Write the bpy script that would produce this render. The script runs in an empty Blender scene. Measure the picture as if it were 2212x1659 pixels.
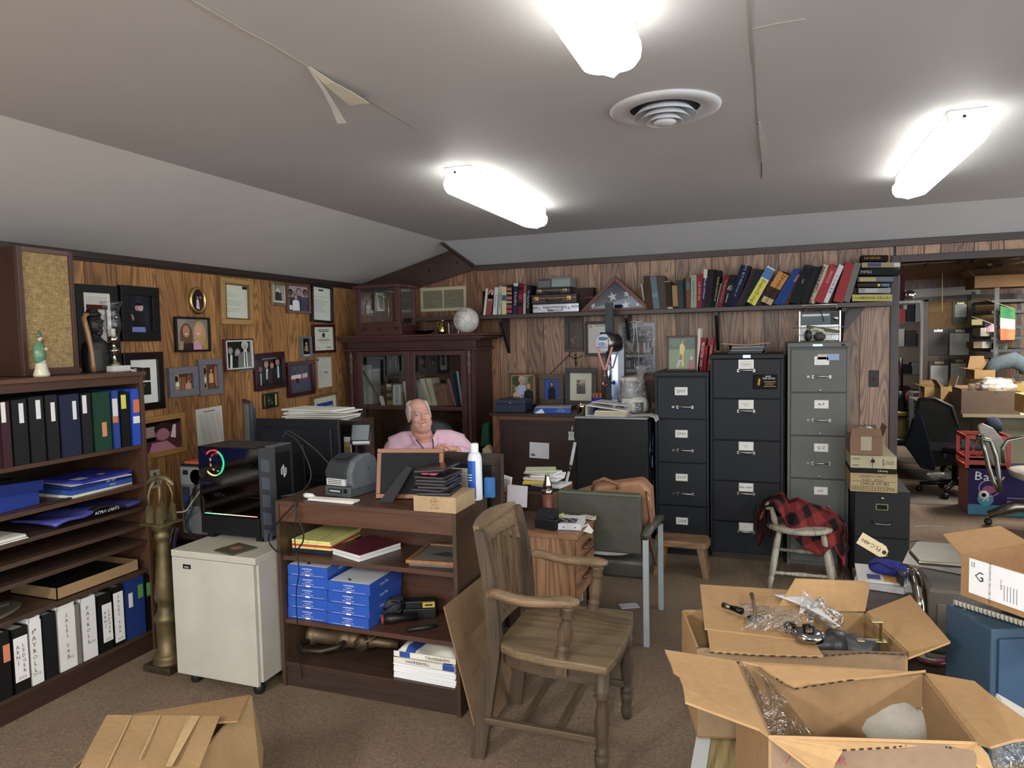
import bpy,bmesh,math,random
from mathutils import Vector,Matrix,noise
random.seed(7)
# ---------------------------------------------------------------- camera, world, exposure
YAW,PIT,ROL,FPX,EYE=3.53283413e-01,6.43927087e-02,-2.16127047e-02,1510.45,1.58
sc=bpy.context.scene
col=sc.collection
fw=Vector((-math.sin(YAW)*math.cos(PIT),math.cos(YAW)*math.cos(PIT),-math.sin(PIT)))
r0=Vector((math.cos(YAW),math.sin(YAW),0));u0=r0.cross(fw)
rt=r0*math.cos(ROL)+u0*math.sin(ROL);up=-r0*math.sin(ROL)+u0*math.cos(ROL)
CAM=Vector((0,0,EYE))
cam=bpy.data.cameras.new('camera');camo=bpy.data.objects.new('camera',cam);col.objects.link(camo)
camo.matrix_world=Matrix(((rt.x,up.x,-fw.x,0),(rt.y,up.y,-fw.y,0),(rt.z,up.z,-fw.z,EYE),(0,0,0,1)))
cam.sensor_width=36;cam.lens=FPX/2212*36;cam.clip_start=.02
sc.camera=camo
wd=bpy.data.worlds.new('daylight');sc.world=wd;wd.use_nodes=True
wd.node_tree.nodes['Background'].inputs[0].default_value=(.87,.94,1,1)
wd.node_tree.nodes['Background'].inputs[1].default_value=1.2
vs=sc.view_settings;vs.view_transform='Standard';vs.look='None';vs.gamma=1;vs.use_curve_mapping=False
vs.exposure=1.5
LAMP=2.7          # emission strength of the ceiling fixtures

def unseen_lamp(x,y,z,w,sx,sy):
    l=bpy.data.lights.new('unseen_lamp','AREA');l.shape='RECTANGLE';l.size=sx;l.size_y=sy;l.energy=w;l.color=(1,.97,.9)
    o=bpy.data.objects.new('unseen_lamp',l);col.objects.link(o);o.location=(x,y,z)
# unseen lamps added for evener light: behind the camera, and in the back room
for x,y in ((-1.9,-1.2),(.2,-1.6),(2.2,-.6)):unseen_lamp(x,y,2.3,46,.2,1.2)
for x,y,w in ((2.6,7.6,38),(3.6,9.0,26),(1.3,11.6,26)):unseen_lamp(x,y,2.2,w,.3,1.2)

# ---------------------------------------------------------------- helpers
def ray(x,y):return rt*((x-1106)/FPX)-up*((y-829.5)/FPX)+fw
def PY(x,y,Y):d=ray(x,y);return CAM+d*(Y/d.y)
def PX(x,y,X):d=ray(x,y);return CAM+d*(X/d.x)
def PZ(x,y,Z):d=ray(x,y);return CAM+d*((Z-EYE)/d.z)
def rY(x0,y0,x1,y1,Y):
    ym=(y0+y1)/2;xm=(x0+x1)/2
    return PY(x0,ym,Y).x,PY(x1,ym,Y).x,PY(xm,y1,Y).z,PY(xm,y0,Y).z
def rX(x0,y0,x1,y1,X):
    ym=(y0+y1)/2;xm=(x0+x1)/2
    return PX(x0,ym,X).y,PX(x1,ym,X).y,PX(xm,y1,X).z,PX(xm,y0,X).z
def lin(h):
    if not isinstance(h,str):return tuple(h)[:3]
    o=[]
    for i in (0,2,4):
        c=int(h[i:i+2],16)/255
        o.append(c/12.92 if c <= .04045 else ((c+.055)/1.055)**2.4)
    g_=.3*o[0]+.6*o[1]+.1*o[2]
    return tuple(g_+(x-g_)*.86 for x in o)
V=Vector
def rotz(a):return Matrix.Rotation(a,4,'Z')
def place(loc,a=0,ax='Z'):return Matrix.Translation(V(loc)) @ Matrix.Rotation(a,4,ax)
def frameM(o,xd,yd):
    xd=V(xd).normalized();zd=xd.cross(V(yd)).normalized();yd=zd.cross(xd)
    return Matrix(((xd.x,yd.x,zd.x,o[0]),(xd.y,yd.y,zd.y,o[1]),(xd.z,yd.z,zd.z,o[2]),(0,0,0,1)))
_txt={}
def text_geo(s):
    if s not in _txt:
        c=bpy.data.curves.new('t','FONT');c.body=s;c.align_x='CENTER';c.align_y='CENTER';c.size=1;c.resolution_u=1
        o=bpy.data.objects.new('t',c);me=o.to_mesh()
        _txt[s]=([v.co.copy() for v in me.vertices],[tuple(p.vertices) for p in me.polygons])
        o.to_mesh_clear();bpy.data.objects.remove(o);bpy.data.curves.remove(c)
    return _txt[s]
class MB:
    def __init__(s,M=None,grain='z'):
        s.v=[];s.f=[];s.c=[];s.g=[];s.M=M;s.grain=grain;s.sm=[];s.sd=random.random()*50
    def add(s,vs_,fs,c,smooth=False,fresh=False):
        n=len(s.v);sd=random.random()*50 if fresh else s.sd
        c=lin(c) if isinstance(c,str) else c
        for p in vs_:
            p=V(p)
            q=p if s.grain == 'z' else (V((p.y,p.z,p.x)) if s.grain == 'x' else V((p.x,p.z,p.y)))
            s.g.append((q.x+sd,q.y+sd*.37,q.z+sd*1.7))
            s.v.append(s.M @ p if s.M else p)
        for f in fs:s.f.append([i+n for i in f]);s.c.append(c);s.sm.append(smooth)
        return s
    def box(s,x0,y0,z0,x1,y1,z1,c='888888'):
        if x0 > x1:x0,x1=x1,x0
        if y0 > y1:y0,y1=y1,y0
        if z0 > z1:z0,z1=z1,z0
        return s.add([(x0,y0,z0),(x1,y0,z0),(x1,y1,z0),(x0,y1,z0),(x0,y0,z1),(x1,y0,z1),(x1,y1,z1),(x0,y1,z1)],
              [(0,3,2,1),(4,5,6,7),(0,1,5,4),(1,2,6,5),(2,3,7,6),(3,0,4,7)],c,False,True)
    def prism(s,pts,vec,c='888888'):
        n=len(pts);vec=V(vec);a=[V(p) for p in pts];b=[p+vec for p in a]
        nr=V((0,0,0))
        for i in range(n):nr+=a[i].cross(a[(i+1) % n])
        fl=nr.dot(vec) > 0
        F=[tuple(range(n-1,-1,-1)),tuple(range(n,2*n))]+[(i,(i+1) % n,(i+1) % n+n,i+n) for i in range(n)]
        if not fl:F=[tuple(reversed(f)) for f in F]
        return s.add(a+b,F,c)
    def quad(s,a,b,c_,d,c):return s.add([a,b,c_,d],[(0,1,2,3)],c)
    def tube(s,pts,r,c='888888',n=8,closed=False):
        pts=[V(p) for p in pts];m=len(pts);R=r if isinstance(r,(list,tuple)) else [r]*m
        vs_=[];prev=None
        for i,p in enumerate(pts):
            if closed:t=pts[(i+1) % m]-pts[i-1]
            else:t=pts[min(i+1,m-1)]-pts[max(i-1,0)]
            t.normalize()
            a=prev if prev else (V((0,0,1)) if abs(t.z) < .9 else V((1,0,0)))
            a=(a-t*a.dot(t)).normalized();prev=a;b=t.cross(a)
            for k in range(n):
                an=2*math.pi*(k+.5)/n;vs_.append(p+(a*math.cos(an)+b*math.sin(an))*R[i])
        F=[]
        for i in range(m if closed else m-1):
            j=(i+1) % m
            for k in range(n):F.append((i*n+k,i*n+(k+1) % n,j*n+(k+1) % n,j*n+k))
        if not closed:F.append(tuple(range(n-1,-1,-1)));F.append(tuple((m-1)*n+k for k in range(n)))
        return s.add(vs_,F,c,n > 5)
    def lathe(s,prof,o=(0,0,0),c='888888',n=20,ax='z',sc_=(1,1)):
        o=V(o);vs_=[]
        for r,h in prof:
            for k in range(n):
                a=2*math.pi*(k+.5)/n;x,y=r*math.cos(a)*sc_[0],r*math.sin(a)*sc_[1]
                vs_.append(o+(V((x,y,h)) if ax == 'z' else V((h,x,y)) if ax == 'x' else V((y,h,x))))
        m=len(prof);F=[]
        for i in range(m-1):
            for k in range(n):F.append((i*n+k,i*n+(k+1) % n,(i+1)*n+(k+1) % n,(i+1)*n+k))
        if prof[0][0] > 1e-5:F.append(tuple(range(n-1,-1,-1)))
        if prof[-1][0] > 1e-5:F.append(tuple((m-1)*n+k for k in range(n)))
        return s.add(vs_,F,c,True)
    def ball(s,o,r,c='888888',n=16,m=10,fn=None):
        if not isinstance(r,(tuple,list)):r=(r,r,r)
        vs_=[]
        for i in range(m+1):
            t=math.pi*i/m
            for k in range(n):
                a=2*math.pi*k/n;d=V((math.sin(t)*math.cos(a),math.sin(t)*math.sin(a),-math.cos(t)))
                f=fn(d) if fn else 1
                vs_.append(V(o)+V((d.x*r[0],d.y*r[1],d.z*r[2]))*f)
        F=[]
        for i in range(m):
            for k in range(n):F.append((i*n+k,i*n+(k+1) % n,(i+1)*n+(k+1) % n,(i+1)*n+k))
        return s.add(vs_,F,c,True)
    def sheet(s,fn,nu,nv,c,th=.0,smooth=True):
        vs_=[V(fn(i/nu,j/nv)) for j in range(nv+1) for i in range(nu+1)]
        F=[(j*(nu+1)+i,j*(nu+1)+i+1,(j+1)*(nu+1)+i+1,(j+1)*(nu+1)+i) for j in range(nv) for i in range(nu)]
        if callable(c):
            n=len(s.v);s.add(vs_,F,'000000',smooth);base=len(s.c)-len(F)
            for j in range(nv):
                for i in range(nu):s.c[base+j*nu+i]=lin(c((i+.5)/nu,(j+.5)/nv))
            return s
        return s.add(vs_,F,c,smooth)
    def text(s,t,o,xd,yd,h,c='111111',sx=1):
        vs_,fs=text_geo(t);Mx=frameM(o,xd,yd)
        return s.add([Mx @ V((v.x*h*1.4*sx,v.y*h*1.4,0)) for v in vs_],fs,c)
W={}
def O(name,mb,mt,parent=None,label=None,cat=None,group=None,kind=None,bevel=0,mods=(),col_=None):
    base=W[parent.name] if parent else None
    if base is None:
        xs=[v.x for v in mb.v];ys=[v.y for v in mb.v];zs=[v.z for v in mb.v]
        base=V(((min(xs)+max(xs))/2,(min(ys)+max(ys))/2,min(zs)))
        if kind == 'structure':base=V((0,0,0))
    me=bpy.data.meshes.new(name)
    me.from_pydata([v-base for v in mb.v],[],mb.f)
    ca=me.color_attributes.new('Col','FLOAT_COLOR','CORNER');ga=me.attributes.new('gc','FLOAT_VECTOR','POINT')
    arr=[]
    for p,c in zip(me.polygons,mb.c):arr.extend([c[0],c[1],c[2],1]*p.loop_total)
    ca.data.foreach_set('color',arr)
    ga.data.foreach_set('vector',[x for g in mb.g for x in g])
    me.polygons.foreach_set('use_smooth',mb.sm)
    mm=mt if not isinstance(mt,str) else MT[mt]
    if any(k == 'REMESH' for k,d in mods):mm=solid(mm,mb.c[0])
    me.materials.append(mm);me.update()
    o=bpy.data.objects.new(name,me);col.objects.link(o)
    if parent:o.parent=parent
    else:o.location=base
    W[o.name]=base
    if bevel:
        b=o.modifiers.new('bevel','BEVEL');b.width=bevel;b.segments=2;b.limit_method='ANGLE';b.angle_limit=.7
    for k,d in mods:
        m=o.modifiers.new(k.lower(),k)
        for a,b_ in d.items():setattr(m,a,b_)
    for a,b_ in (('label',label),('category',cat),('group',group),('kind',kind)):
        if b_:o[a]=b_
    return o
def T(name,label,cat,loc,group=None):
    o=bpy.data.objects.new(name,None);col.objects.link(o);o.location=loc;o.empty_display_size=.05
    o['label']=label;o['category']=cat
    if group:o['group']=group
    W[o.name]=V(loc);return o
SOL=lambda t,off=0:('SOLIDIFY',dict(thickness=t,offset=off))
SUB=lambda n:('SUBSURF',dict(levels=n,render_levels=n))
RM=lambda v:('REMESH',dict(mode='VOXEL',voxel_size=v,use_smooth_shade=True))
SMO=lambda n,f=.5:('SMOOTH',dict(iterations=n,factor=f))

def solid(m,c):
    # same procedural material for surfaces merged into one skin: plain colour input, object coordinates
    m=m.copy();nt=m.node_tree;a=[n for n in nt.nodes if n.type == 'ATTRIBUTE']
    for n in a:
        if n.attribute_name == 'Col':r=nt.nodes.new('ShaderNodeRGB');r.outputs[0].default_value=(*c,1);src=r.outputs[0];outs=n.outputs['Color']
        else:r=nt.nodes.new('ShaderNodeTexCoord');src=r.outputs['Object'];outs=n.outputs['Vector']
        for l in list(outs.links):nt.links.new(src,l.to_socket)
    return m
# ---------------------------------------------------------------- materials (all read the face colour, all procedural)
MT={}
def newmat(name,rough=.5,metal=0,spec=.5):
    m=bpy.data.materials.new(name);m.use_nodes=True;nt=m.node_tree;b=nt.nodes['Principled BSDF']
    b.inputs['Roughness'].default_value=rough;b.inputs['Metallic'].default_value=metal;b.inputs['Specular IOR Level'].default_value=spec
    a=nt.nodes.new('ShaderNodeAttribute');a.attribute_name='Col';g=nt.nodes.new('ShaderNodeAttribute');g.attribute_name='gc'
    MT[name]=m;return nt,b,a.outputs['Color'],g.outputs['Vector']
def nd(nt,t,**k):
    n=nt.nodes.new('ShaderNode'+t)
    for a,b in k.items():setattr(n,a,b)
    return n
def vscale(nt,v,s):
    n=nd(nt,'VectorMath',operation='MULTIPLY');nt.links.new(v,n.inputs[0]);n.inputs[1].default_value=s;return n.outputs[0]
def tex(nt,v,scale,detail=3,rough=.55,dist=0):
    n=nd(nt,'TexNoise');nt.links.new(v,n.inputs['Vector']);n.inputs['Scale'].default_value=scale;n.inputs['Detail'].default_value=detail
    n.inputs['Roughness'].default_value=rough;n.inputs['Distortion'].default_value=dist;return n.outputs['Fac']
def rng(nt,f,a,b,c,d):
    n=nd(nt,'MapRange');nt.links.new(f,n.inputs[0])
    for i,x in enumerate((a,b,c,d)):n.inputs[i+1].default_value=x
    return n.outputs[0]
def vmul(nt,colr,f):
    n=nd(nt,'VectorMath',operation='SCALE');nt.links.new(colr,n.inputs[0]);nt.links.new(f,n.inputs['Scale']);return n.outputs[0]
def mth(nt,op,a,b=None):
    n=nd(nt,'Math',operation=op)
    for i,x in enumerate((a,b)):
        if x is None:continue
        if isinstance(x,(int,float)):n.inputs[i].default_value=x
        else:nt.links.new(x,n.inputs[i])
    return n.outputs[0]
def bump(nt,b,f,st,dist=.002):
    n=nd(nt,'Bump');n.inputs['Strength'].default_value=st;n.inputs['Distance'].default_value=dist
    nt.links.new(f,n.inputs['Height']);nt.links.new(n.outputs[0],b.inputs['Normal'])
def plain(name,rough,metal=0,amt=.06,scale=9,bs=0,spec=.5):
    nt,b,c,g=newmat(name,rough,metal,spec)
    f=tex(nt,g,scale);nt.links.new(vmul(nt,c,rng(nt,f,.3,.7,1-amt,1+amt)),b.inputs['Base Color'])
    if bs:bump(nt,b,tex(nt,g,scale*14),bs)
    return nt,b,c,g
plain('paper',.8,0,.03,12,.1,.2)
plain('matte',.7,0,.06,9,.05,.3)
plain('plastic',.42,0,.05,9,0,.35)
plain('gloss',.15,0,.04,6)
plain('metal',.32,1,.1,14)
plain('chrome',.1,1,.03,6)
plain('enamel',.48,0,.08,5,.06,.28)
plain('cloth',.9,0,.1,30,.6,.15)
plain('leather',.45,0,.16,14,.35)
plain('skin',.5,0,.09,16,.12,.4)
plain('brass',.52,.7,.3,16,.3)
plain('paint',.6,0,.035,1.3,.05,.3)
def woodmat(name,amt,freq,rough,fine=.12,sc3=(3,3,.35),gain=1):
    nt,b,c,g=newmat(name,rough)
    v=vscale(nt,g,sc3);n=tex(nt,v,1.6,2,.45,.4)
    s=mth(nt,'SINE',mth(nt,'MULTIPLY',n,freq));s=rng(nt,s,-1,1,0,1)
    s=mth(nt,'POWER',s,.6)
    fi=tex(nt,vscale(nt,g,(1,1,.03)),260,2)
    k=mth(nt,'ADD',rng(nt,s,0,1,1-amt,1+amt*.4),rng(nt,fi,.3,.7,-fine,fine))
    k=mth(nt,'MULTIPLY',k,rng(nt,tex(nt,g,1.1,2),.3,.7,.88*gain,1.12*gain))
    nt.links.new(vmul(nt,c,k),b.inputs['Base Color']);bump(nt,b,fi,.15)
woodmat('wood',.16,60,.42,gain=.78)
woodmat('oak',.42,95,.45,.16,gain=.85)
woodmat('panel',.45,120,.42,.2,(3.2,3.2,.42))
woodmat('worn',.3,60,.55,.3,gain=.85)
# cardboard: fine fibres and faint flute lines
nt,b,c,g=newmat('card',.75,0,.2)
f=tex(nt,g,60,4);f2=tex(nt,g,4,3);f3=tex(nt,vscale(nt,g,(1,1,.06)),120,2)
k=mth(nt,'MULTIPLY',rng(nt,f,.3,.7,.93,1.07),rng(nt,f2,.3,.7,.70,.84));nt.links.new(vmul(nt,c,k),b.inputs['Base Color']);bump(nt,b,f3,.25)
# carpet
nt,b,c,g=newmat('carpet',.95,0,.1)
v=tex(nt,g,420,2,.7);v2=tex(nt,g,90,3,.7,1.5);v3=tex(nt,g,1.4,4)
k=mth(nt,'MULTIPLY',mth(nt,'MULTIPLY',rng(nt,v,.3,.7,.6,1.4),rng(nt,v2,.3,.7,.62,1.38)),rng(nt,v3,.3,.7,.86,1.14))
nt.links.new(vmul(nt,c,k),b.inputs['Base Color']);bump(nt,b,v2,.8,.006)
# woven burlap
nt,b,c,g=newmat('burlap',.9,0,.1)
v=tex(nt,vscale(nt,g,(1,.12,1)),300,2,.7);v2=tex(nt,vscale(nt,g,(1,1,.12)),330,2,.7);v3=tex(nt,g,35,3)
k=mth(nt,'MULTIPLY',mth(nt,'ADD',rng(nt,v,.3,.7,.2,.75),rng(nt,v2,.3,.7,.2,.75)),rng(nt,v3,.3,.7,.8,1.2))
nt.links.new(vmul(nt,c,k),b.inputs['Base Color']);bump(nt,b,k,.5)
# chip board
nt,b,c,g=newmat('chipboard',.7,0,.2)
vo=nd(nt,'TexVoronoi');nt.links.new(g,vo.inputs['Vector']);vo.inputs['Scale'].default_value=110
k=rng(nt,vo.outputs['Color'],0,1,.65,1.35);nt.links.new(vmul(nt,c,k),b.inputs['Base Color'])
# striped shirt, plaid blanket: bands woven in the fabric
def bands(name,spec,rough=.85):
    nt,b,c,g=newmat(name,rough,0,.15);tc=nd(nt,'TexCoord');sx=nd(nt,'SeparateXYZ');nt.links.new(tc.outputs['Object'],sx.inputs[0])
    return nt,b,c,g,sx
nt,b,c,g,sx=bands('shirt',0)
s=mth(nt,'SINE',mth(nt,'MULTIPLY',mth(nt,'ADD',sx.outputs[0],mth(nt,'MULTIPLY',tex(nt,g,3),.01)),900))
mx=nd(nt,'Mix',data_type='RGBA');nt.links.new(rng(nt,s,-.3,.3,0,1),mx.inputs[0]);mx.inputs[6].default_value=(*lin('efd0de'),1);nt.links.new(c,mx.inputs[7])
nt.links.new(mx.outputs[2],b.inputs['Base Color']);bump(nt,b,tex(nt,g,14,3,.5,1),.5,.02)
nt,b,c,g,sx=bands('plaid',0)
a1=rng(nt,mth(nt,'SINE',mth(nt,'MULTIPLY',mth(nt,'ADD',sx.outputs[0],sx.outputs[1]),42)),-.2,.2,0,1)
a2=rng(nt,mth(nt,'SINE',mth(nt,'MULTIPLY',mth(nt,'SUBTRACT',sx.outputs[2],mth(nt,'MULTIPLY',sx.outputs[0],.5)),42)),-.2,.2,0,1)
mx=nd(nt,'Mix',data_type='RGBA');nt.links.new(mth(nt,'MULTIPLY',mth(nt,'ADD',a1,a2),.5),mx.inputs[0])
mx.inputs[6].default_value=(*lin('1a1212'),1);nt.links.new(c,mx.inputs[7])
nt.links.new(vmul(nt,mx.outputs[2],rng(nt,tex(nt,g,60),.3,.7,.8,1.2)),b.inputs['Base Color']);bump(nt,b,tex(nt,g,200),.6)
# glowing things: lamp diffusers, RGB fan ring, strip
nt,b,c,g=newmat('lamp',.4)
nt.links.new(c,b.inputs['Base Color']);nt.links.new(c,b.inputs['Emission Color']);b.inputs['Emission Strength'].default_value=LAMP
nt,b,c,g=newmat('glow',.4)
nt.links.new(c,b.inputs['Base Color']);nt.links.new(c,b.inputs['Emission Color']);b.inputs['Emission Strength'].default_value=1.6
# glass and thin film
def clear(name,alpha,rough,tint=(1,1,1)):
    m=bpy.data.materials.new(name);m.use_nodes=True;nt=m.node_tree;nt.nodes.clear();o=nd(nt,'OutputMaterial')
    tr=nd(nt,'BsdfTransparent');tr.inputs[0].default_value=(*tint,1);gl=nd(nt,'BsdfGlossy');gl.inputs['Roughness'].default_value=rough
    lw=nd(nt,'LayerWeight');lw.inputs[0].default_value=.35
    f=mth(nt,'ADD',mth(nt,'MULTIPLY',lw.outputs['Facing'],.5),alpha)
    mx=nd(nt,'MixShader');nt.links.new(f,mx.inputs[0]);nt.links.new(tr.outputs[0],mx.inputs[1]);nt.links.new(gl.outputs[0],mx.inputs[2]);nt.links.new(mx.outputs[0],o.inputs[0])
    MT[name]=m;return nt,gl
clear('glass',.035,.03,(.93,.95,.95));clear('smoked',.03,.08,(.5,.5,.52))
nt,gl=clear('film',.19,.18,(.96,.96,.96))
tc=nd(nt,'TexCoord');bp=nd(nt,'Bump');bp.inputs['Strength'].default_value=.9;bp.inputs['Distance'].default_value=.02
nt.links.new(tex(nt,tc.outputs['Object'],28,3,.6,2),bp.inputs['Height']);nt.links.new(bp.outputs[0],gl.inputs['Normal'])
# ================================================================ ROOM
XL,YB,ZC,XF,Y1=-3.63,5.75,2.41,-2.556,5.37
DK='3b2a22'
mb=MB().box(-3.75,-3.2,-.06,5.2,13.2,0,'806c58');O('floor',mb,'carpet',kind='structure')
# carpet strips of other colour in the back room
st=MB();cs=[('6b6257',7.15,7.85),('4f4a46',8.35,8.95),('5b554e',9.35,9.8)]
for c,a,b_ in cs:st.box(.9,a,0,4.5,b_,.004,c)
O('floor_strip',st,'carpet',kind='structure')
se=MB();sp=[PZ(1965,1170,.003),PZ(1985,1168,.003),PZ(2000,1205,.003),PZ(2005,1250,.003)]
se.tube(sp,.0035,'2c241d',4)
se.tube([PZ(1975,1137,.004),PZ(1998,1136,.004),PZ(2035,1138,.004)],.004,'a49a86',4)
O('floor_seam',se,'matte',kind='structure')
# ceiling: flat field, left slope, back slope
CG='c6c7c9'
mb=MB();mb.prism([(XF,-3.2,ZC),(5.2,-3.2,ZC),(5.2,Y1,ZC),(XF,Y1,ZC)],(0,0,.05),CG)
mb.prism([(XF,-3.2,ZC),(XF,Y1+.4,ZC),(XL,Y1+.4,2.12),(XL,-3.2,2.12)],(-.01,0,.05),'dcdad6')  # left slope in a lighter tone, its brighter light put into the colour
ceil=O('ceiling',mb,'paint',kind='structure')
mb=MB();mb.prism([(XF-.02,Y1,ZC),(5.2,Y1,ZC),(5.2,YB-.01,2.235),(-2.43,YB-.01,2.235)],(0,.012,.03),'c4c4c6')
O('ceiling_slope',mb,'paint',kind='structure')
# loose seam tape, crack and bulges in the ceiling skin
tp=MB()
def zp(x,y,dz=0):p=PZ(x,y,ZC);return V((p.x,p.y,ZC-dz))
def strip(px,wl,dzs,c):
    a=[];b_=[]
    for i,(x,y) in enumerate(px):
        p=zp(x,y,dzs[i] if isinstance(dzs,list) else dzs);w=wl[i] if isinstance(wl,list) else wl
        q=zp(*px[min(i+1,len(px)-1)]) if i < len(px)-1 else p*2-zp(*px[i-1]);t=V((q.x-p.x,q.y-p.y,0)).normalized();n=V((-t.y,t.x,0))
        a.append(p+n*w);b_.append(p-n*w)
    for i in range(len(a)-1):tp.prism([a[i],a[i+1],b_[i+1],b_[i]],(0,0,.0015),c)
strip([(395,-12),(460,25),(520,60),(590,97),(665,142)],[.004,.005,.004,.004,.004],.003,'c4c0b8')
strip([(665,142),(700,175),(722,203),(737,222)],[.003,.006,.01,.016],[.002,.03,.05,.07],'cfcdc6')
strip([(668,144),(710,166),(745,186),(776,206)],[.004,.018,.030,.036],[.002,.02,.025,.03],'dcd9c2')
strip([(776,206),(793,214)],[.03,.01],[.012,.004],'bdb9a8')
strip([(793,214),(840,243),(908,282)],[.003,.003,.001],.002,'a8a49c')
strip([(1618,-10),(1622,60),(1626,110),(1630,150),(1634,220),(1637,270)],[.003,.003,.005,.002,.001,.004],.002,'aaa69e')
strip([(1640,262),(1647,300),(1652,335),(1647,352)],[.003,.012,.014,.002],[.003,.006,.007,.003],'cfccc4')
strip([(1645,352),(1646,384)],[.002,.001],.002,'55514c')
strip([(1624,62),(1680,50),(1740,40)],[.002,.002,.0005],.002,'b5b1a8')
O('ceiling_tape',tp,'matte',kind='structure')
# paneled walls: real planks with dark grooves
BACKPX=[919,969,1008.5,1030,1076.5,1112,1136,1172,1227,1271,1297,1349,1376,1403.6,1459.4,1487.5,1538.6,1605.5,1651,1682,1729.5,1777,1810,1859.5,1934.5,1996,2030.6,2104,2139.6,2167]
gx=[PY(x,590,YB).x for x in BACKPX]
gx=[XL,XL+.2,XL+.38,XL+.54]+gx+[1.78,2.0,2.3,2.6,3.0,3.3,3.7,4.1,4.5,5.0]
DX0,DZ=.86,2.07
mb=MB();mb.box(XL-.1,YB+.012,0,DX0,YB+.1,2.5,'1a100c');mb.box(DX0,YB+.012,DZ,5.2,YB+.1,2.5,'1a100c')
pc=['9a7458','a57d5f','876650','9f7961']
for i in range(len(gx)-1):
    a,b_=gx[i]+.002,gx[i+1]-.002
    c=pc[i % 4] if gx[i] > -2.3 else ['84573a','946440'][i % 2]
    if b_ < DX0 or a < DX0:mb.box(a,YB,.09,min(b_,DX0-.02),YB+.02,DZ if b_ > DX0 else 2.4,c)
    if b_ > DX0:mb.box(max(a,DX0-.06) if a > DX0-.3 else a,YB,DZ+.001,b_,YB+.02,2.4,c)
O('wall_back',mb,'panel',kind='structure')
LPX=[182.3,251.8,284.6,336.7,399.4,437.5,462,497,519.5,563,582.4,616,655,684,720,746,762]
gy=[-3.2,-2.4,-1.8,-1.2,-.6,0,.4,.7,1.0,1.3,1.5,1.75,2.0,2.2]+[g_ for g_ in [PX(x,600,XL).y for x in LPX] if g_ > 2.3]+[YB]
mb=MB();mb.box(XL-.1,-3.2,0,XL-.012,YB+.1,2.2,'1a0f08')
for i in range(len(gy)-1):mb.box(XL-.02,gy[i]+.002,0,XL,gy[i+1]-.002,2.12,['ab7338','b47c3c','9e6a33'][i % 3])
O('wall_left',mb,'panel',kind='structure')
# trims
mb=MB(grain='y');mb.box(XL,-3.2,2.085,XL+.02,YB,2.125,DK);mb.box(XL,-3.2,2.07,XL+.012,YB,2.09,DK);O('trim_1',mb,'wood',kind='structure',bevel=.004)
mb=MB(grain='x');mb.box(-2.43,YB-.02,2.185,5.2,YB,2.235,'4a3a33');O('trim_2',mb,'wood',kind='structure',bevel=.003)
a,b_=V((-2.50,Y1+.01,2.408)),V((-2.36,YB-.01,2.2))
mb=MB(grain='x');A=V((XF-.012,Y1-.004,ZC-.004));B=V((-2.435,YB-.02,2.232));n_=V((.0,0,-.016));w_=V((-.022,-.012,0))
mb.prism([A,B,B+w_,A+w_],(0,0,-.02),'40322c');O('trim_3',mb,'wood',kind='structure')
sl=(ZC-2.12)/(XF-XL)
def gz(x):return 2.12+(x-XL)*sl
mb=MB(grain='x');mb.prism([(XL+.01,YB-.03,2.115),(-2.55,YB-.03,gz(-2.55)-.004),(-2.44,YB-.03,2.24),(-2.40,YB-.03,2.2),(-2.47,YB-.03,2.19),(XL+.5,YB-.03,2.115-.08),(XL+.01,YB-.03,1.96)],(0,.03,0),'4a3226')
for x,y in ((928,584),(988,567)):
    p=PY(x,y,YB-.03);mb.lathe([(0,-.0012),(.012,-.001),(.014,.0)],p,'2b1c15',12,'y')
O('trim_4',mb,'wood',kind='structure')
# opening to the back room
mb=MB();mb.box(DX0-.035,YB-.02,0,DX0+.02,YB+.12,DZ+.05,'3d302b');O('door_frame_1',mb,'wood',kind='structure',bevel=.003)
mb=MB(grain='x');mb.box(DX0+.02,YB-.02,DZ,5.2,YB+.12,DZ+.05,'453630');O('door_frame_2',mb,'wood',kind='structure',bevel=.003)
mb=MB(grain='x');mb.box(-2.0,YB-.015,0,DX0-.035,YB,.1,'5a4234');O('baseboard_back',mb,'wood',kind='structure')
mb=MB(grain='y');mb.box(XL,2.7,0,XL+.015,YB,.09,'3a281e');O('baseboard_left',mb,'wood',kind='structure')
# back room shell
Y2=9.9
mb=MB()
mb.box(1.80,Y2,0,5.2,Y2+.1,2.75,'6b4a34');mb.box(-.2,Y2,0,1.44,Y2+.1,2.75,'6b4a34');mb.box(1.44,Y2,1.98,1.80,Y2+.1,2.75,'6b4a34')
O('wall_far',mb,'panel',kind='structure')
mb=MB();mb.box(1.46,Y2-.02,2.20,5.0,Y2-.005,2.6,'6e4a30');mb.box(1.84,Y2-.02,1.48,2.78,Y2-.005,1.93,'8f6e40')
O('wall_far_board',mb,'chipboard',kind='structure')
mb=MB(grain='x');mb.box(1.3,Y2-.04,1.93,3.1,Y2,1.99,'4c3427');mb.box(1.84,Y2-.03,1.45,2.78,Y2,1.48,'3a281e');O('trim_5',mb,'wood',kind='structure')
mb=MB();mb.box(1.78,Y2-.04,0,1.835,Y2+.1,1.95,'5a4536');O('door_frame_3',mb,'wood',kind='structure')
mb=MB();mb.box(1.755,Y2-.05,.6,1.778,Y2+.02,1.94,'9a9a98');O('door_frame_4',mb,'enamel',kind='structure')
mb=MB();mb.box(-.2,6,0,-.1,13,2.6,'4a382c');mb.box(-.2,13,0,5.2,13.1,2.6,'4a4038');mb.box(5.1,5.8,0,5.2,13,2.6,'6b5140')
O('wall_storage',mb,'matte',kind='structure')
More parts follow.
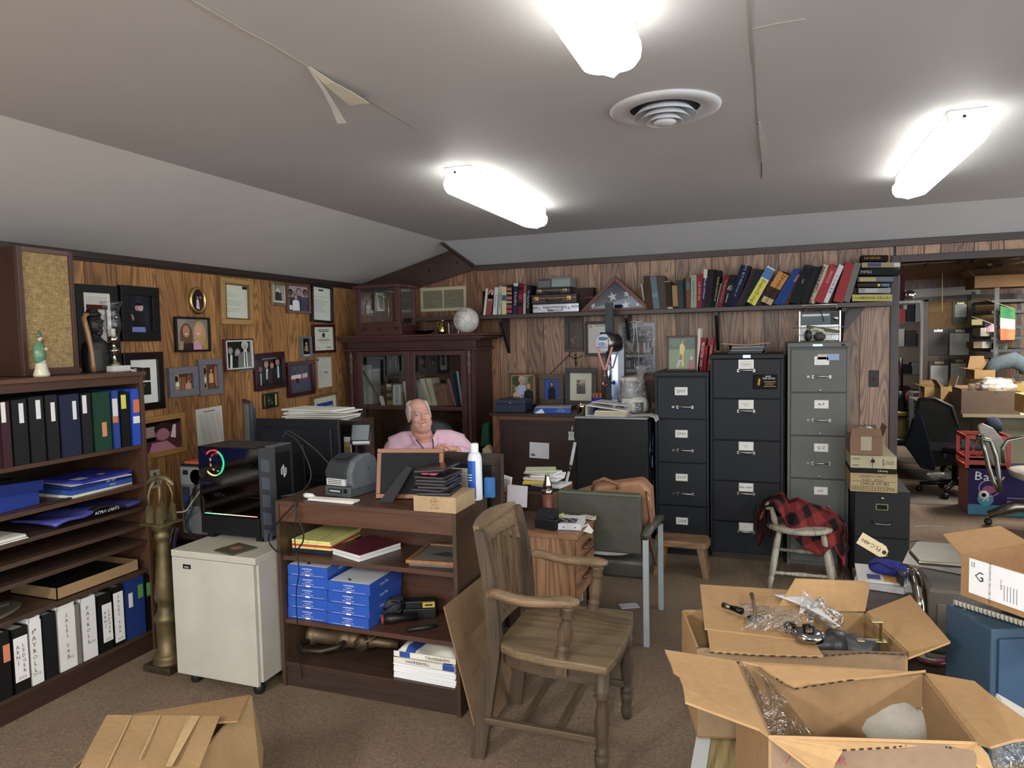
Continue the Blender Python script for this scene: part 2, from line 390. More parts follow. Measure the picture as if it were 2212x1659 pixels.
# back room ceiling: low dark grey boarded slope on the left, light panels on the right
mb=MB()
pA,pB=PY(1940,583,5.9),PY(1960,592,9.8)
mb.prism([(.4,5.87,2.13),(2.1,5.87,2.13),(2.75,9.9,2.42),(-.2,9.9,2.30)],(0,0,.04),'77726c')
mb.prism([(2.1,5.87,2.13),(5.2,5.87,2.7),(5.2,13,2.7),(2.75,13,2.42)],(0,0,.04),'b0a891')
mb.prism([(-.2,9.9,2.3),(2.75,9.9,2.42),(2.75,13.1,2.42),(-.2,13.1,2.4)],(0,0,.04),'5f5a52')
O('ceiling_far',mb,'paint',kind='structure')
mb=MB()
for (x0_,y0_),(x1_,y1_) in (((1946,588),(1968,570)),((1998,588),(2025,567)),((2068,583),(2106,564)),((2096,583),(2135,563))):
    a,b_=PY(x1_,y1_,5.95),PY(x0_,y0_,9.6);a.z=2.13+.002;b_.z=2.36
    mb.tube([V((a.x,5.95,2.128)),V((b_.x,9.6,2.325+.03*(b_.x/2.5)))],.012,'2a2624',4)
O('ceiling_far_seam',mb,'matte',kind='structure')
mb=MB()
for (x0_,y0_),(x1_,y1_) in (((2136,572),(2198,596)),((2116,581),(2168,602)),((2150,572),(2212,565))):
    a,b_=PZ(x0_,y0_,2.33),PZ(x1_,y1_,2.33)
    if a.y < 13 and b_.y < 13:mb.tube([a,b_],.02,'c9c2ab',4)
if mb.v:O('trim_6',mb,'matte',kind='structure')

# ================================================================ CEILING FIXTURES
def oval(w,l,n=8):
    pts=[]
    for sx,sy,a0 in ((1,1,0),(-1,1,90),(-1,-1,180),(1,-1,270)):
        for k in range(n+1):
            a=math.radians(a0+90*k/n);r=w*.72
            pts.append((sx*(w-r)+r*math.cos(a),sy*(l-r)+r*math.sin(a)))
    return pts
def fixture(x,ya,yb,lab,w=.066):
    t=T('ceiling_light',lab,'light',(x,(ya+yb)/2,ZC),'fluorescent wraparound ceiling lights');L=(yb-ya)/2;yc=(ya+yb)/2
    b=MB().box(x-w,ya,ZC-.055,x+w,yb,ZC-.001,'f2f2ee');h=O('housing',b,'enamel',t,bevel=.003)
    d=MB()
    for s in (ya-.001,yb+.001):d.lathe([(.006,-.001),(.006,.001)],(x-.01,s,ZC-.028),'33302c',10,'y')
    O('screw',d,'metal',h)
    vs_=[];F=[];rings=[(1.0,0),(1.06,-.004),(1.08,-.02),(1.04,-.042),(.9,-.06),(.6,-.068),(.0,-.07)]
    ov=oval(w+.012,L+.012);n=len(ov)
    for i,(s,dz) in enumerate(rings):
        for (a,b_) in ov:
            k=1-(1-s)*.5 if s < 1 else s
            vs_.append((x+a*s,yc+(b_ if s == 0 else (abs(b_)-(1-s)*(w+.01))*(1 if b_ > 0 else -1)),ZC-.055+dz))
    for i in range(len(rings)-1):
        for k in range(n):F.append((i*n+k,(i+1)*n+k,(i+1)*n+(k+1) % n,i*n+(k+1) % n))
    e=MB().add(vs_,F,(1,.985,.93),True);O('diffuser',e,'lamp',t)
fixture(-1.405,3.11,4.33,'lit ceiling light above the seated man, left of the round vent')
fixture(.70,3.13,4.32,'long lit ceiling light at the right, above the passage to the back room')
fixture(-.40,.72,1.93,'long lit ceiling light cut off by the top of the picture, nearest the round vent')
vx,vy=-.36,2.652
t=T('ceiling_vent','round white stepped air vent on the ceiling between the lamps','vent',(vx,vy,ZC))
b=MB().lathe([(.125,-.001),(.13,-.012),(.185,-.014),(.198,-.008),(.20,-.001)],(vx,vy,ZC),'d5d7dc',40);O('rim',b,'enamel',t)
b=MB().lathe([(0,-.0025),(.128,-.002)],(vx,vy,ZC),'2f3136',32);O('throat',b,'matte',t)
for i,(r,z) in enumerate(((.112,-.012),(.088,-.024),(.064,-.036))):
    b=MB().lathe([(r-.026,z+.012),(r,z-.012),(r+.003,z-.012),(r-.023,z+.014)],(vx,vy,ZC-.006),'c9ccd2',36);O('louver',b,'enamel',t)
b=MB().lathe([(0,-.062),(.03,-.06),(.042,-.052),(.035,-.045),(.006,-.045),(.006,-.002)],(vx,vy,ZC),'d2d5da',24);O('center_cone',b,'enamel',t)

# ================================================================ pictures
def draw(mb,shapes,w,h,z):
    # shapes in unit space, y up; real printed marks on a flat sheet
    k=0
    for s in shapes:
        k+=1;zz=z+.0004*k;q=lambda u,v:((u-.5)*w,(v-.5)*h,zz)
        if s[0] == 'r':mb.quad(q(s[1],s[2]),q(s[3],s[2]),q(s[3],s[4]),q(s[1],s[4]),s[5])
        elif s[0] == 'e':
            n=14;mb.add([q(s[1]+s[3]*math.cos(2*math.pi*i/n),s[2]+s[4]*math.sin(2*math.pi*i/n)) for i in range(n)],[tuple(range(n))],s[5])
        elif s[0] == 'p':mb.add([q(*p) for p in s[1]],[tuple(range(len(s[1])))],s[2])
        elif s[0] == 't':
            vs_,fs=text_geo(s[1]);sz=s[4]*h*1.4;x_,y_,_=q(s[2],s[3]);mb.add([(x_+v.x*sz,y_+v.y*sz,zz) for v in vs_],fs,s[5])
def person(cx,top,hh,skin='c99a80',hair='3a2a20',cloth='20222a',w=1.0,longhair=False):
    r=hh*.13;y=top-r*1.2;o=[]
    if longhair:o.append(('e',cx,y-r*.7,r*1.15*w,r*2.2,hair))
    o+=[('p',[(cx-r*2.1*w,top-hh),(cx-r*1.9*w,y-r*2.1),(cx-r*.6*w,y-r*1.3),(cx+r*.6*w,y-r*1.3),(cx+r*1.9*w,y-r*2.1),(cx+r*2.1*w,top-hh)],cloth),
          ('e',cx,y+r*.25,r*.95*w,r*1.15,hair),('e',cx,y-r*.1,r*.75*w,r*1.02,skin)]
    if hh > .55:
        o+=[('e',cx-r*.28*w,y+r*.1,r*.1*w,r*.07,'2a1c18'),('e',cx+r*.28*w,y+r*.1,r*.1*w,r*.07,'2a1c18'),('e',cx,y-r*.5,r*.25*w,r*.1,'a04a4a')]
    return o
def letter(lines=11,c='77736a',x0=.12,x1=.86,seed=1):
    rn=random.Random(seed);o=[]
    for i in range(lines):
        y=.72-.56*i/lines
        if rn.random() < .2:continue
        o.append(('r',x0,y,x0+(x1-x0)*rn.uniform(.55,1),y+.007,c))
    return o
def picture(name,label,M,w,h,bw,fc,dep=.02,mw=0,mc='eeeadf',bg='888888',shapes=(),fmat='wood',group='framed pictures on the left wall',inner=None,cat='picture frame',mw2=None,loc=None):
    o0=V((M[0][3],M[1][3],M[2][3]));t=T(name,label,cat,o0,group)
    f=MB(M);a,b_=w/2,h/2
    for x0,y0,x1,y1 in ((-a,b_-bw,a,b_),(-a,-b_,a,-b_+bw),(-a,-b_+bw,-a+bw,b_-bw),(a-bw,-b_+bw,a,b_-bw)):
        f.grain='x' if (x1-x0) > (y1-y0) else 'y'
        f.box(x0,y0,-dep/2,x1,y1,dep/2,fc)
    if inner:
        i_=bw-.004
        for x0,y0,x1,y1 in ((-a+i_,b_-bw-.006,a-i_,b_-i_),(-a+i_,-b_+i_,a-i_,-b_+bw+.006),(-a+i_,-b_+i_,-a+bw+.006,b_-i_),(a-bw-.006,-b_+i_,a-i_,b_-i_)):f.box(x0,y0,-dep/2,x1,y1,dep/2+.002,inner)
    O('frame',f,fmat,t,bevel=.002)
    z=-dep*.15
    iw,ih=w-2*bw,h-2*bw
    if mw:
        m=MB(M).box(-iw/2,-ih/2,z-.003,iw/2,ih/2,z,mc);O('mount',m,'paper',t);z+=.0006
        iw -= 2*mw;ih -= 2*(mw2 or mw)
    p=MB(M);p.box(-iw/2,-ih/2,z-.002,iw/2,ih/2,z+.0004,bg);draw(p,shapes,iw,ih,z+.0004);O('photograph',p,'gloss' if cat != 'framed letter' else 'paper',t)
    return t
def LM(x0,y0,x1,y1,off=.012,tilt=0):     # matrix of a rectangle hung on the left wall, from its edges
    ya,yb,za,zb=rX(x0,y0,x1,y1,XL+off)
    M=Matrix.Translation((XL+off,(ya+yb)/2,(za+zb)/2)) @ Matrix(((0,0,1,0),(1,0,0,0),(0,1,0,0),(0,0,0,1))) @ Matrix.Rotation(tilt,4,'Z')
    return M,yb-ya,zb-za
def BM(x0,y0,x1,y1,Y,tilt=0,lean=0):    # rectangle facing the room at depth Y
    xa,xb,za,zb=rY(x0,y0,x1,y1,Y)
    M=Matrix.Translation(((xa+xb)/2,Y,(za+zb)/2)) @ Matrix(((1,0,0,0),(0,0,-1,0),(0,1,0,0),(0,0,0,1))) @ Matrix.Rotation(tilt,4,'Z') @ Matrix.Rotation(lean,4,'X')
    return M,xb-xa,zb-za
dark='17151a'
def wallpic(rect,label,bw,fc,tilt=0,off=.014,**k):
    M,w,h=LM(*rect,off=off,tilt=math.radians(tilt));return picture(k.pop('name','picture_frame'),label,M,w,h,bw,fc,**k)
wallpic((166,616,256,792),'black frame with a white double mount, behind the dark carved bust',.045,'1a1a1c',mw=.02,bg='dedad0',shapes=[('r',0,.78,1,.86,'5a1f1c'),('r',.04,.1,.9,.7,'cbc7bd'),('r',.88,0,.93,.86,'5a1f1c')],fmat='plastic')
wallpic((259,619,342,737),'wide black frame with a dark photo of two people holding each other',.055,'141518',-.5,.02,dep=.03,bg='1d2030',fmat='plastic',
        shapes=[('r',.4,.75,.62,1,'2a2e3f'),('p',[(.15,.02),(.2,.5),(.35,.58),(.62,.58),(.75,.45),(.78,.02)],'0d0d12'),('e',.42,.66,.1,.08,'c77f8c'),('e',.56,.67,.12,.1,'d4a0a8'),('e',.5,.76,.17,.04,'0f0e12'),('p',[(.2,.3),(.14,.47),(.2,.5),(.28,.36)],'b87a78'),('p',[(.15,.0),(.17,.14),(.72,.14),(.75,.0)],'7b87c9')])
wallpic((268,761,353,887),'large dark frame with a wide white mount and four small photos',.045,'21161a',0,.018,mw=.05,mc='efeee6',bg='2c2722',fmat='gloss',shapes=[('r',0,.47,1,.53,'efeee6')]+person(.5,.93,.38,'a58a6a','171310','3a4a30')+person(.5,.42,.38,'8a8a50','171310','20301c'))
wallpic((300,897,401,985),'gold frame with a reddish photo of a small child',.035,'c08a3e',1,.014,bg='5b3038',shapes=[('r',0,.85,1,1,'15100f'),('r',.02,.45,.3,.85,'a88a86'),('e',.5,.6,.22,.28,'8a5560'),('e',.52,.74,.25,.2,'3a2420'),('e',.5,.55,.17,.2,'b06f78'),('p',[(.1,0),(.2,.3),(.6,.3),(.85,.0)],'c07a92'),('p',[(.7,.4),(.78,.8),(.86,.82),(.84,.35)],'e0d0d0'),('r',.0,.36,.3,.5,'14100f')])
wallpic((378,685,453,760),'black frame with a close photo of two smiling long-haired women',.014,'15151a',-.3,bg='8a7f6c',fmat='plastic',shapes=[('r',.0,.0,.3,1,'9b9080'),('e',.3,.45,.2,.42,'6e4f34'),('e',.3,.6,.11,.2,'c08468'),('p',[(.05,0),(.12,.22),(.5,.22),(.55,0)],'3a2c2a'),('e',.72,.5,.21,.44,'c8a25c'),('e',.68,.62,.12,.2,'e0a48c'),('p',[(.5,0),(.52,.26),(.66,.3),(.8,0)],'dba0b4'),('e',.3,.51,.05,.02,'f4e6e0'),('e',.68,.53,.05,.02,'f4e6e0'),('p',[(.05,.0),(.08,.25),(.2,.3),(.18,.0)],'b08a58'),('p',[(.8,0),(.85,.3),(.97,.3),(.95,0)],'b8903f')])
# oval
M,w,h=LM(410,622,444,677,.012)
t=T('oval_picture_frame','small oval gold frame with a dark portrait of two figures','picture frame',(M[0][3],M[1][3],M[2][3]),'framed pictures on the left wall')
f=MB(M).tube([(w/2*.9*math.cos(a*math.pi/18),h/2*.93*math.sin(a*math.pi/18),0) for a in range(36)],.013,'d9bd6c',8,True);O('frame',f,'metal',t)
p=MB(M);draw(p,[('e',.5,.5,.44,.45,'2a1618'),('p',[(.38,.2),(.42,.55),(.55,.55),(.6,.15)],'d8ccd4'),('e',.48,.62,.06,.05,'b98a80'),('p',[(.58,.15),(.6,.55),(.72,.55),(.75,.15)],'5a2c2c'),('e',.66,.62,.06,.05,'a9806c')],w,h,0);O('photograph',p,'gloss',t)
wallpic((477,603,544,701),'wide honey-coloured wooden frame with a typed letter',.04,'c89a52',-1.2,bg='d8d9c6',inner='8a6430',cat='framed letter',name='framed_letter',shapes=[('r',.76,.88,.97,.97,'2a2a26')]+letter(12,'88887c',.1,.72,3)+[('r',.8,.8-.04*i,.97,.806-.04*i,'a8a89a') for i in range(9)])
wallpic((363,793,426,856),'wide grey frame with a landscape photo of people by columns',.045,'77747c',.5,bg='5a3828',fmat='enamel',dep=.03,shapes=[('r',0,0,.32,1,'b59b78'),('e',.15,.7,.12,.2,'1f1a12'),('e',.22,.35,.1,.15,'efe6c8'),('p',[(.34,0),(.32,.8),(.66,.8),(.68,0)],'a3653c'),('r',.42,0,.46,.8,'6a3f26'),('r',.56,0,.59,.8,'6a3f26'),('e',.86,.65,.12,.3,'8a4f3c')]+person(.8,.6,.6,'d39a70','2a1a14','cf9a78'))
wallpic((428,775,478,853),'wide grey frame with a tall photo of people and a pale tree',.04,'77747c',1,bg='6a3f28',fmat='enamel',dep=.03,shapes=[('r',0,0,.3,1,'a08c6c'),('e',.14,.75,.14,.15,'1a1610'),('e',.16,.4,.12,.12,'e0d7b8'),('e',.12,.15,.12,.1,'1f1a12'),('r',.5,.0,.75,.5,'7a4c2c')]+person(.6,.85,.6,'d0956c','2a1c14','d7a860')+[('e',.92,.5,.12,.45,'b0704a')])
wallpic((484,732,546,800),'dark red frame with a black and white photo of three people',.014,'5a2c28',.6,dep=.028,bg='232320',fmat='gloss',inner='d8d8d0',shapes=person(.2,.78,.85,'a8a8a0','55554e','0f0f10')+[('p',[(.15,.0),(.18,.5),(.26,.5),(.24,.0)],'e6e6e0')]+person(.46,.7,.75,'b4b4ac','8a8a80','101010',longhair=True)+person(.74,.97,1.1,'b9b9b2','cfcfca','77776f')+[('p',[(.66,.0),(.68,.66),(.8,.66),(.82,.0)],'e8e8e2'),('p',[(.72,0),(.72,.6),(.76,.6),(.77,0)],'3a3a38')])
wallpic((549,762,614,841),'wide plum-dark frame with a photo of four people in dark suits',.04,'321219',2,.016,dep=.03,bg='0f0c0d',fmat='gloss',shapes=[('r',.22,.96,.85,1,'b89a98')]+person(.12,.72,.75,'a86a58','14100e','181820')+[('p',[(.09,0),(.1,.45),(.16,.45),(.17,0)],'d8d8d8')]+person(.37,.9,.9,'c48c74','55504a','15151c')+[('p',[(.33,.2),(.34,.6),(.42,.6),(.42,.2)],'d8d8dc')]+person(.6,.83,.82,'b87c66','4a2f24','33201c')+person(.84,.95,.93,'b87e6a','24201c','14141c')+[('p',[(.8,.2),(.81,.65),(.88,.65),(.88,.2)],'d0d4e0')])
wallpic((586,610,616,660),'small silver frame with a black and white group photo',.018,'b8ad92',-1.5,bg='8f8f88',fmat='metal',inner='d5ccb0',shapes=[('r',0,.0,1,.14,'d6d3c6'),('p',[(.25,.15),(.28,.6),(.8,.6),(.85,.15)],'1e1e1e'),('e',.38,.68,.1,.08,'c8c8c0'),('e',.62,.64,.1,.08,'c0c0b8'),('e',.5,.75,.09,.07,'d0d0c8')])
wallpic((618,613,669,677),'brown round-cornered frame with a photo of a team in white and dark coats',.022,'6e4430',0,bg='b99aa4',fmat='gloss',dep=.028,shapes=[('r',0,0,1,.2,'2c2230'),('r',.25,.65,.7,.8,'8f8088')]+person(.15,.85,.9,'4a3a40','17131a','1b2036')+person(.55,.92,.9,'c88c78','5a4038','1e2230')+person(.85,.88,.92,'5a4644','17131a','1d2748')+person(.36,.66,.66,'c09088','40302c','ebe7ee')+[('e',.1,.12,.09,.1,'e5e0ea')])
wallpic((672,617,717,697),'glossy black frame with a typed letter, nearest the top corner of the wall',.02,'1c2126',-2,.02,dep=.03,bg='dcdcd0',fmat='gloss',cat='framed letter',name='framed_letter',shapes=[('r',.35,.9,.62,.95,'3a3a36')]+letter(12,'77776e',.1,.9,8))
wallpic((675,701,723,762),'plum-dark frame with a printed certificate and round seal',.022,'3a1518',.5,bg='dedbc6',fmat='gloss',cat='framed letter',name='framed_letter',shapes=[('r',.22,.86,.8,.89,'333'*2),('r',.26,.79,.76,.82,'333333'),('e',.5,.65,.08,.1,'35354a'),('r',.25,.52,.75,.53,'66665c'),('r',.2,.42,.8,.45,'2a2a2a'),('r',.3,.36,.7,.37,'77776c'),('r',.3,.3,.7,.31,'77776c'),('r',.62,.1,.88,.14,'66665c'),('r',.1,.1,.3,.115,'66665c')])
wallpic((650,727,672,773),'smallest grey frame with a dark photo of one figure',.016,'74747a',.5,dep=.028,bg='14130f',fmat='enamel',shapes=[('r',0,.0,1,.08,'d8d8d8'),('p',[(.3,.3),(.45,.6),(.75,.6),(.8,.25)],'a89a5a'),('e',.6,.7,.12,.08,'c8a080')])
wallpic((620,780,677,855),'wide burgundy frame with a purple photo of a hall under string lights',.032,'43161d',1.5,.016,dep=.03,bg='3a3048',fmat='gloss',shapes=[('r',0,0,1,.38,'4a4c62'),('r',0,.38,1,.5,'6a3a4c'),('p',[(.08,.5),(.1,.64),(.55,.66),(.55,.5)],'e4d2c4'),('p',[(.6,.5),(.6,.66),(.85,.68),(.85,.52)],'d8b8b4'),('r',.3,.34,.42,.52,'1a1620')]+[('e',random.Random(i).random(),.7+.28*random.Random(i+50).random(),.008,.007,'cfc6ee') for i in range(22)])
wallpic((682,767,719,841),'light oak frame with a typed letter, below the certificate',.018,'b07c46',.5,bg='c9c8bb',cat='framed letter',name='framed_letter',shapes=[('e',.12,.92,.06,.04,'44445a'),('r',.4,.93,.62,.94,'66665c')]+letter(9,'88887e',.12,.85,12)+[('r',.5,.48,.72,.51,'44445a')])
wallpic((568,849,600,881),'small dark frame with yellow bars on both sides of a drawing',.008,'2e2c22',1,bg='1e221c',fmat='plastic',shapes=[('r',.0,.05,.13,.95,'cdbb2e'),('r',.87,.05,1,.95,'cdbb2e'),('r',.38,.15,.4,.85,'a8ad98'),('r',.3,.5,.6,.52,'a8ad98'),('e',.6,.3,.1,.12,'4f564a')])
wallpic((675,851,731,930),'tan frame with a cream mount and bright blue photo, behind the paper heap',.022,'8a6a44',2.5,mw=.05,mc='d8cfb4',bg='1f4aa0',shapes=[('r',.6,.7,.95,.8,'9fb8e0'),('e',.3,.3,.1,.14,'c8a0a0'),('e',.6,.3,.1,.14,'b89090'),('p',[(.15,0),(.2,.2),(.8,.2),(.85,0)],'1a2030')])
M,w,h=LM(425,880,482,965,.003,math.radians(1.5))
mb=MB(M).box(-w/2,-h/2,-.001,w/2,h/2,.0005,'dddad0');draw(mb,[('r',.28,.9,.72,.92,'55554e')]+[('r',.08+.21*(i % 4),.84-.035*(i//4),.24+.21*(i % 4),.848-.035*(i//4),'a5a399') for i in range(84)],w,h,.0006)
O('notice_sheet',mb,'paper',label='white typed list pinned to the left wall above the computer',cat='paper')
M,w,h=LM(328,1022,340,1047,.004)
mb=MB(M).box(-.035,-.057,-.004,.035,.057,.004,'c9c4b8').box(-.012,.012,.004,.012,.04,.005,'6a665c').box(-.012,-.04,.004,.012,-.012,.005,'6a665c')
O('wall_socket',mb,'plastic',label='cream electrical outlet low on the left wall beside the bookcase',cat='outlet',bevel=.002)
# ================================================================ LEFT BOOKCASE
BR='5c3a26'
BX,BY0,BY1,BT=-3.01,1.15,2.705,1.455      # front plane, ends, top
SH=[1.082,.881,.762,.672,.585,.435,.107]
t=T('bookcase','long dark brown open bookcase of binders along the left wall','bookcase',(-3.3,1.9,0))
O('top_board',MB(grain='y').box(XL+.03,BY0,BT-.02,BX+.012,BY1+.01,BT,'6e4730').box(BX-.03,BY0,BT-.06,BX-.004,BY1-.02,BT-.02,BR),'wood',t,bevel=.002)
O('side_panel',MB().box(XL+.03,BY1-.02,0,BX,BY1,BT-.02,BR),'wood',t,bevel=.001)
O('side_panel',MB().box(XL+.03,BY0,0,BX,BY0+.02,BT-.02,BR),'wood',t)
O('back_panel',MB().box(XL+.025,BY0+.02,0,XL+.045,BY1-.02,BT-.02,'3a241a'),'wood',t)
for z in SH:O('shelf',MB(grain='y').box(XL+.045,BY0+.02,z-.02,BX-.012,BY1-.021,z,'5e3c28' if z > .8 else '513a2c'),'wood',t,bevel=.001)
O('plinth',MB(grain='y').box(BX-.03,BY0+.02,0,BX-.012,BY1-.021,.086,'422a20'),'wood',t)
def binder(x0,x1,yt,yb,c,lab,z,XP=-3.02,labels=(),h=None,grp='binders on the top shelf of the left bookcase',dep=.27):
    ya,yb_,za,zt=rX(x0,yt,x1,yb,XP);ya=max(ya,BY0+.03);yb_=min(yb_,BY1-.0215);ya=min(ya,yb_-.03)
    rp=PX((x0+x1)/2,yt,XP).z
    zt=min(z+(h or (rp-PX((x0+x1)/2,yb,XP).z)),1.39 if z > 1 else .411)
    m=MB();g=.0012
    m.box(XP-dep,ya+g,z+.001,XP,ya+g+.004,zt,c).box(XP-dep,yb_-g-.004,z+.001,XP,yb_-g,zt,c).box(XP-.004,ya+g,z+.001,XP,yb_-g,zt,c)
    r=O('binder',m,'plastic',label=lab,cat='binder',group=grp,bevel=.0012)
    r['label']=lab
    O('paper_block',MB().box(XP-dep+.01,ya+.008,z+.006,XP-.012,yb_-.008,zt-.008,'c9c5b8'),'paper',r)
    for L in labels:
        a,b_,c_,d=rX(*L[0],XP+.0006);c_=max(c_,z+.004);q=MB().box(XP,a,c_,XP+.0008,b_,d,L[1]);yc=(a+b_)/2
        for (txt,fy,hz,colr) in L[2:]:
            q.text(txt,(XP+.0012,a+(b_-a)*fy[0],c_+(d-c_)*fy[1]),(0,1,0),(0,0,1),hz,colr)
        O('spine_label',q,'paper',r)
    return r
W_='e6e2e0';lines=lambda:('||',(.5,.5),.03,'c0504a')
def ruled(x0,y0,x1,y1):return ((x0,y0,x1,y1),W_)
binder(1,25.5,863,1007,'3d1c26','maroon binder at the picture edge, leftmost on the top shelf of the left bookcase',SH[0],labels=[ruled(2.4,869,12,913)])
binder(26.5,62.5,860,1003,'17181b','black binder with a low white spine sticker, right of the maroon one',SH[0],labels=[ruled(41,871,51,914)])
binder(63.5,98.5,856,999,'1b1b1d','creased black binder with a high white spine sticker, second of three black ones',SH[0],labels=[ruled(77.5,864,87.5,905)])
binder(99.5,128.5,853,994,'1c1d20','black binder left of the dark navy one on the top shelf',SH[0],labels=[ruled(110,869,119,910)])
binder(130,175,852,987,'1f2541','wide dark navy binder with a white spine sticker',SH[0],labels=[ruled(157,866,165,906)])
binder(176,200,849,979,'1d1e23','black binder squeezed between the dark navy and the green binder',SH[0],labels=[ruled(178,854,187,893)])
binder(201,241,847,975,'14402c','green binder with a low orange spine sticker',SH[0],labels=[((221,912,231,943),'d98a58')])
binder(242.5,259,840,966,'2a4596','thin blue binder with white and flame-coloured spine paper',SH[0],labels=[((243,861,254,899),'dcd9d8'),((244,899,255,913),'d07a35')])
binder(260,281,841,960,'121314','thin black binder with a yellow spine sticker',SH[0],labels=[((261.5,853,272,883),'d8d62e')])
binder(283,316,837,959,'1f4fbe','bright blue binder with orange sticker, rightmost on the top shelf',SH[0],labels=[((288,863,301,891),'d96f42'),((288,899,302,914),'dfe0e2')])
G2='binders on the bottom shelf of the left bookcase';Z7=SH[6]
def stack(s):return '\n'.join(s)
INK='2a2a2c'
binder(-20,26,1365,1520,'111214','black binder with an orange spine sticker, bottom shelf at the picture edge',Z7,labels=[((7,1392,22,1430),'d97a52')],grp=G2,h=.29)
binder(27.5,64,1350,1492,'131315','black binder labelled ABNJ LEDGER 2012 in stacked letters',Z7,labels=[((31,1374,62,1471),W_,(stack('LEDGER'),(.68,.5),.016,INK),(stack('ABNJ'),(.27,.6),.016,INK),('2012',(.5,.07),.012,INK))],grp=G2)
binder(65.5,92,1334,1483,'dedcd8','white binder labelled PAYROLL 2012 in stacked letters',Z7,labels=[((66,1340,92,1478),'e2dfdc',(stack('PAYROLL'),(.35,.53),.020,INK),('2012',(.45,.16),.013,INK),('.',(.5,.93),.05,INK))],grp=G2)
binder(93,125,1327,1469,'16171a','plain black binder between the PAYROLL 2012 and SALES TAX 2012 ones',Z7,grp=G2)
binder(126.5,166,1310,1456,'d8d5d0','white binder labelled SALES TAX 2012 in stacked letters',Z7,labels=[((127,1314,165,1452),'dedbd6',(stack('SALES TAX'),(.5,.55),.017,INK),('2012',(.62,.18),.013,INK))],grp=G2)
binder(167,176,1301,1434,'77766f','thin grey binder left of the white PAYROLL 2013 one',Z7,grp=G2)
binder(177,210,1291,1428,'dad8d4','white binder labelled PAYROLL 2013 in stacked letters',Z7,labels=[((178,1294,209,1424),'dedbd8',(stack('PAYROLL'),(.42,.58),.019,INK),('2013',(.6,.27),.013,INK))],grp=G2)
binder(211,244,1287,1414,'121315','black binder labelled ABNJ LEDGER 2013 in stacked letters',Z7,labels=[((222,1303,243,1386),W_,(stack('LEDGER'),(.68,.52),.015,INK),(stack('ABNJ'),(.27,.6),.015,INK),('2013',(.5,.06),.011,INK))],grp=G2)
binder(245.5,269,1269,1399,'141518','black binder labelled SALES TAX 2013 in stacked letters',Z7,labels=[((247,1278,268,1386),W_,(stack('SALES TAX'),(.5,.55),.0155,INK),('2013',(.5,.06),.011,INK))],grp=G2)
binder(270,315,1249,1385,'1d3474','wide blue binder with a white and a green spine sticker',Z7,labels=[((278,1281,287,1312),'d5d5d8'),((298,1262,309,1291),'4f8f3c')],grp=G2)
binder(316,326.5,1242,1365,'121314','thin black binder with a green sticker, rightmost on the bottom shelf',Z7,labels=[((317,1258,325,1287),'4f9a3e')],grp=G2)
# things lying on the middle shelves
z=SH[1]+.001
M=place((-3.20,1.99,z),math.radians(5))
t=T('storage_box','large blue lidded box on the second shelf with gold writing upside down','box',(-3.20,1.99,z))
O('box_body',MB(M).box(-.15,-.21,0,.12,.19,.075,'22398c'),'paper',t,bevel=.002)
M2=place((-3.20,1.99,z+.076),math.radians(5)) @ Matrix.Rotation(math.radians(-4),4,'X')
lid=O('lid',MB(M2).box(-.155,-.22,.0,.135,.2,.045,'1c2c74').box(-.15,-.215,.045,.128,.195,.047,'15192e'),'paper',t,bevel=.002)
q=MB(M2);q.text('BUSINESS',(.03,.06,.0482),(0,-1,0),(1,0,0),.035,'b8a03e').text('CONTACTS',(-.04,.06,.0482),(0,-1,0),(1,0,0),.026,'a8943a');O('lettering',q,'paper',lid)
q=MB(M2);q.box(.0,-.17,.0475,.09,-.03,.0482,'8d8f8a').box(-.02,-.12,.0482,.07,-.0,.049,'a9aaa3');O('paper_slip',q,'paper',lid)
O('magazine',MB().box(-3.055,2.19,z,-3.04,2.30,z+.008,'2b2b30'),'paper',label='strip of black printed cardboard lying on the second shelf',cat='cardboard')
fold=[('d9d4c6',.012,'cream paper bundle at the foot of the blue folder pile'),('2a4c9c',.022,'thick pale blue catalogue low in the blue folder pile'),('1c2f6e',.014,'navy catalogue with white print in the middle of the blue folder pile'),('b9bcc6',.006,'grey papers near the top of the blue folder pile'),('2b2f9a',.012,'bright blue folder topmost of the pile on the second shelf')]
zz=z
for i,(c,h,l) in enumerate(fold):
    M=place((-3.19,2.47,zz),math.radians([3,-2,4,-6,5][i]));m=MB(M).box(-.13,-.17+.012*i,0,.14,.17,h,c)
    if i == 1:m.text('5240 A',(.141,.06,h/2),(0,1,0),(0,0,1),.008,'e8e8ee')
    if i == 2:m.text('5242   5524',(.141,.04,h/2),(0,1,0),(0,0,1),.008,'e8e8ee')
    if i == 4:m.box(.03,-.1,h,.09,-.04,h+.0006,'b8bcd8').box(.05,.04,h,.08,.07,h+.0006,'c8b23a')
    O('folder',m,'paper',label=l,cat='folder',group='pile of folders on the second shelf',bevel=.001);zz+=h+.001
def paperpile(name,M,w,d,n,h,lab,cat='paper',c=('e6e3da','d9d6cc','efece4'),jit=.012,grp=None,ang=4,seed=3):
    rn=random.Random(seed);m=MB()
    for i in range(n):
        m.M=M @ Matrix.Translation((rn.uniform(-jit,jit),rn.uniform(-jit,jit),i*h/n)) @ rotz(math.radians(rn.uniform(-ang,ang)))
        m.box(-w/2,-d/2,0,w/2,d/2,h/n*.8,c[i % len(c)])
    return O(name,m,'paper',label=lab,cat=cat,group=grp)
paperpile('paper_stack',place((-3.17,1.70,z)),.25,.22,6,.03,'white papers in a clear sleeve at the left end of the second shelf','papers',seed=5)
paperpile('paper_stack',place((-3.16,1.90,SH[2]+.001)),.26,.34,5,.02,'white glossy papers on the third shelf below the blue lidded box','papers',seed=6)
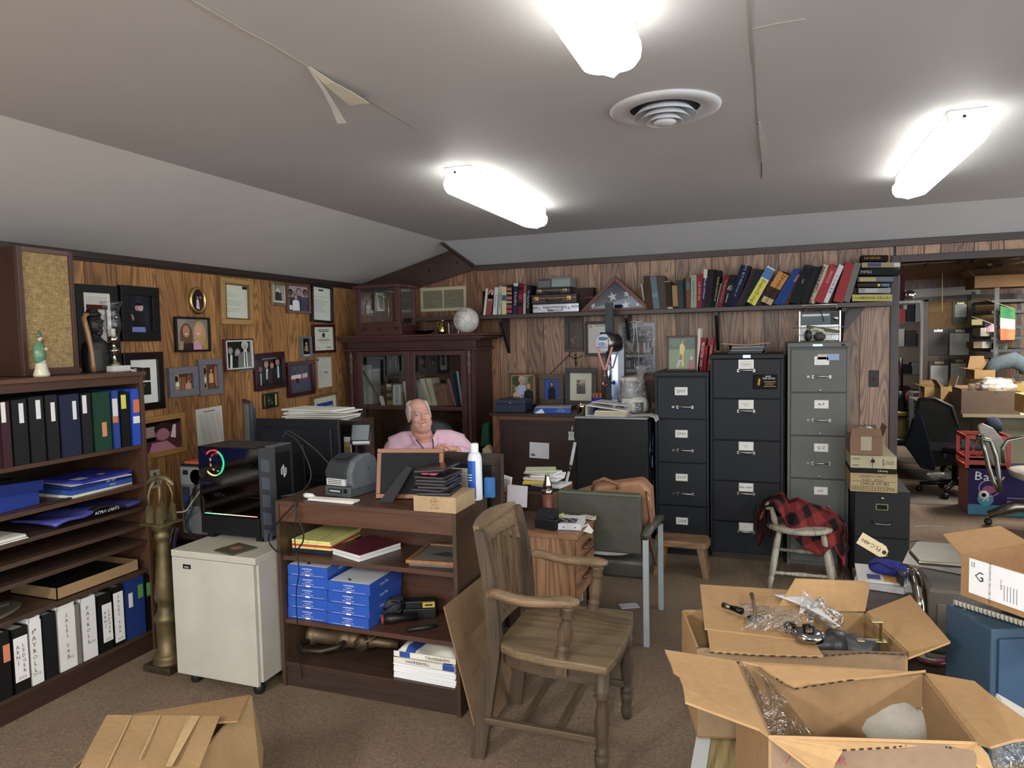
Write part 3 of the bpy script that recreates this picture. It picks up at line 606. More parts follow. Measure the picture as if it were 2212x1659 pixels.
paperpile('paper_stack',place((-3.16,1.72,SH[3]+.001)),.24,.3,5,.022,'reddish brown folders at the left of the fourth shelf','folders',c=('7a3a30','8a4a3c','6a322c'),seed=7)
M=place((-3.15,2.42,SH[2]+.0015))
bn=MB(M).sheet(lambda u,v:(.155-.30*v+.01*math.sin(9*u),-.24+.46*u,.03+.022*math.sin(3.1*u)*(1-v)+.008*math.sin(14*u+3*v)),24,8,lambda u,v:'4a4aa0' if u < .42 else ('17171c' if v < .16 and u < .78 else '3c3c86'))
b_=O('rolled_banner',bn,'plastic',label='folded purple printed banner hanging over the edge of the third shelf',cat='banner',mods=[SOL(.012,-1)])
O('lettering',MB(M).text('ASTRO LIGHTS',(.160,.02,.034),(0,1,-.0),(-.2,0,1),.014,'e0e0e8'),'paper',b_)
m=MB(place((-3.2,2.42,SH[5]+.001)));
m.box(-.15,-.22,0,.16,.22,.004,'a5845a').box(.156,-.22,0,.16,.22,.055,'b58e5e').box(-.15,-.22,0,.16,-.216,.055,'9c7a50').box(-.15,.216,0,.16,.22,.055,'9c7a50').box(-.15,-.22,0,-.146,.22,.055,'8a6c46').box(-.13,-.2,.004,.14,.2,.03,'201d1c')
O('cardboard_tray',m,'card',label='shallow cardboard tray with dark contents on the sixth shelf',cat='tray')
t=T('metal_plaque','dusty oval cast metal plaque lying on the sixth shelf','plaque',(-3.18,1.86,SH[5]+.001))
O('disc',MB().lathe([(0,0),(.17,0),(.175,.006),(.165,.012),(.15,.008),(0,.008)],(-3.2,1.88,SH[5]+.001),'5c5848',32,sc_=(.85,1.45)),'matte',t)
m=MB()
for a in (0,60,120):
    c_,s_=math.cos(math.radians(a+20)),math.sin(math.radians(a+20));m.tube([(-3.2-c_*.13,1.88-s_*.2,SH[5]+.016),(-3.2+c_*.13,1.88+s_*.2,SH[5]+.016)],.008,'6b6654',6)
m.lathe([(0,0),(.03,0),(.02,.02),(0,.026)],(-3.2,1.88,SH[5]+.012),'6b6654',14);O('relief',m,'matte',t)

# ---- on top of the bookcase
t=T('burlap_cabinet','tall wooden cabinet with a burlap front panel on the bookcase','cabinet',(-3.38,2.2,BT))
xa,ya,yb,za,zb=-3.16,PX(35,530,-3.16).y,2.475,BT+.002,2.045
m=MB().box(-3.60,ya,za,xa-.02,yb,zb,'3e2219');O('body',m,'wood',t,bevel=.003)
m=MB();w=.022
for q in ((ya,za,ya+w,zb),(yb-w,za,yb,zb)):m.box(xa-.02,q[0],q[1],xa,q[2],q[3],'55332a')
m.grain='y';m.box(xa-.02,ya+w,zb-w,xa,yb-w,zb,'6a4a40').box(xa-.02,ya+w,za,xa,yb-w,za+w+.012,'5a3428')
O('front_frame',m,'wood',t,bevel=.002)
O('burlap_panel',MB().box(xa-.02,ya+w,za+w+.012,xa-.010,yb-w,zb-w,'a88c58'),'burlap',t)
# bishop figurine
p=PX(90,806,-3.08);fx,fy=-3.08,p.y
t=T('figurine','small painted bishop figurine in a green cape and mitre before the burlap cabinet','figurine',(fx,fy,BT))
O('robe',MB().lathe([(.031,0),(.033,.01),(.024,.04),(.019,.075),(.017,.085)],(fx,fy,BT+.001),'d8cfae',16),'gloss',t)
O('cape',MB().lathe([(.019,.062),(.024,.068),(.028,.10),(.024,.14),(.013,.155),(.008,.162)],(fx,fy-.004,BT),'5d8a66',16,sc_=(.8,1)),'gloss',t)
O('sash',MB().lathe([(.0195,.055),(.022,.062),(.0195,.07)],(fx,fy,BT),'9fb3c8',14),'gloss',t)
O('head',MB().ball((fx+.002,fy+.002,BT+.170),(.010,.011,.013),'cfa78e').ball((fx+.006,fy+.006,BT+.160),(.009,.009,.012),'5a4a3c'),'gloss',t)
O('mitre',MB().lathe([(.011,.176),(.013,.186),(.008,.2),(0,.212)],(fx,fy,BT),'4c6e54',12,sc_=(.7,1)),'gloss',t)
O('hand',MB().ball((fx+.016,fy+.016,BT+.125),(.007,.008,.009),'d5a893'),'gloss',t)
# carved dark bust
bx,by=-3.26,PX(208,800,-3.26).y
t=T('carved_bust','dark carved wooden bust of a woman beside the glass hurricane lamp','sculpture',(bx,by,BT))
m=MB().lathe([(.075,0),(.078,.05),(.080,.11),(.070,.15),(.040,.175),(.028,.19)],(bx,by,BT+.001),'1f1b1c',20,sc_=(.75,.9));m.ball((bx,by,BT+.245),(.042,.044,.058),'1f1b1c').ball((bx+.002,by+.01,BT+.2),(.024,.024,.04),'1f1b1c')
m.ball((bx+.043,by+.004,BT+.238),(.013,.010,.019),'1f1b1c').ball((bx+.038,by+.004,BT+.212),(.014,.019,.009),'1f1b1c').ball((bx+.032,by+.004,BT+.198),(.014,.018,.012),'1f1b1c').ball((bx-.002,by+.043,BT+.242),(.012,.008,.015),'1f1b1c').ball((bx+.02,by+.08,BT+.1),(.03,.02,.06),'1f1b1c').ball((bx+.032,by+.004,BT+.262),(.016,.032,.009),'1f1b1c')
O('bust',m,'leather',t,mods=[RM(.003),SMO(2)])
m=MB().ball((bx-.004,by-.002,BT+.295),(.040,.043,.022),'151213').lathe([(.03,.30),(.028,.32),(.01,.328)],(bx-.005,by,BT),'151213',14)
O('hair',m,'leather',t)
m=MB().tube([(bx+.05,by-.055,BT+.002),(bx+.048,by-.056,BT+.03),(bx+.05,by-.06,BT+.1),(bx+.045,by-.072,BT+.2),(bx+.04,by-.085,BT+.275),(bx+.04,by-.075,BT+.292),(bx+.04,by-.055,BT+.295)],[.011,.013,.012,.014,.013,.012,.006],'a5743f',8)
O('carved_tusk',m,'gloss',label='tan curved carving like a bird leaning in front of the dark bust',cat='carving')
# hurricane lamp on white box
hx,hy=-3.2,PX(248,790,-3.2).y
O('small_box',MB().box(hx-.035,hy-.045,BT+.001,hx+.04,hy+.06,BT+.03,'dedcd8'),'paper',label='small white box under the glass hurricane lamp',cat='box',bevel=.001)
t=T('hurricane_lamp','clear glass hurricane candle lamp on a small white box','candle lamp',(hx,hy,BT+.031))
O('base',MB().lathe([(.034,0),(.03,.006),(.012,.02),(.008,.05),(.012,.062),(.024,.07),(.026,.082),(.012,.09),(.009,.11),(.016,.118),(.024,.124),(.025,.15),(.02,.152)],(hx,hy,BT+.0315),'c9c2ae',20),'chrome',t)
O('chimney',MB().lathe([(.02,.152),(.035,.175),(.042,.21),(.036,.25),(.032,.275),(.042,.31),(.056,.33)],(hx,hy,BT+.0315),'ffffff',24),'glass',t)
O('candle',MB().lathe([(.012,.152),(.012,.19),(0,.192)],(hx,hy,BT+.0315),'e8e2d4',12),'matte',t)
O('sunglasses',MB().tube([(-3.08+.03*math.cos(a),PX(296,790,-3.08).y+.028*math.sin(a),BT+.004+.014*abs(math.sin(a*.5))) for a in [i*.45 for i in range(14)]],.003,'1c1a1a',6),'plastic',label='dark folded sunglasses at the right end of the bookcase top',cat='glasses')

# ================================================================ BRASS STAND, PRINTER CABINET, COMPUTERS
px_,py_=-2.78,2.56
t=T('brass_stand','old brass column stand with open scrolled top beside the bookcase','stand',(px_,py_,0))
P=[(.075,0),(.078,.03),(.07,.045),(.074,.06),(.066,.075),(.05,.085),(.05,.22),(.056,.235),(.062,.25),(.06,.262),(.045,.28),(.038,.31),(.042,.33),(.05,.345),(.052,.36),(.045,.43),(.034,.55),(.03,.62),(.03,.64),(.038,.65),(.038,.67),(.03,.68),(.045,.695),(.05,.71),(.052,.72)]
O('column',MB().lathe(P,(px_,py_,0),'6b5c38',24),'brass',t)
O('plate',MB().box(px_-.07,py_-.07,.72,px_+.07,py_+.07,.728,'7a6c44'),'brass',t,bevel=.003)
O('foot',MB().box(px_-.085,py_-.085,0,px_+.085,py_+.085,.035,'4c4430'),'brass',t,bevel=.008)
for sy in (-1,1):
    for sx in (-1,1):
        m=MB()
        m.prism([(px_+sx*.05,py_+sy*.045,.728),(px_+sx*.048,py_+sy*.045,.80),(px_+sx*.03,py_+sy*.045,.82),(px_+sx*.012,py_+sy*.045,.78),(px_+sx*.01,py_+sy*.045,.728)],(0,-sy*.012,0),'7a6c44')
        m.tube([(px_+sx*.03,py_+sy*.04,.81),(px_+sx*.036,py_+sy*.038,.86),(px_+sx*.028,py_+sy*.03,.9),(px_+sx*.01,py_+sy*.02,.93)],.006,'7a6c44',8)
        O('bracket',m,'brass',t)
O('cap',MB().tube([(px_-.08,py_,.91),(px_-.05,py_,.935),(px_,py_,.948),(px_+.05,py_,.94),(px_+.085,py_,.912)],[.008,.012,.013,.012,.008],'8a7b50',8),'brass',t)
# mita cabinet
cx0,cx1,cy0,cy1,cz=-2.60,-2.125,2.44,2.93,.64
t=T('copier_cabinet','beige metal cabinet on casters with a computer standing on it','cabinet',((cx0+cx1)/2,2.68,0))
O('body',MB().box(cx0,cy0+.02,.065,cx1,cy1,cz-.03,'aea899'),'enamel',t,bevel=.004)
d=O('door',MB().box(cx0-.004,cy0,.05,cx1-.012,cy0+.02,cz-.034,'b3ada0'),'enamel',t,bevel=.004)
O('top',MB().box(cx0-.004,cy0-.002,cz-.032,cx1+.002,cy1,cz,'b4ae9f'),'enamel',t,bevel=.004)
b_=O('badge',MB().box(cx0+.065,cy0-.002,cz-.083,cx0+.11,cy0+.0,cz-.063,'15151a').text('mita',(cx0+.087,cy0-.0025,cz-.074),(1,0,0),(0,0,1),.011,'dcdcdc'),'plastic',t)
for sx in (cx0+.06,cx1-.05):
    for sy in (cy0+.05,cy1-.05):O('caster',MB().lathe([(.022,0),(.025,.01),(.025,.04),(.018,.046),(.018,.065)],(sx,sy,0),'1b1b1c',14),'plastic',t)
M=place((-2.30,2.52,cz+.001),math.radians(-14))
m=MB(M).box(-.07,-.065,0,.07,.065,.006,'4a4436');m.box(-.066,-.061,.006,.066,.061,.0066,'53503a');m.add([(.0+.03*math.cos(a*.45),.005+.028*math.sin(a*.45),.0072) for a in range(14)],[tuple(range(14))],'a5645c')
O('magazine',m,'gloss',label='small magazine with a face on its cover lying before the computer',cat='magazine')
# gaming computer
X0,X1,Ya,Yb_,Z0=-2.625,-2.212,2.65,2.865,cz+.02
Z1=PY(433,964,Ya).z
t=T('computer_tower','black glass-sided computer tower with a glowing fan ring','computer',((X0+X1)/2,2.75,cz))
m=MB();th=.006
m.box(X0,Ya+.004,Z0,X1-.05,Yb_,Z0+.09,'101114').box(X0,Yb_-th,Z0,X1-.05,Yb_,Z1,'101114').box(X0,Ya+.004,Z1-.012,X1-.05,Yb_,Z1,'1a1918').box(X0,Ya+.004,Z0,X0+th,Yb_,Z1,'101114').box(X1-.06,Ya+.004,Z0,X1-.05,Yb_,Z1,'15171c')
O('chassis',m,'plastic',t,bevel=.002)
O('top_filter',MB().box(X0+.03,Ya+.03,Z1,X1-.09,Yb_-.03,Z1+.003,'3a322c'),'matte',t)
# front: faceted bezel with slanted side vents and a badge
m=MB();f0=X1-.05
m.prism([(f0,Ya,Z0),(X1-.012,Ya+.045,Z0),(X1,Ya+.06,Z0),(X1,Yb_-.04,Z0),(X1-.02,Yb_,Z0),(f0,Yb_,Z0)],(0,0,Z1-Z0),'24272c')
fr=O('front_bezel',m,'plastic',t,bevel=.002)
m=MB();nrm=V((.045,-.038,0)).normalized()
for k in range(5):
    a_,b_=Z1-.05-.085*k,Z1-.12-.085*k
    for (u,v_) in ((.2,.85),):
        A=V((f0+.038*u,Ya+.045*u,0));B=V((f0+.038*v_,Ya+.045*v_,0));o_=nrm*.001
        m.prism([A+V((0,0,b_+.012))+o_,B+V((0,0,b_))+o_,B+V((0,0,a_-.01))+o_,A+V((0,0,a_))+o_],nrm*.001,'3b404a')
O('side_vent',m,'plastic',fr)
m=MB();m.box(X1+.0005,Ya+.06,Z0+.01,X1+.002,Yb_-.045,Z1-.03,'0f1013');O('front_panel',m,'plastic',fr)
m=MB();bcx,bcy,bcz=X1+.003,(Ya+Yb_)/2+.008,Z1-.125
hx6=lambda r,a0=0:[(bcx,bcy+r*.62*math.cos(math.radians(a)),bcz+r*math.sin(math.radians(a))) for a in (90,30,-30,-90,-150,150)]
h1,h2=hx6(.032),hx6(.024)
for i in range(6):
    if i in (0,3):continue
    j=(i+1) % 6;m.prism([h1[i],h1[j],h2[j],h2[i]],(.002,0,0),'c9ccd2')
m.box(bcx,bcy-.003,bcz-.022,bcx+.002,bcy+.003,bcz+.022,'c9ccd2').box(bcx,bcy-.02,bcz-.012,bcx+.002,bcy-.01,bcz+.012,'c9ccd2').box(bcx,bcy+.01,bcz-.012,bcx+.002,bcy+.02,bcz+.012,'c9ccd2')
O('badge',m,'plastic',fr)
m=MB();m.box(f0,Ya+.05,Z1,X1-.003,Yb_-.03,Z1+.004,'5a5f66');O('top_trim',m,'plastic',fr)
O('glass_panel',MB().box(X0+.002,Ya,Z0+.095,f0-.002,Ya+.003,Z1-.004,'ffffff'),'smoked',t)
fc=PY(461,1000,Ya+.05);R1=.066
def hue(a):
    a=math.degrees(a) % 360
    return ((1,.08,.05) if 60 < a < 150 else (1,.6,.2) if 150 <= a < 230 else (1,.95,.4) if 230 <= a < 290 else (.05,.9,.35))
m=MB();n=40
for rr,dy,k in ((R1,0,1.0),(R1*.72,.02,.5)):
    for i in range(n):
        a0,a1=2*math.pi*i/n,2*math.pi*(i+1)/n;P4=[]
        for r_,a in ((rr,a0),(rr,a1),(rr-.006,a1),(rr-.006,a0)):P4.append((fc.x+r_*math.cos(a)*.95,fc.y+dy,fc.z+r_*math.sin(a)))
        c=hue((a0+a1)/2);m.prism(P4,(0,.006,0),tuple(x*k for x in c))
fan=O('fan_ring',m,'glow',t)
m=MB()
for i in range(9):
    a=i*.698;m.prism([(fc.x+.015*math.cos(a),fc.y+.022,fc.z+.015*math.sin(a)),(fc.x+.054*math.cos(a+.3),fc.y+.012,fc.z+.054*math.sin(a+.3)),(fc.x+.054*math.cos(a+.75),fc.y+.024,fc.z+.054*math.sin(a+.75))],(0,.002,0),'1a1b20')
m.lathe([(0,-.01),(.018,-.01),(.018,.01)],(fc.x,fc.y+.02,fc.z),'141418',16,'y');O('fan_blades',m,'plastic',t)
m=MB();m.box(X0+.02,Yb_-.03,Z0+.1,f0-.03,Yb_-.02,Z1-.03,'17211c');m.box(X0+.06,Yb_-.07,Z0+.235,f0-.05,Yb_-.03,Z0+.25,'3c3c3e').box(X0+.03,Ya+.04,Z0+.16,X0+.27,Yb_-.03,Z0+.2,'131416')
m.tube([(X0+.12+.02,Ya+.1,Z0+.19),(X0+.2,Ya+.05,Z0+.24),(X0+.24,Ya+.07,Z0+.3),(X0+.25,Yb_-.04,Z0+.36)],.005,'1a1a1e').lathe([(.022,0),(.024,.004),(.018,.004)],(X0+.22,Yb_-.05,Z1-.15),'4a4c50',20,'y')
for k in range(4):m.box(X0+.16,Yb_-.06,Z1-.09-.022*k,X0+.175,Yb_-.03,Z1-.082-.022*k,'55605a')
O('motherboard',m,'plastic',t)
m=MB();m.text('XFX',(X0+.09,Ya+.036,Z0+.185),(1,0,0),(0,0,1),.018,'c8c8cc',1.5).box(X0+.27,Ya+.036,Z0+.18,X0+.33,Ya+.038,Z0+.205,'8a8a8e').box(X0+.275,Ya+.0355,Z0+.185,X0+.325,Ya+.036,Z0+.2,'1a1a1e');O('card_lettering',m,'matte',t)
m=MB();ns=24
for i in range(ns):
    u=i/ns;m.box(X0+.03+(f0-.02-X0-.03)*u,Ya-.001,Z0+.1,X0+.03+(f0-.02-X0-.03)*(u+1/ns),Ya+.002,Z0+.1025,(.05+u,.9*(1-u)+.12,.3*(1-u)+.1))
O('light_strip',m,'glow',t)
for sx in (X0+.05,X1-.07):O('foot',MB().box(sx-.02,Ya+.01,cz+.001,sx+.02,Yb_-.01,Z0,'121214'),'plastic',t)
# older tower seen from behind on a low shelf against the wall
ox0,ox1,oy,oz0=-3.10,-2.93,3.0,.53
oz1=PY(405,1008,oy).z
t=T('computer_tower','older grey computer seen from its back, left of the black tower','computer',((ox0+ox1)/2,oy+.2,oz0))
O('case',MB().box(ox0,oy,oz0,ox1,oy+.38,oz1,'686c70').box(ox0-.004,oy+.01,oz1,ox1+.004,oy+.39,oz1+.012,'1d1e20').box(ox0,oy-.002,oz1-.1,ox1,oy,oz1-.005,'888c90'),'enamel',t)
m=MB();fx,fz=ox0+.115,oz1-.055
for r in (.012,.022,.032,.04):m.lathe([(r,-.004),(r+.003,-.004)],(fx,oy-.002,fz),'9a9da0',24,'y')
m.lathe([(0,-.003),(.042,-.003)],(fx,oy-.001,fz),'15161a',24,'y');m.lathe([(0,-.0045),(.013,-.0045)],(fx,oy-.001,fz),'8a8d90',18,'y');O('fan_grille',m,'matte',t)
m=MB().box(ox0+.02,oy-.004,oz1-.045,ox0+.055,oy-.002,oz1-.02,'15161a').box(ox0+.08,oy-.004,oz1-.22,ox1-.01,oy-.002,oz1-.12,'3a352e').box(ox0+.01,oy-.004,oz1-.24,ox0+.06,oy-.002,oz1-.115,'2c3036').box(ox0+.02,oy-.006,oz1-.185,ox0+.05,oy-.004,oz1-.165,'20308a');O('port_panel',m,'matte',t)
O('side_table',MB().box(-3.18,2.98,oz0-.03,-2.85,3.45,oz0-.001,'3a2318').box(-3.18,3.0,0,-3.15,3.45,oz0-.03,'2c1a12').box(-2.88,3.0,0,-2.85,3.45,oz0-.03,'3a2318'),'wood',label='dark wooden side table under the older grey computer',cat='table')
O('folder',MB(place((-3.0,3.14,oz1+.013),.05)).box(-.09,-.12,0,.12,.1,.012,'c9502a'),'paper',label='bright orange folder on the older grey computer',cat='folder')
O('router',MB(place((-2.96,3.16,oz1+.026))).box(-.09,-.08,0,.09,.08,.035,'aaa59c'),'plastic',label='off-white flat box on the orange folder',cat='box',bevel=.004)
def cable(name,pts,r,c,lab,n=6):
    # smooth through the points
    P_=[V(p) for p in pts];out=[]
    for i in range(len(P_)-1):
        a,b_,c_,d=P_[max(i-1,0)],P_[i],P_[i+1],P_[min(i+2,len(P_)-1)]
        for k in range(5):
            s=k/5;out.append(.5*((2*b_)+(c_-a)*s+(2*a-5*b_+4*c_-d)*s*s+(3*b_-a-3*c_+d)*s**3))
    out.append(P_[-1]);return O(name,MB().tube(out,r,c,n),'plastic',label=lab,cat='cable',group='loose cables')
cable('cable',[V((-2.627,2.8,.985)),PY(415,1085,2.9),PY(400,1104,2.9),PY(380,1107,2.9),PY(362,1115,2.9)],.004,'b9b4a6','pale grey cable running from the black computer to the brass stand')
rn=random.Random(4)
for i,c in enumerate(('5d5a8c','8a8aa8','2c2c34','6a6a74','403a6a')):
    x=366+4*i;cable('cable',[PY(x+4,1140,2.98-.01*i),PY(x+rn.uniform(-6,6),1180,2.98-.01*i),PY(x+rn.uniform(-6,8),1230,2.97-.01*i),PY(x+rn.uniform(-6,6),1290,2.96-.01*i),PZ(x,1400-6*i,.004)],.003,c,'one of the thin cables hanging behind the brass stand')
for i,(a_,b2,c2) in enumerate(((400,1120,405),(415,1110,400))):cable('cable',[PY(b2-690,1040,2.99),PY(a_,1100,2.98),PY(c2,1140,2.98),PY(a_+20,1165,2.98)],.003,'15151a','black cable hanging across the back of the older computer')
# ================================================================ SMALL BOOKCASE AND WHAT IT CARRIES
KX0,KX1,KY0,KY1,KT=-2.112,-1.208,2.575,2.915,.868
t=T('bookcase','low brown bookcase holding blue paper reams, a printer on top','bookcase',(-1.69,2.74,0))
C1='503926'
O('top_board',MB(grain='x').box(KX0+.018,KY0,KT-.02,KX1-.018,KY1,KT,'5a3a28'),'wood',t,bevel=.001)
O('apron',MB(grain='x').box(KX0+.018,KY0+.006,KT-.095,KX1-.018,KY0+.024,KT-.021,'66402a'),'wood',t,bevel=.001)
O('side_panel',MB().box(KX0,KY0-.002,0,KX0+.018,KY1,KT,C1),'wood',t,bevel=.001)
O('side_panel',MB().box(KX1-.018,KY0-.002,0,KX1,KY1,KT,C1),'wood',t,bevel=.001)
O('back_panel',MB(grain='x').box(KX0+.018,KY1-.012,.05,KX1-.018,KY1,KT-.02,'5c3826'),'wood',t)
S1,S2,S3=.613,.315,.115
for z in (S1,S2):O('shelf',MB(grain='x').box(KX0+.019,KY0+.012,z-.02,KX1-.019,KY1-.013,z,'5a392a'),'wood',t,bevel=.001)
O('shelf',MB(grain='x').box(KX0+.019,KY0+.004,S3-.02,KX1-.019,KY1-.013,S3,'463227'),'wood',t,bevel=.001)
O('plinth',MB(grain='x').box(KX0+.019,KY0+.012,0,KX1-.019,KY0+.03,S3-.021,'43322a'),'wood',t)
# reams of paper
def ream(x,y,z,a,lab,grp='blue reams of copy paper',h=.0485,w=.216,d=.279):
    M=place((x,y,z+.0005),a);m=MB(M).box(-w/2,-d/2,0,w/2,d/2,h,'1f55b8').box(-w/2+.006,-d/2+.006,h,w/2-.006,d/2-.006,h+.0012,'e2e4e6')
    r=O('paper_ream',m,'gloss',label=lab,cat='paper ream',group=grp,bevel=.002);q=MB(M);f=-d/2-.0006
    q.text('HAMMERMILL',(0,f,h*.72),(1,0,0),(0,0,1),.0065,'e6eaf4').text('Copy Plus',(0,f,h*.52),(1,0,0),(0,0,1),.006,'e6eaf4').text('8.5x11 | 20 | 92 | 500',(0,f,h*.32),(1,0,0),(0,0,1),.005,'e6eaf4').box(-w*.4,f,h*.12,w*.4,f+.0004,h*.14,'d8dcea').box(-.012,f-.0004,h*.06,.012,f,h*.2,'eceef4')
    q.text('Copy Plus',(w/2+.0006,-.02,h*.5),(0,1,0),(0,0,1),.013,'e6eaf4')
    q.prism([(-w/2+.07,-.09,h+.0014),(-w/2+.1,-.12,h+.0014),(-w/2+.1,-.1,h+.0014)],(0,0,.0003),'1d2a4c').box(-.03,.05,h+.0012,.05,.055,h+.0016,'55606e').box(-.02,.03,h+.0012,.06,.033,h+.0016,'77808a').text('Copy Plus',(.02,.08,h+.0018),(1,0,0),(0,1,0),.016,'1d2a4c')
    O('print',q,'paper',r);return r
nm=['bottom','second lowest','middle','second highest','top']
for i in range(5):ream(-1.983+.002*i,2.745,S2+.0505*i,math.radians(1.0*(i % 2)),'blue paper ream, %s one of the left stack of five' % nm[i])
nm=['bottom','second lowest','second highest','top']
for i in range(4):ream(-1.758+.003*i,2.735,S2+.0505*i,math.radians(-1.5+(i % 2)),'blue paper ream, %s one of the right stack of four' % nm[i])
# upper compartment
z=S1+.001
for i,(c,h,l) in enumerate((('1c2238',.018,'dark navy pad at the bottom of the legal pad pile'),('d8cf5e',.010,'yellow legal pad below the red one'),('c53a30',.009,'red pad between the yellow legal pads'),('ddd56e',.009,'yellow legal pad on the red one'),('e0d878',.010,'yellow legal pad topmost of the pile'))):
    O('legal_pad',MB(place((-1.98,2.775,z),.03*(i % 2))).box(-.105,-.13,0,.105,.13,h,c),'paper',label=l,cat='notepad',group='pile of legal pads',bevel=.001);z+=h+.001
z=S1+.001
for i,(a,l) in enumerate(((-.35,'white-paged spiral notebook under the maroon covered one'),(-.33,'spiral notebook with a maroon cover'))):
    M=place((-1.75,2.745,z),a);r=O('notebook',MB(M).box(-.105,-.12,0,.105,.12,.014,'d8d8d4'),'paper',label=l,cat='notebook',bevel=.001)
    if i == 1:O('cover',MB(M).box(-.108,-.122,.014,.108,.122,.0155,'611f33'),'plastic',r)
    m=MB(M)
    for k in range(22):m.tube([(-.108+.006*math.cos(b),-.115+.0105*k,.008+.009*math.sin(b)) for b in [j*math.pi/3 for j in range(6)]],.0006,'2a2a2c',4,True)
    O('spiral',m,'metal',r);z+=.016
M=place((-1.35,2.75,S1+.001),.1)
O('picture_frame',MB(M).box(-.12,-.12,0,.11,.13,.012,'6a6c6c'),'wood',label='grey frame lying flat at the bottom right of the upper compartment',cat='picture frame')
t=T('picture_frame','light wooden frame with a pencil drawing lying flat on the grey frame','picture frame',(-1.35,2.75,S1+.014))
m=MB(M)
for q in ((-.13,-.13,.13,-.112),(-.13,.112,.13,.13),(-.13,-.112,-.112,.112),(.112,-.112,.13,.112)):m.box(q[0],q[1],.0135,q[2],q[3],.028,'a87240')
O('frame',m,'wood',t);O('drawing',MB(M).box(-.112,-.112,.0135,.112,.112,.021,'77766e').add([(-.06,-.02,.0215),(.0,.03,.0215),(.07,.0,.0215),(.04,-.04,.0215)],[(0,1,2,3)],'4a4a48'),'paper',t)
# middle compartment: scanner tangle, brass vase
t=T('flashlight','black flashlight with a red lens ring beside the reams','flashlight',(-1.56,2.7,S2+.03))
M=place((-1.60,2.67,S2+.026),math.radians(30));
O('barrel',MB(M).lathe([(.0,-.02),(.022,-.02),(.024,.03),(.016,.05),(.016,.13),(.0,.132)],(0,0,0),'161616',16,'x'),'plastic',t)
O('lens_ring',MB(M).lathe([(.0,-.03),(.020,-.03),(.024,-.02)],(0,0,0),'8e2f2c',16,'x'),'plastic',t)
M=place((-1.52,2.79,S2+.001),math.radians(24));t=T('power_adapter','black power adapter with a yellow label among coiled cables','adapter',(-1.48,2.76,S2))
O('body',MB(M).box(-.05,-.03,.045,.09,.03,.08,'141414'),'plastic',t,bevel=.004);O('yellow_label',MB(M).box(.03,-.0315,.05,.085,-.0305,.075,'c2a73a').box(.04,-.032,.058,.075,-.0315,.066,'4a3c1c'),'paper',t)
O('bracket',MB(M).box(-.06,-.03,0,.09,.05,.044,'1a1a1c'),'plastic',t,bevel=.003)
O('grey_pouch',MB(place((-1.63,2.76,S2+.055),.2)).box(-.06,-.03,-.03,.05,.03,.03,'43454a'),'cloth',label='grey soft pouch leaning on the right stack of reams',cat='pouch',bevel=.01)
cable('cable',[(-1.60+.05*math.sin(k*1.1),2.72+.025*math.cos(k*1.7),S2+.03+.06*abs(math.sin(k*.7))) for k in range(12)],.003,'101012','tangled black cable around the adapter')
O('marker',MB(place((-1.42,2.66,S2+.012),math.radians(38))).lathe([(0,-.07),(.01,-.07),(.011,.03),(.007,.06),(0,.065)],(0,0,0),'1a1718',12,'x'),'plastic',label='thick black pen lying in front of the adapter',cat='pen')
t=T('brass_fitting','tall dark brass turned fitting at the right of the middle compartment','ornament',(-1.285,2.78,S2))
O('shaft',MB().lathe([(.04,0),(.045,.02),(.03,.03),(.03,.08),(.038,.085),(.038,.1),(.03,.11),(.034,.16),(.04,.17),(.034,.18),(.028,.2),(.03,.25),(.0,.255)],(-1.285,2.78,S2+.001),'6c5c48',22),'brass',t)
O('handle',MB().tube([(-1.30,2.77,S2+.23),(-1.35,2.75,S2+.255),(-1.385,2.74,S2+.25),(-1.37,2.73,S2+.24)],[.01,.012,.009,.006],'6c5c48',8),'brass',t)
# bottom compartment: fire hose nozzle, wrapped reams
z=S3+.062;t=T('fire_nozzle','old brass fire hose nozzle with two curved handles on the bottom shelf','nozzle',(-1.95,2.75,S3))
M=place((-1.87,2.76,z),math.radians(3))
O('barrel',MB(M).lathe([(0,-.21),(.046,-.21),(.05,-.2),(.05,-.175),(.044,-.17),(.038,-.16),(.038,-.04),(.042,-.035),(.042,.0),(.036,.005),(.04,.02),(.036,.05),(.03,.06),(.034,.1),(.03,.12),(.024,.14),(.018,.26),(.0,.26)],(0,0,0),'6c5840',26,'x'),'brass',t)
O('valve',MB(M).lathe([(0,-.05),(.032,-.048),(.036,-.03),(.036,.03),(.0,.04)],(.085,0,0),'5e4c38',18,'y'),'brass',t)
O('lever',MB(M).tube([(.07,-.052,-.015),(.10,-.055,.01),(.16,-.03,.04)],.005,'7a6a50',6),'brass',t)
for s in (-1,1):O('handle',MB(M).tube([(-.19,s*.045,-.01*0-.01),(-.21,s*.09,-.02),(-.17,s*.118,-.025),(-.08,s*.115,-.02),(-.02,s*.08,-.01),(-.0,s*.04,0)],.0115,'453a30',10),'brass',t)
zz=S3+.001
for i in range(7):O('paper_block',MB(place((-1.385,2.735,zz),math.radians(-2+1.1*(i % 3)))).box(-.15,-.14,0,.15,.14,.0085,'e9e9ea'),'paper',label='white letter paper block under the torn ream wrappers, %s' % ['lowest','second from below','third from below','fourth from below','fifth from below','second from above','uppermost'][i],cat='paper',group='white paper blocks on the bottom shelf');zz+=.0095
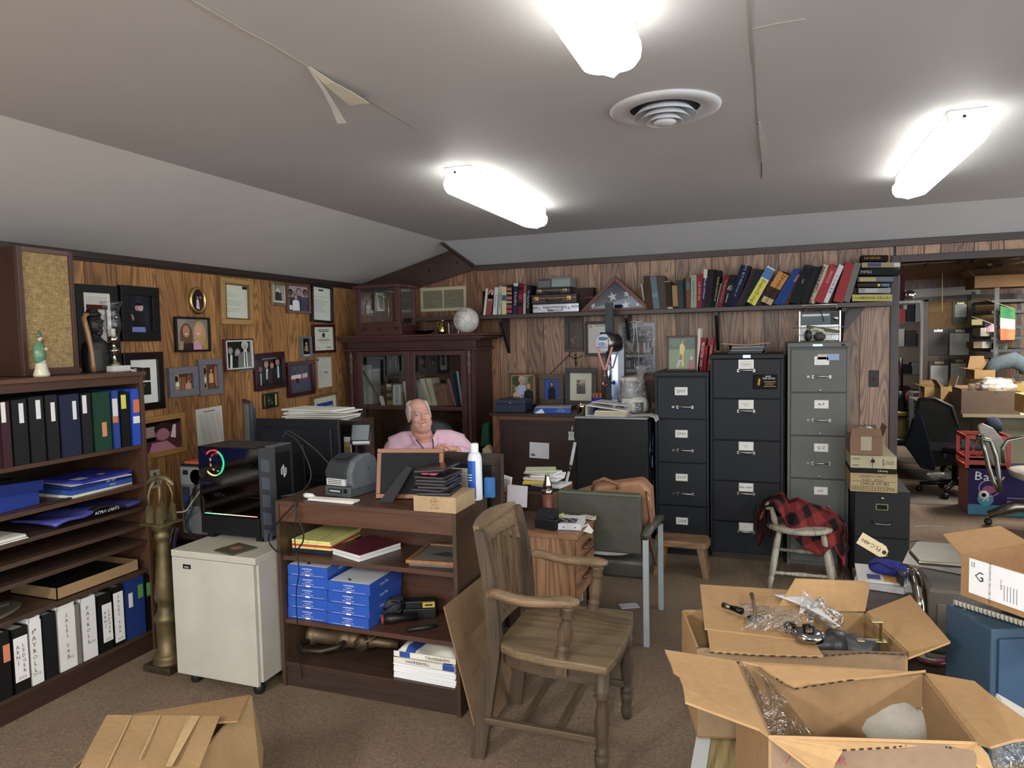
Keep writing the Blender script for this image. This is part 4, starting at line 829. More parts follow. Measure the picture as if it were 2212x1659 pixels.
def wrapped(zz,a,up,lab,lump):
    M=place((-1.385,2.735,zz),math.radians(a))
    def f(u,v):
        x=-.15+.30*u;y=-.14+.28*v;e=min(u,1-u,v,1-v)*8;e=max(0,min(1,e))
        return (x,y,.004+.024*e**.5+lump*.006*math.sin(9*u+4*v)*e)
    r=O('torn_ream',MB(M).sheet(f,28,20,lambda u,v:'2c4e9c' if (up and .78 < u < .93) or (not up and .17 < u < .33) else 'd9d5c8'),'paper',label=lab,cat='paper ream',group='torn cream wrapped reams')
    O('wrapper_front',MB(M).box(-.148,-.141,.002,.148,-.139,.026,'ddd8ca').box(.09 if up else -.12,-.1416,.002,.146 if up else -.07,-.1410,.026,'2c4e9c'),'paper',r)
    q=MB(M).text('HAMMERMILL',(-.03 if up else .06,-.1425,.014),(1,0,0) if up else (-1,0,0),(0,0,1) if up else (0,0,-1),.0125,'2a2620',1.1);O('lettering',q,'paper',r)
wrapped(zz,-1,True,'cream torn ream wrapper, lower one with upright lettering',1);wrapped(zz+.031,1,False,'cream torn ream wrapper on top, lettering upside down',2.2)
cable('cable',[PY(636,1078,2.56),PY(645,1120,2.55),PY(655,1150,2.545),PY(652,1175,2.545),PY(628,1196,2.545),PY(600,1192,2.545),PY(582,1172,2.50),PY(584,1150,2.545),PY(612,1115,2.545),PY(636,1090,2.555)],.0035,'17181a','black cable looping in front of the low bookcase at its left end')
cable('cable',[PY(641,1078,2.57),PY(640,1110,2.555),PY(637,1170,2.55),PY(646,1230,2.55),PY(640,1280,2.55),PY(642,1340,2.55),PY(648,1420,2.56),PY(654,1466,2.565)],.0025,'17181a','thin black cable with a loose end dangling down the low bookcase front')
cable('cable',[PY(709,1000,2.92),PY(680,970,2.95),PY(640,940,2.95),PY(620,932,3.0),PY(611,945,3.0)],.003,'3a3d40','dark cable rising from the label printer to the large monitor')
cable('cable',[PY(615,935,2.94),PY(640,950,2.93),PY(660,985,2.9),PY(672,1025,2.85),PY(662,1052,2.8),PY(640,1066,2.6),PY(608,1072,2.57)],.0035,'33363a','dark cable arching from the monitor back down to the bookcase top',6)
# label printer
zt=KT+.001;t=T('label_printer','dark grey label printer on the low bookcase','printer',(-1.85,2.80,zt));M=place((-1.853,2.805,zt),math.radians(-8))
w,d,h=.155,.20,.185
O('base',MB(M).box(-w/2,-d/2,.0,w/2,d/2,.05,'4c5154').box(-w/2+.005,-d/2+.01,.05,w/2-.005,d/2,.115,'45494c'),'plastic',t,bevel=.006)
prof=[(-d/2+.005,.085),(-d/2+.0,.115),(-d/2+.025,.155),(-.02,h-.003),(.04,h),(.08,.165),(.1,.12),(.1,.085)]
O('cover',MB(M).prism([(-w/2+.004,y,z_) for y,z_ in prof],(w-.03,0,0),'33373b'),'plastic',t,bevel=.006)
O('side_shell',MB(M).prism([(w/2-.03,y*1.0,z_+.004) for y,z_ in [(-.075,.03),(-.09,.06),(-.095,.11),(-.07,.16),(-.01,h-.0),(.045,h),(.085,.16),(.1,.11),(.095,.05),(.08,.03)]],(.034,0,0),'5c6266'),'plastic',t,bevel=.009)
O('window',MB(M).prism([(-w/2+.02,-.06,.172),(w/2-.05,-.06,.172),(w/2-.05,-.01,.185),(-w/2+.02,-.01,.185)],(0,0,.002),'15152c'),'gloss',t)
m=MB(M).box(-w/2+.015,-d/2-.001,.055,w/2-.03,-d/2+.012,.085,'bfc2c2')
for k in range(3):m.box(-w/2+.022,-d/2-.0016,.061+.008*k,w/2-.05,-d/2-.001,.064+.008*k,'3a3a3a')
O('rating_label',m,'paper',t)
O('ports',MB(M).box(-w/2+.03,-d/2-.004,.02,w/2-.05,-d/2,.038,'16171a').box(-w/2+.036,-d/2-.005,.025,w/2-.056,-d/2-.004,.033,'a8aaae').box(w/2-.038,-d/2-.003,.022,w/2-.02,-d/2,.042,'0f1012'),'plastic',t)
O('logo',MB(M).lathe([(0,.001),(.009,.001)],(w/2+.0045,.03,.12),'2e9aa0',14,'x'),'plastic',t)
# white cards
paperpile('paper_strips',place((-1.84,2.635,zt),0),.24,.05,3,.012,'white card strips along the front edge of the low bookcase top','paper',jit=.008,seed=9)
O('crumpled_paper',MB().ball((-1.985,2.655,zt+.012),(.035,.016,.012),'dcdad4',10,6,lambda d_:1+.35*noise.noise(d_*3)),'paper',label='crumpled white paper in front of the label printer',cat='paper')
# picture frames seen from behind
def backframe(lab,M,w,h,bw,fc,bc,dep=.02,leg=True,inner=None,extra=None):
    t=T('picture_frame',lab,'picture frame',M.translation.copy(),'picture frames with their backs to the room');m=MB(M)
    for x0,z0,x1,z1 in ((-w/2,h-bw,w/2,h),(-w/2,0,w/2,bw),(-w/2,bw,-w/2+bw,h-bw),(w/2-bw,bw,w/2,h-bw)):
        m.grain='x' if x1-x0 > z1-z0 else 'z';m.box(x0,-dep/2,z0,x1,dep/2,z1,fc)
    O('frame',m,'wood',t,bevel=.002);O('backing',MB(M).box(-w/2+bw,-dep/2+.004,bw,w/2-bw,dep/2-.004,h-bw,bc),'matte',t)
    return t
M=place((-1.525,2.765,KT+.002),math.radians(13)) @ Matrix.Rotation(math.radians(-12),4,'X')
t=backframe('orange wooden frame with black back and easel leg, on the low bookcase',M,.31,.225,.02,'9a5526','141417')
M2=place((-1.585,2.69,KT+.002),math.radians(13)) @ Matrix.Rotation(math.radians(32),4,'Y')
O('easel_leg',MB(place((-1.555,2.68,KT+.002),math.radians(-10))).prism([(-.07,-.02,0),(-.005,-.005,0),(.055,.065,.145),(.025,.06,.155)],(.0,.004,.0),'2a2b31'),'matte',t)
M=place((-1.375,3.03,0),math.radians(-2)) @ Matrix.Rotation(math.radians(-3),4,'X')
t=backframe('large dark weathered frame standing behind the low bookcase',M,.37,1.035,.055,'40332c','101114',.03)
O('easel_leg',MB().prism([(-1.22,2.99,.01),(-1.165,2.955,.01),(-1.175,2.96,.62),(-1.225,2.99,.85)],(.0,.006,0),'15161a').box(-1.195,2.950,.62,-1.17,2.953,.66,'c8c8c8'),'matte',t)
M=place((-1.42,2.975,.56),math.radians(-2)) @ Matrix.Rotation(math.radians(-2),4,'X')
backframe('cream frame between the orange frame and the spray can',M,.30,.415,.02,'d6cfba','c5bfae',.012)
# kraft box with cases, scissors, spray can
M=place((-1.302,2.66,zt),math.radians(0));w=.195
r=O('cardboard_box',MB(M).box(-w/2,-.09,0,w/2,.11,.066,'c3a477'),'card',label='flat kraft box printed 5121 at the right front of the low bookcase',cat='box',bevel=.001)
O('lettering',MB(M).text('5121',(-.0,-.0908,.045),(1,0,0),(0,0,1),.012,'4a3f40').text('Size',(.0,-.0908,.058),(1,0,0),(0,0,1),.006,'6a4c48').text('Capacity',(0,-.0908,.032),(1,0,0),(0,0,1),.006,'6a4c48').text('14 1/4 lb',(.0,-.0908,.018),(1,0,0),(0,0,1),.009,'74303c'),'paper',r)
zz=zt+.067;rn=random.Random(2)
wrd=['lowest','second from below','third from below','fourth from below','third from above','second from above','topmost, tilted']
for i in range(7):
    hh=.013;M=place((-1.33+rn.uniform(-.012,.012),2.665,zz),rn.uniform(-.12,.12)+.05)
    if i == 6:zz+=.006;M=M @ Matrix.Rotation(math.radians(-5),4,'Y');M.translation.z+=.006
    r=O('disc_case',MB(M).box(-.07,-.09,0,.07,.09,hh*.3,'17181b').box(-.066,-.087,hh*.3,.066,.087,hh*.7,'55585c').box(-.07,-.09,hh*.7,.07,.09,hh,'1b1c20'),'gloss',label='black disc case, %s of the pile on the kraft box' % wrd[i],cat='disc case',group='black disc cases piled on the kraft box',bevel=.001);zz+=hh+.0006
    if i == 5:
        t=T('scissors','pink handled scissors sticking out between the black disc cases','scissors',M.translation.copy())
        for s in (-1,1):O('handle',MB(M).tube([(-.005+s*.018+.018*math.cos(a),-.07+.011*math.sin(a),hh+.008) for a in [k*.6 for k in range(10)]],.004,'d0417f',6,True),'plastic',t)
        O('blade',MB(M).prism([(-.01,-.055,hh+.001),(.01,-.055,hh+.001),(.004,.04,hh+.001)],(0,0,.003),'888a8c'),'metal',t);zz+=.009
cx_,cy_=-1.228,2.83;M=place((cx_,cy_,zt))
t=T('spray_can','blue and white spray can with a white cap at the bookcase corner','spray can',(cx_,cy_,zt))
O('can',MB(M).lathe([(0,0),(.030,0),(.032,.006),(.032,.185),(.026,.205),(.018,.215),(.0,.215)],(0,0,0),'d8dde6',28),'gloss',t)
m=MB(M);n=28;A0,A1=math.radians(188),math.radians(298)
for i in range(14):
    a,b_=A0+(A1-A0)*i/14,A0+(A1-A0)*(i+1)/14
    m.prism([(.0325*math.cos(a),.0325*math.sin(a),.012),(.0325*math.cos(b_),.0325*math.sin(b_),.012),(.0325*math.cos(b_),.0325*math.sin(b_),.178),(.0325*math.cos(a),.0325*math.sin(a),.178)],(.0004*math.cos(a),.0004*math.sin(a),0),'1f5fc0')
for i in range(3):m.box(-.018,-.0335,.09+.012*i,.0,-.0325,.094+.012*i,'dfe6f4')
O('wrap_label',m,'gloss',t);O('cap',MB(M).lathe([(.017,.214),(.018,.217),(.018,.25),(.014,.253),(0,.253)],(0,0,0),'e6e6e2',20),'plastic',t)
O('plastic_holder',MB(place((-1.185,2.895,zt))).box(-.02,-.02,0,.025,.005,.09,'2c6fb4'),'gloss',label='small translucent blue plastic holder behind the spray can',cat='holder',bevel=.002)

# ================================================================ DESK, MONITORS, MAN
DZ_=.66
t=T('desk','brown wooden desk with a hanging light oak drawer pedestal at its right end','desk',(-2,3.5,0))
O('desk_top',MB(grain='x').box(-2.84,3.13,DZ_-.025,-1.06,3.95,DZ_,'5c3c2a').box(-3.4,3.47,DZ_-.025,-2.841,3.95,DZ_,'5c3c2a'),'wood',t,bevel=.002)
O('return_top',MB(grain='x').box(-1.32,3.095,DZ_-.02,-.835,3.129,DZ_,'9b6a42').box(-1.059,3.13,DZ_-.02,-.835,3.45,DZ_,'9b6a42'),'wood',t)
p=O('pedestal',MB().box(-1.3,3.105,.34,-.853,3.44,DZ_-.021,'9a6e46'),'oak',t,bevel=.002)
for k,(a,b_) in enumerate(((.52,.63),(.35,.51))):
    dr=O('drawer',MB(grain='y').box(-.852,3.11,a,-.84,3.435,b_,'8a5c3a'),'oak',t,bevel=.002)
    O('handle',MB().tube([(-.838,3.20,(a+b_)/2),(-.822,3.21,(a+b_)/2),(-.822,3.33,(a+b_)/2),(-.838,3.34,(a+b_)/2)],.008,'5e3a26',8),'plastic',dr)
O('modesty_panel',MB().box(-3.35,3.55,.12,-1.32,3.57,DZ_-.026,'38231a'),'wood',t)
for x in (-3.38,-1.36):O('side_panel',MB().box(x,3.5,0,x+.025,3.93,DZ_-.026,'4a2e20'),'wood',t)
for x,y in ((-.875,3.12),(-.875,3.41)):O('leg',MB().box(x,y,0,x+.025,y+.025,.339,'3a2a20'),'metal',t)
def monitor(lab,M,w,h,zb,body,screen_only=False,stand=True,yb=.05):
    t=T('monitor',lab,'monitor',M.translation.copy())
    O('housing',MB(M).box(-w/2,-.012,zb,w/2,.012,zb+h,body).prism([(-w/2+.04,-.012,zb+.04),(w/2-.04,-.012,zb+.04),(w/2-.04,-.012,zb+h-.05),(-w/2+.04,-.012,zb+h-.05)],(0,-.02,0),body),'plastic',t,bevel=.005)
    O('screen',MB(M).box(-w/2+.01,.0125,zb+.015,w/2-.01,.014,zb+h-.01,'0c0f16'),'gloss',t)
    if stand:
        O('stand',MB(M).box(-.07,-.055,zb*.2,.07,-.033,zb+h*.62,'16171a'),'plastic',t,bevel=.008);O('foot',MB(M).box(-.13,-.11,0.001,.13,.07,.014,'16171a'),'plastic',t,bevel=.004)
    return t
M=place((-2.62,3.42,DZ_+.001),math.radians(4));w=.56
t=monitor('large black monitor seen from behind, papers heaped behind it',M,w,.37,.105,'1b1d22')
t=monitor('smaller grey-blue monitor turned sideways left of the large one',place((-3.17,3.64,DZ_+.001),math.radians(140)),.29,.37,.19,'2c3440')
# heap of papers on an organiser behind the monitor
O('desk_organizer',MB(grain='x').box(-3.02,3.72,DZ_+.001,-2.42,3.94,DZ_+.43,'3d2a20').box(-3.0,3.715,DZ_+.02,-2.44,3.722,DZ_+.41,'1d1512'),'wood',label='dark wooden desk organiser hidden behind the large monitor',cat='organiser')
paperpile('paper_heap',place((-2.72,3.82,DZ_+.432),.05),.42,.22,9,.07,'untidy heap of white papers showing above the large monitor','papers',jit=.04,ang=9,seed=11)
t=T('tablet_stand','small grey screen on a dark stand beside the large monitor','screen',(-2.37,3.72,DZ_))
M=place((-2.34,3.66,DZ_+.36),math.radians(20)) @ Matrix.Rotation(math.radians(-30),4,'X')
O('screen',MB(M).box(-.06,-.012,-.06,.06,.012,.065,'1e2226').box(-.052,-.014,-.045,.052,-.0125,.055,'7a8286').box(-.04,-.03,-.075,.06,-.006,-.058,'c8ccd0'),'gloss',t,bevel=.003)
O('post',MB().box(-2.37,3.665,DZ_+.001,-2.33,3.7,DZ_+.33,'15171a').box(-2.42,3.6,DZ_+.001,-2.28,3.71,DZ_+.015,'15171a'),'plastic',t)
M,w,h=BM(744,944,759,985,3.62);m=MB(M).box(-w/2,-h/2-.1,-.002,w/2,h/2,.002,'d9d6cc');draw(m,[('r',.05,.05,.95,.75,'a98d54'),('r',.1,.1,.9,.5,'8a713f')],w,h,.003)
O('calendar_card',m,'paper',label='white card with a tan picture beside the large monitor',cat='card')
# things at the right of the desk
def basket(x,y,z):
    t=T('wicker_basket','round brown wicker basket holding receipts at the desk corner','basket',(x,y,z));m=MB()
    for k in range(11):
        r=.066+.0012*k;zz=z+.006+.011*k
        m.tube([(x+(r+.0035*math.sin(9*a*2+math.pi*(k % 2)))*math.cos(a),y+(r+.0035*math.sin(9*a*2+math.pi*(k % 2)))*math.sin(a),zz+.002*math.sin(9*a*2+math.pi*(k % 2))) for a in [i*2*math.pi/72 for i in range(72)]],.006,['8f5228','a0622f'][k % 2],6,True)
    O('weave',m,'worn',t);m=MB()
    for i in range(18):a=i*2*math.pi/18;m.tube([(x+.064*math.cos(a),y+.064*math.sin(a),z+.001),(x+.078*math.cos(a),y+.078*math.sin(a),z+.128)],.0035,'7a451f',5)
    O('stakes',m,'worn',t);O('rim',MB().tube([(x+.08*math.cos(a),y+.08*math.sin(a),z+.13+.004*math.sin(20*a)) for a in [i*2*math.pi/40 for i in range(40)]],.008,'9a5a2c',6,True),'worn',t)
    O('floor',MB().lathe([(0,0),(.062,0),(.062,.004),(0,.004)],(x,y,z+.001),'7a451f',20),'worn',t)
basket(-1.33,3.42,DZ_+.001)
for i,(dx,dy,a,h,l) in enumerate(((-.02,.01,.25,.22,'tall curled till receipt standing in the wicker basket'),(.015,-.01,-.15,.19,'shorter till receipt in front in the wicker basket'))):
    M=place((-1.345+dx,3.42+dy,DZ_+.012),math.radians(5)) @ Matrix.Rotation(-a,4,'Y')
    m=MB(M).sheet(lambda u,v:(-.036+.072*u,.012*math.sin(3*u+i),h*v),8,6,'dfdcd8')
    for k in range(9):m.box(-.025,-.003,h*.3+.013*k,.025,-.0025,h*.3+.0145*k,'a3a0a0')
    O('receipt',m,'paper',label=l,cat='receipt',group='receipts in the wicker basket',mods=[SOL(.0006)])
O('envelope',MB(place((-1.215,3.33,DZ_+.115),math.radians(8)) @ Matrix.Rotation(.06,4,'Y')).box(-.05,-.002,-.055,.055,.002,.055,'cfc9d0'),'paper',label='lavender-white envelope standing upright right of the wicker basket',cat='envelope')
O('letter_tray',MB(grain='y').box(-1.25,3.52,DZ_+.001,-1.08,3.88,DZ_+.008,'3a2418').box(-1.09,3.50,DZ_+.001,-1.07,3.88,DZ_+.09,'9b7a50').box(-1.25,3.5,DZ_+.001,-1.09,3.515,DZ_+.09,'3a2418'),'wood',label='wooden letter tray holding the pile of mail on the desk',cat='tray')
for i,(c,x,y,a,w,d,l) in enumerate((('2a2c30',-1.17,3.68,.1,.16,.2,'dark folder at the bottom of the mail pile'),('c9ccd0',-1.13,3.66,-.2,.18,.14,'grey-white printed sheet low in the mail pile'),('d8b43a',-1.22,3.64,.2,.12,.12,'yellow paper peeking from the mail pile'),('dcdcd8',-1.18,3.68,-.1,.2,.12,'white letter in the mail pile under the envelopes'),('e4e2de',-1.16,3.7,.2,.19,.11,'white envelope in the middle of the mail pile'),('d9d4d6',-1.19,3.7,-.15,.18,.12,'pinkish envelope high in the mail pile'),('b7bd9a',-1.2,3.69,.3,.17,.12,'greenish leaflet topmost on the mail pile'))):
    O('letter',MB(place((x,y,DZ_+.095+.014*i),a)).box(-w/2,-d/2,0,w/2,d/2,.012,c),'paper',label=l,cat='letter',group='pile of mail on the desk',bevel=.001)
t=T('camera_bag','black padded camera case on the desk end behind the wooden chair','case',(-1.0,3.2,DZ_));M=place((-1.005,3.19,DZ_+.001),math.radians(-15))
O('case',MB(M).box(-.06,-.035,0,.06,.035,.05,'1b1b1e').prism([(-.058,-.034,.05),(-.058,.034,.05),(-.058,.03,.095),(-.058,-.01,.09)],(.105,0,0),'232327'),'cloth',t,bevel=.008,mods=[SUB(1)])
O('zipper',MB(M).tube([(-.061,-.036,.05),(.061,-.036,.05),(.061,.036,.05)],.002,'3a3a3e',5),'plastic',t)
t=T('desk_calculator','white desk machine with a dark keypad on the end of the desk','calculator',(-.9,3.26,DZ_));M=place((-.905,3.25,DZ_+.001),math.radians(6))
O('body',MB(M).prism([(-.058,-.075,0),(-.058,.085,0),(-.058,.085,.034),(-.058,-.075,.03)],(.116,0,0),'c3c4c8'),'plastic',t,bevel=.003)
O('keypad',MB(M).box(-.045,-.05,.0315,.03,.02,.034,'3a3138'),'plastic',t);m=MB(M)
for i in range(6):
    for j in range(4):m.box(-.042+.012*i,-.046+.016*j,.034,-.034+.012*i,-.035+.016*j,.037,['17181a','6b4a4e','8f9196'][(i+j) % 3])
O('keys',m,'plastic',t)
for sx in (-.025,.03):O('screw',MB(M).lathe([(.003,-.0015),(.003,.0)],(sx,-.0755,.015),'2a2a2c',8,'y'),'metal',t)
O('note_pad',MB(place((-1.03,3.27,DZ_+.001),.5)).box(-.035,-.04,0,.035,.04,.012,'d9d8d4'),'paper',label='white note block behind the camera case',cat='notepad')
O('sticky_note',MB(place((-.985,3.33,DZ_+.03),.3) @ Matrix.Rotation(-.3,4,'Y')).box(-.02,-.02,0,.02,.02,.002,'e3e23c'),'paper',label='bright yellow sticky note near the thermos',cat='sticky note')
O('plastic_bag',MB(place((-.93,3.40,DZ_+.001),.2)).sheet(lambda u,v:(-.08+.19*u,-.04+.08*v,.004+.008*abs(math.sin(7*u+3*v))),14,8,'b3a892'),'plastic',label='flat clear bag with brown paper at the back of the desk end',cat='bag',mods=[SOL(.003,-1)])
O('paper_sheet',MB().prism([(-.86,3.2,DZ_+.001),(-.8,3.22,DZ_-.02),(-.8,3.27,DZ_-.02),(-.84,3.32,DZ_+.001)],(0,0,.0015),'d8d4ca'),'paper',label='white sheet curling over the right edge of the desk end',cat='paper')
O('wrist_watch',MB().tube([(-.925+.028*math.cos(a),3.38+.018*math.sin(a),DZ_+.018) for a in [k*.5 for k in range(12)]],.006,'4a4c50',6),'metal',label='dark curled strap lying behind the white desk machine',cat='strap')
tx,ty=-1.045,3.47;t=T('thermos','brown leather covered thermos with a silver bullet cap','thermos',(tx,ty,DZ_))
tx,ty=-1.10,3.49
O('sleeve',MB().lathe([(0,0),(.028,0),(.029,.005),(.029,.10),(.0,.10)],(tx,ty,DZ_+.001),'7a3f2c',24),'leather',t)
O('collar',MB().lathe([(.030,.10),(.031,.105),(.031,.118),(.027,.122),(0,.122)],(tx,ty,DZ_+.001),'b9b2a4',24),'chrome',t)
O('cap',MB().lathe([(.026,.122),(.024,.15),(.014,.18),(.013,.195),(.008,.203),(0,.204)],(tx,ty,DZ_+.001),'b9b2a4',24),'chrome',t)

# ---- executive chair
A=math.radians(27.8);ORG=V((-2.30,4.35,0));ML=Matrix.Translation(ORG) @ rotz(A)
t=T('office_chair','black leather high-back office chair the man sits in','chair',ORG)
def rbox(m,c,r,p=3.2,c_='17171a',n=20):
    return m.ball(c,r,c_,n,12,lambda d:1/((abs(d.x)**p+abs(d.y)**p+abs(d.z)**p)**(1/p)))
O('seat',rbox(MB(ML),(.04,.02,.41),(.26,.25,.06)),'leather',t)
m=MB(ML);rbox(m,(.04,.27,.72),(.235,.06,.28));O('backrest',m,'leather',t)
for s in (-1,1):O('armrest',MB(ML).tube([(.04+s*.27,.22,.55),(.04+s*.30,.1,.63),(.04+s*.31,-.05,.64),(.04+s*.30,-.14,.6),(.04+s*.27,-.12,.42)],.022,'151518',8),'leather',t)
O('gas_lift',MB(ML).lathe([(.03,.07),(.03,.36)],(.04,.02,0),'1a1a1c',12),'metal',t)
for k in range(5):
    a=k*1.2566;c_,s_=math.cos(a),math.sin(a)
    l=O('base_leg',MB(ML).tube([(.04,.02,.1),(.04+.28*c_,.02+.28*s_,.075)],[.025,.015],'1a1a1c',8),'plastic',t);O('caster',MB(ML).ball((.04+.28*c_,.02+.28*s_,.03),.03,'121214',12,8),'plastic',l)

# ---- the man
HM=Matrix.Translation((.0,-.01,1.066)) @ Matrix.Rotation(math.radians(14),4,'Z') @ Matrix.Rotation(math.radians(-8),4,'Y') @ Matrix.Rotation(math.radians(-7),4,'X')
Hd=ML @ HM
t=T('person','seated heavyset man in a pink striped shirt with folded hands behind the desk','person',ORG)
SK='d99c8a'
m=MB(Hd)
m.ball((0,.018,.028),(.075,.094,.084),SK,24,16).ball((0,-.015,-.04),(.066,.07,.072),SK,24,16)
for s in (-1,1):
    m.ball((s*.034,-.022,-.062),(.038,.048,.042),SK).ball((s*.034,-.056,-.028),(.031,.021,.032),SK).ball((s*.02,-.070,-.05),(.018,.016,.018),SK).ball((s*.078,.018,-.012),(.010,.020,.033),SK)
    m.ball((s*.0125,-.098,-.036),(.009,.010,.008),SK,10,8).ball((s*.031,-.0715,.0098),(.020,.012,.0078),SK,12,8).ball((s*.031,-.070,-.0115),(.020,.011,.0068),SK,12,8)
m.ball((0,-.066,-.082),(.03,.026,.024),SK).ball((0,-.03,-.10),(.055,.055,.035),SK).ball((0,-.062,.03),(.052,.022,.014),SK).ball((0,-.078,-.052),(.032,.014,.018),SK)
m.tube([(0,-.076,.016),(0,-.092,-.01),(0,-.105,-.03)],[.008,.010,.013],SK,10).ball((0,-.106,-.031),(.013,.012,.011),SK,12,8)
m.M=ML
m.tube([(.0,.03,1.0),(.01,.045,.93),(.02,.06,.86)],[.066,.072,.085],SK,16).ball((.015,-.005,.925),(.066,.05,.045),SK)
m.ball((.035,.03,.82),(.11,.105,.085),SK,20,14).ball((.04,.06,.60),(.18,.14,.2),SK,20,14).ball((.045,.07,.80),(.19,.06,.06),SK)
ARM=[((-.165,.06,.83),(-.225,-.02,.70),(-.20,-.12,.65),(.02,-.215,.80)),((.255,.06,.83),(.33,.0,.76),(.35,-.08,.745),(.235,-.205,.835))]
for a_ in ARM:m.tube(a_,[.055,.045,.040,.027],SK,12)
# hands: palms, four bent fingers each and a thumb, interlaced on the belly
def finger(m,pts,r=.0085):m.tube(pts,[r*1.05,r,r*.95,r*.75],SK,8);m.ball(pts[-1],r*.75,SK,8,6)
m.ball((.062,-.222,.822),(.046,.026,.020),SK,14,10);m.ball((.208,-.212,.846),(.042,.026,.019),SK,14,10)
for i in range(4):
    y=-.240+.013*i;z=.818+.011*i
    finger(m,[(.095,y+.004,z+.004),(.125,y-.006,z+.010),(.150,y-.006,z+.006),(.172-.006*i,y,z-.002)])
    z2=.824+.012*i
    finger(m,[(.180,y+.004,z2+.016),(.150,y-.010,z2+.020),(.125,y-.012,z2+.017),(.104+.004*i,y-.006,z2+.012)],.0082)
m.tube([(.08,-.235,.84),(.108,-.244,.858),(.122,-.246,.874),(.130,-.244,.888)],[.012,.011,.010,.008],SK,8);m.tube([(.195,-.23,.856),(.17,-.24,.872),(.15,-.242,.876)],[.011,.010,.008],SK,8)
for s in (-1,1):m.tube([(.04+s*.09,.08,.50),(.04+s*.13,-.15,.51),(.04+s*.14,-.36,.50),(.04+s*.14,-.38,.3),(.04+s*.14,-.36,.09)],[.085,.08,.065,.05,.038],SK,12);m.ball((.04+s*.14,-.42,.045),(.045,.12,.042),SK)
O('body',m,'skin',t,mods=[RM(.0036),SMO(7,.6)])
m=MB(Hd)
for s in (-1,1):m.ball((s*.0305,-.0672,-.001),.0115,'c9bcb4',14,10)
e=O('eyes',m,'gloss',t);m=MB(Hd)
for s in (-1,1):m.ball((s*.0305-.0020,-.0768,-.001),(.0048,.0025,.0048),'3a4650',12,8)
O('irises',m,'gloss',e)
m=MB(Hd)
for s in (-1,1):m.tube([(s*.014,-.083,.021),(s*.03,-.084,.027),(s*.049,-.072,.021)],[.0022,.0034,.002],'b8a79c',6)
O('eyebrows',m,'cloth',t)
m=MB(Hd).tube([(-.028,-.077,-.0565),(-.012,-.0895,-.0575),(0,-.091,-.0585),(.013,-.0895,-.0565),(.029,-.077,-.053)],[.002,.0042,.0042,.0042,.002],'b06a66',8);O('lips',m,'skin',t)
m=MB(Hd)
for s in (-1,1):m.ball((s*.068,.03,.022),(.0165,.058,.048),'c9c3bb',16,12).ball((s*.072,-.005,-.004),(.009,.014,.028),'cfc9c0')
m.ball((0,.088,.01),(.068,.032,.07),'c4beb6',18,12).ball((-.03,.06,.075),(.04,.06,.035),'c4beb6').ball((-.064,.01,.045),(.014,.045,.035),'c4beb6').ball((.064,.01,.045),(.014,.045,.035),'c4beb6');m.ball((.05,.04,.065),(.035,.06,.03),'c9c3bb')
O('hair',m,'cloth',t,mods=[RM(.004),SMO(2)])
m=MB(ML);PK='e3a9c6'
m.ball((.04,.06,.785),(.215,.125,.115),PK,24,16).ball((.045,.02,.795),(.185,.135,.09),PK,24,16).tube([(-.19,.06,.83),(-.10,.05,.875),(-.02,.06,.90)],[.085,.075,.05],PK,14).tube([(.28,.06,.83),(.19,.05,.875),(.10,.06,.90)],[.085,.075,.05],PK,14).ball((.045,.0,.66),(.235,.195,.19),PK,24,16).ball((.05,.08,.84),(.165,.08,.06),PK,24,14).ball((.05,-.04,.70),(.17,.165,.13),PK,20,14)
for a_,r in zip(ARM,([.088,.083,.072,.055],[.088,.08,.07,.046])):
    w=V(a_[3]).lerp(V(a_[2]),.32 if a_ is ARM[0] else .12);m.tube([a_[0],a_[1],a_[2],w],r,PK,14);m.ball(a_[0],.08,PK);m.ball(a_[2],r[2]*1.02,PK)
m.tube([(-.05,.07,.88),(.0,.10,.89),(.07,.10,.885),(.1,.07,.88)],.03,PK,10)
O('shirt',m,'shirt',t,mods=[RM(.007),SMO(6,.6)])
m=MB(ML)
m.prism([(-.078,.0,.955),(-.088,.03,.93),(-.02,-.09,.845),(.03,-.105,.83),(.0,-.07,.868)],(.004,-.010,.002),'e6b4ce').prism([(.098,.0,.945),(.125,.02,.91),(.115,-.07,.84),(.085,-.10,.81),(.085,-.07,.86)],(-.004,-.010,.002),'e6b4ce')
O('collar',m,'shirt',t,mods=[SOL(.003),SUB(1)])
O('undershirt',MB(ML).prism([(.02,-.128,.85),(.1,-.128,.848),(.075,-.165,.80)],(0,-.006,.0),'dda6bd'),'cloth',t)
O('lanyard',MB(ML).tube([(-.03,-.078,.90),(.0,-.115,.868),(.035,-.158,.83),(.072,-.182,.80),(.085,-.17,.83),(.088,-.125,.87),(.085,-.08,.90)],.0035,'2a211f',6),'cloth',t)
m=MB(ML)
for s in (-1,1):m.tube([(.04+s*.09,.08,.49),(.04+s*.13,-.15,.50),(.04+s*.14,-.36,.49),(.04+s*.14,-.39,.3),(.04+s*.14,-.37,.10)],[.11,.10,.085,.075,.07],'2b2d36',12)
m.ball((.04,.06,.50),(.2,.15,.1),'2b2d36');O('trousers',m,'cloth',t,mods=[RM(.01),SMO(3)])
for s in (-1,1):O('shoe',rbox(MB(ML),(.04+s*.14,-.43,.05),(.05,.14,.045),2.5,'1a1614'),'leather',t)

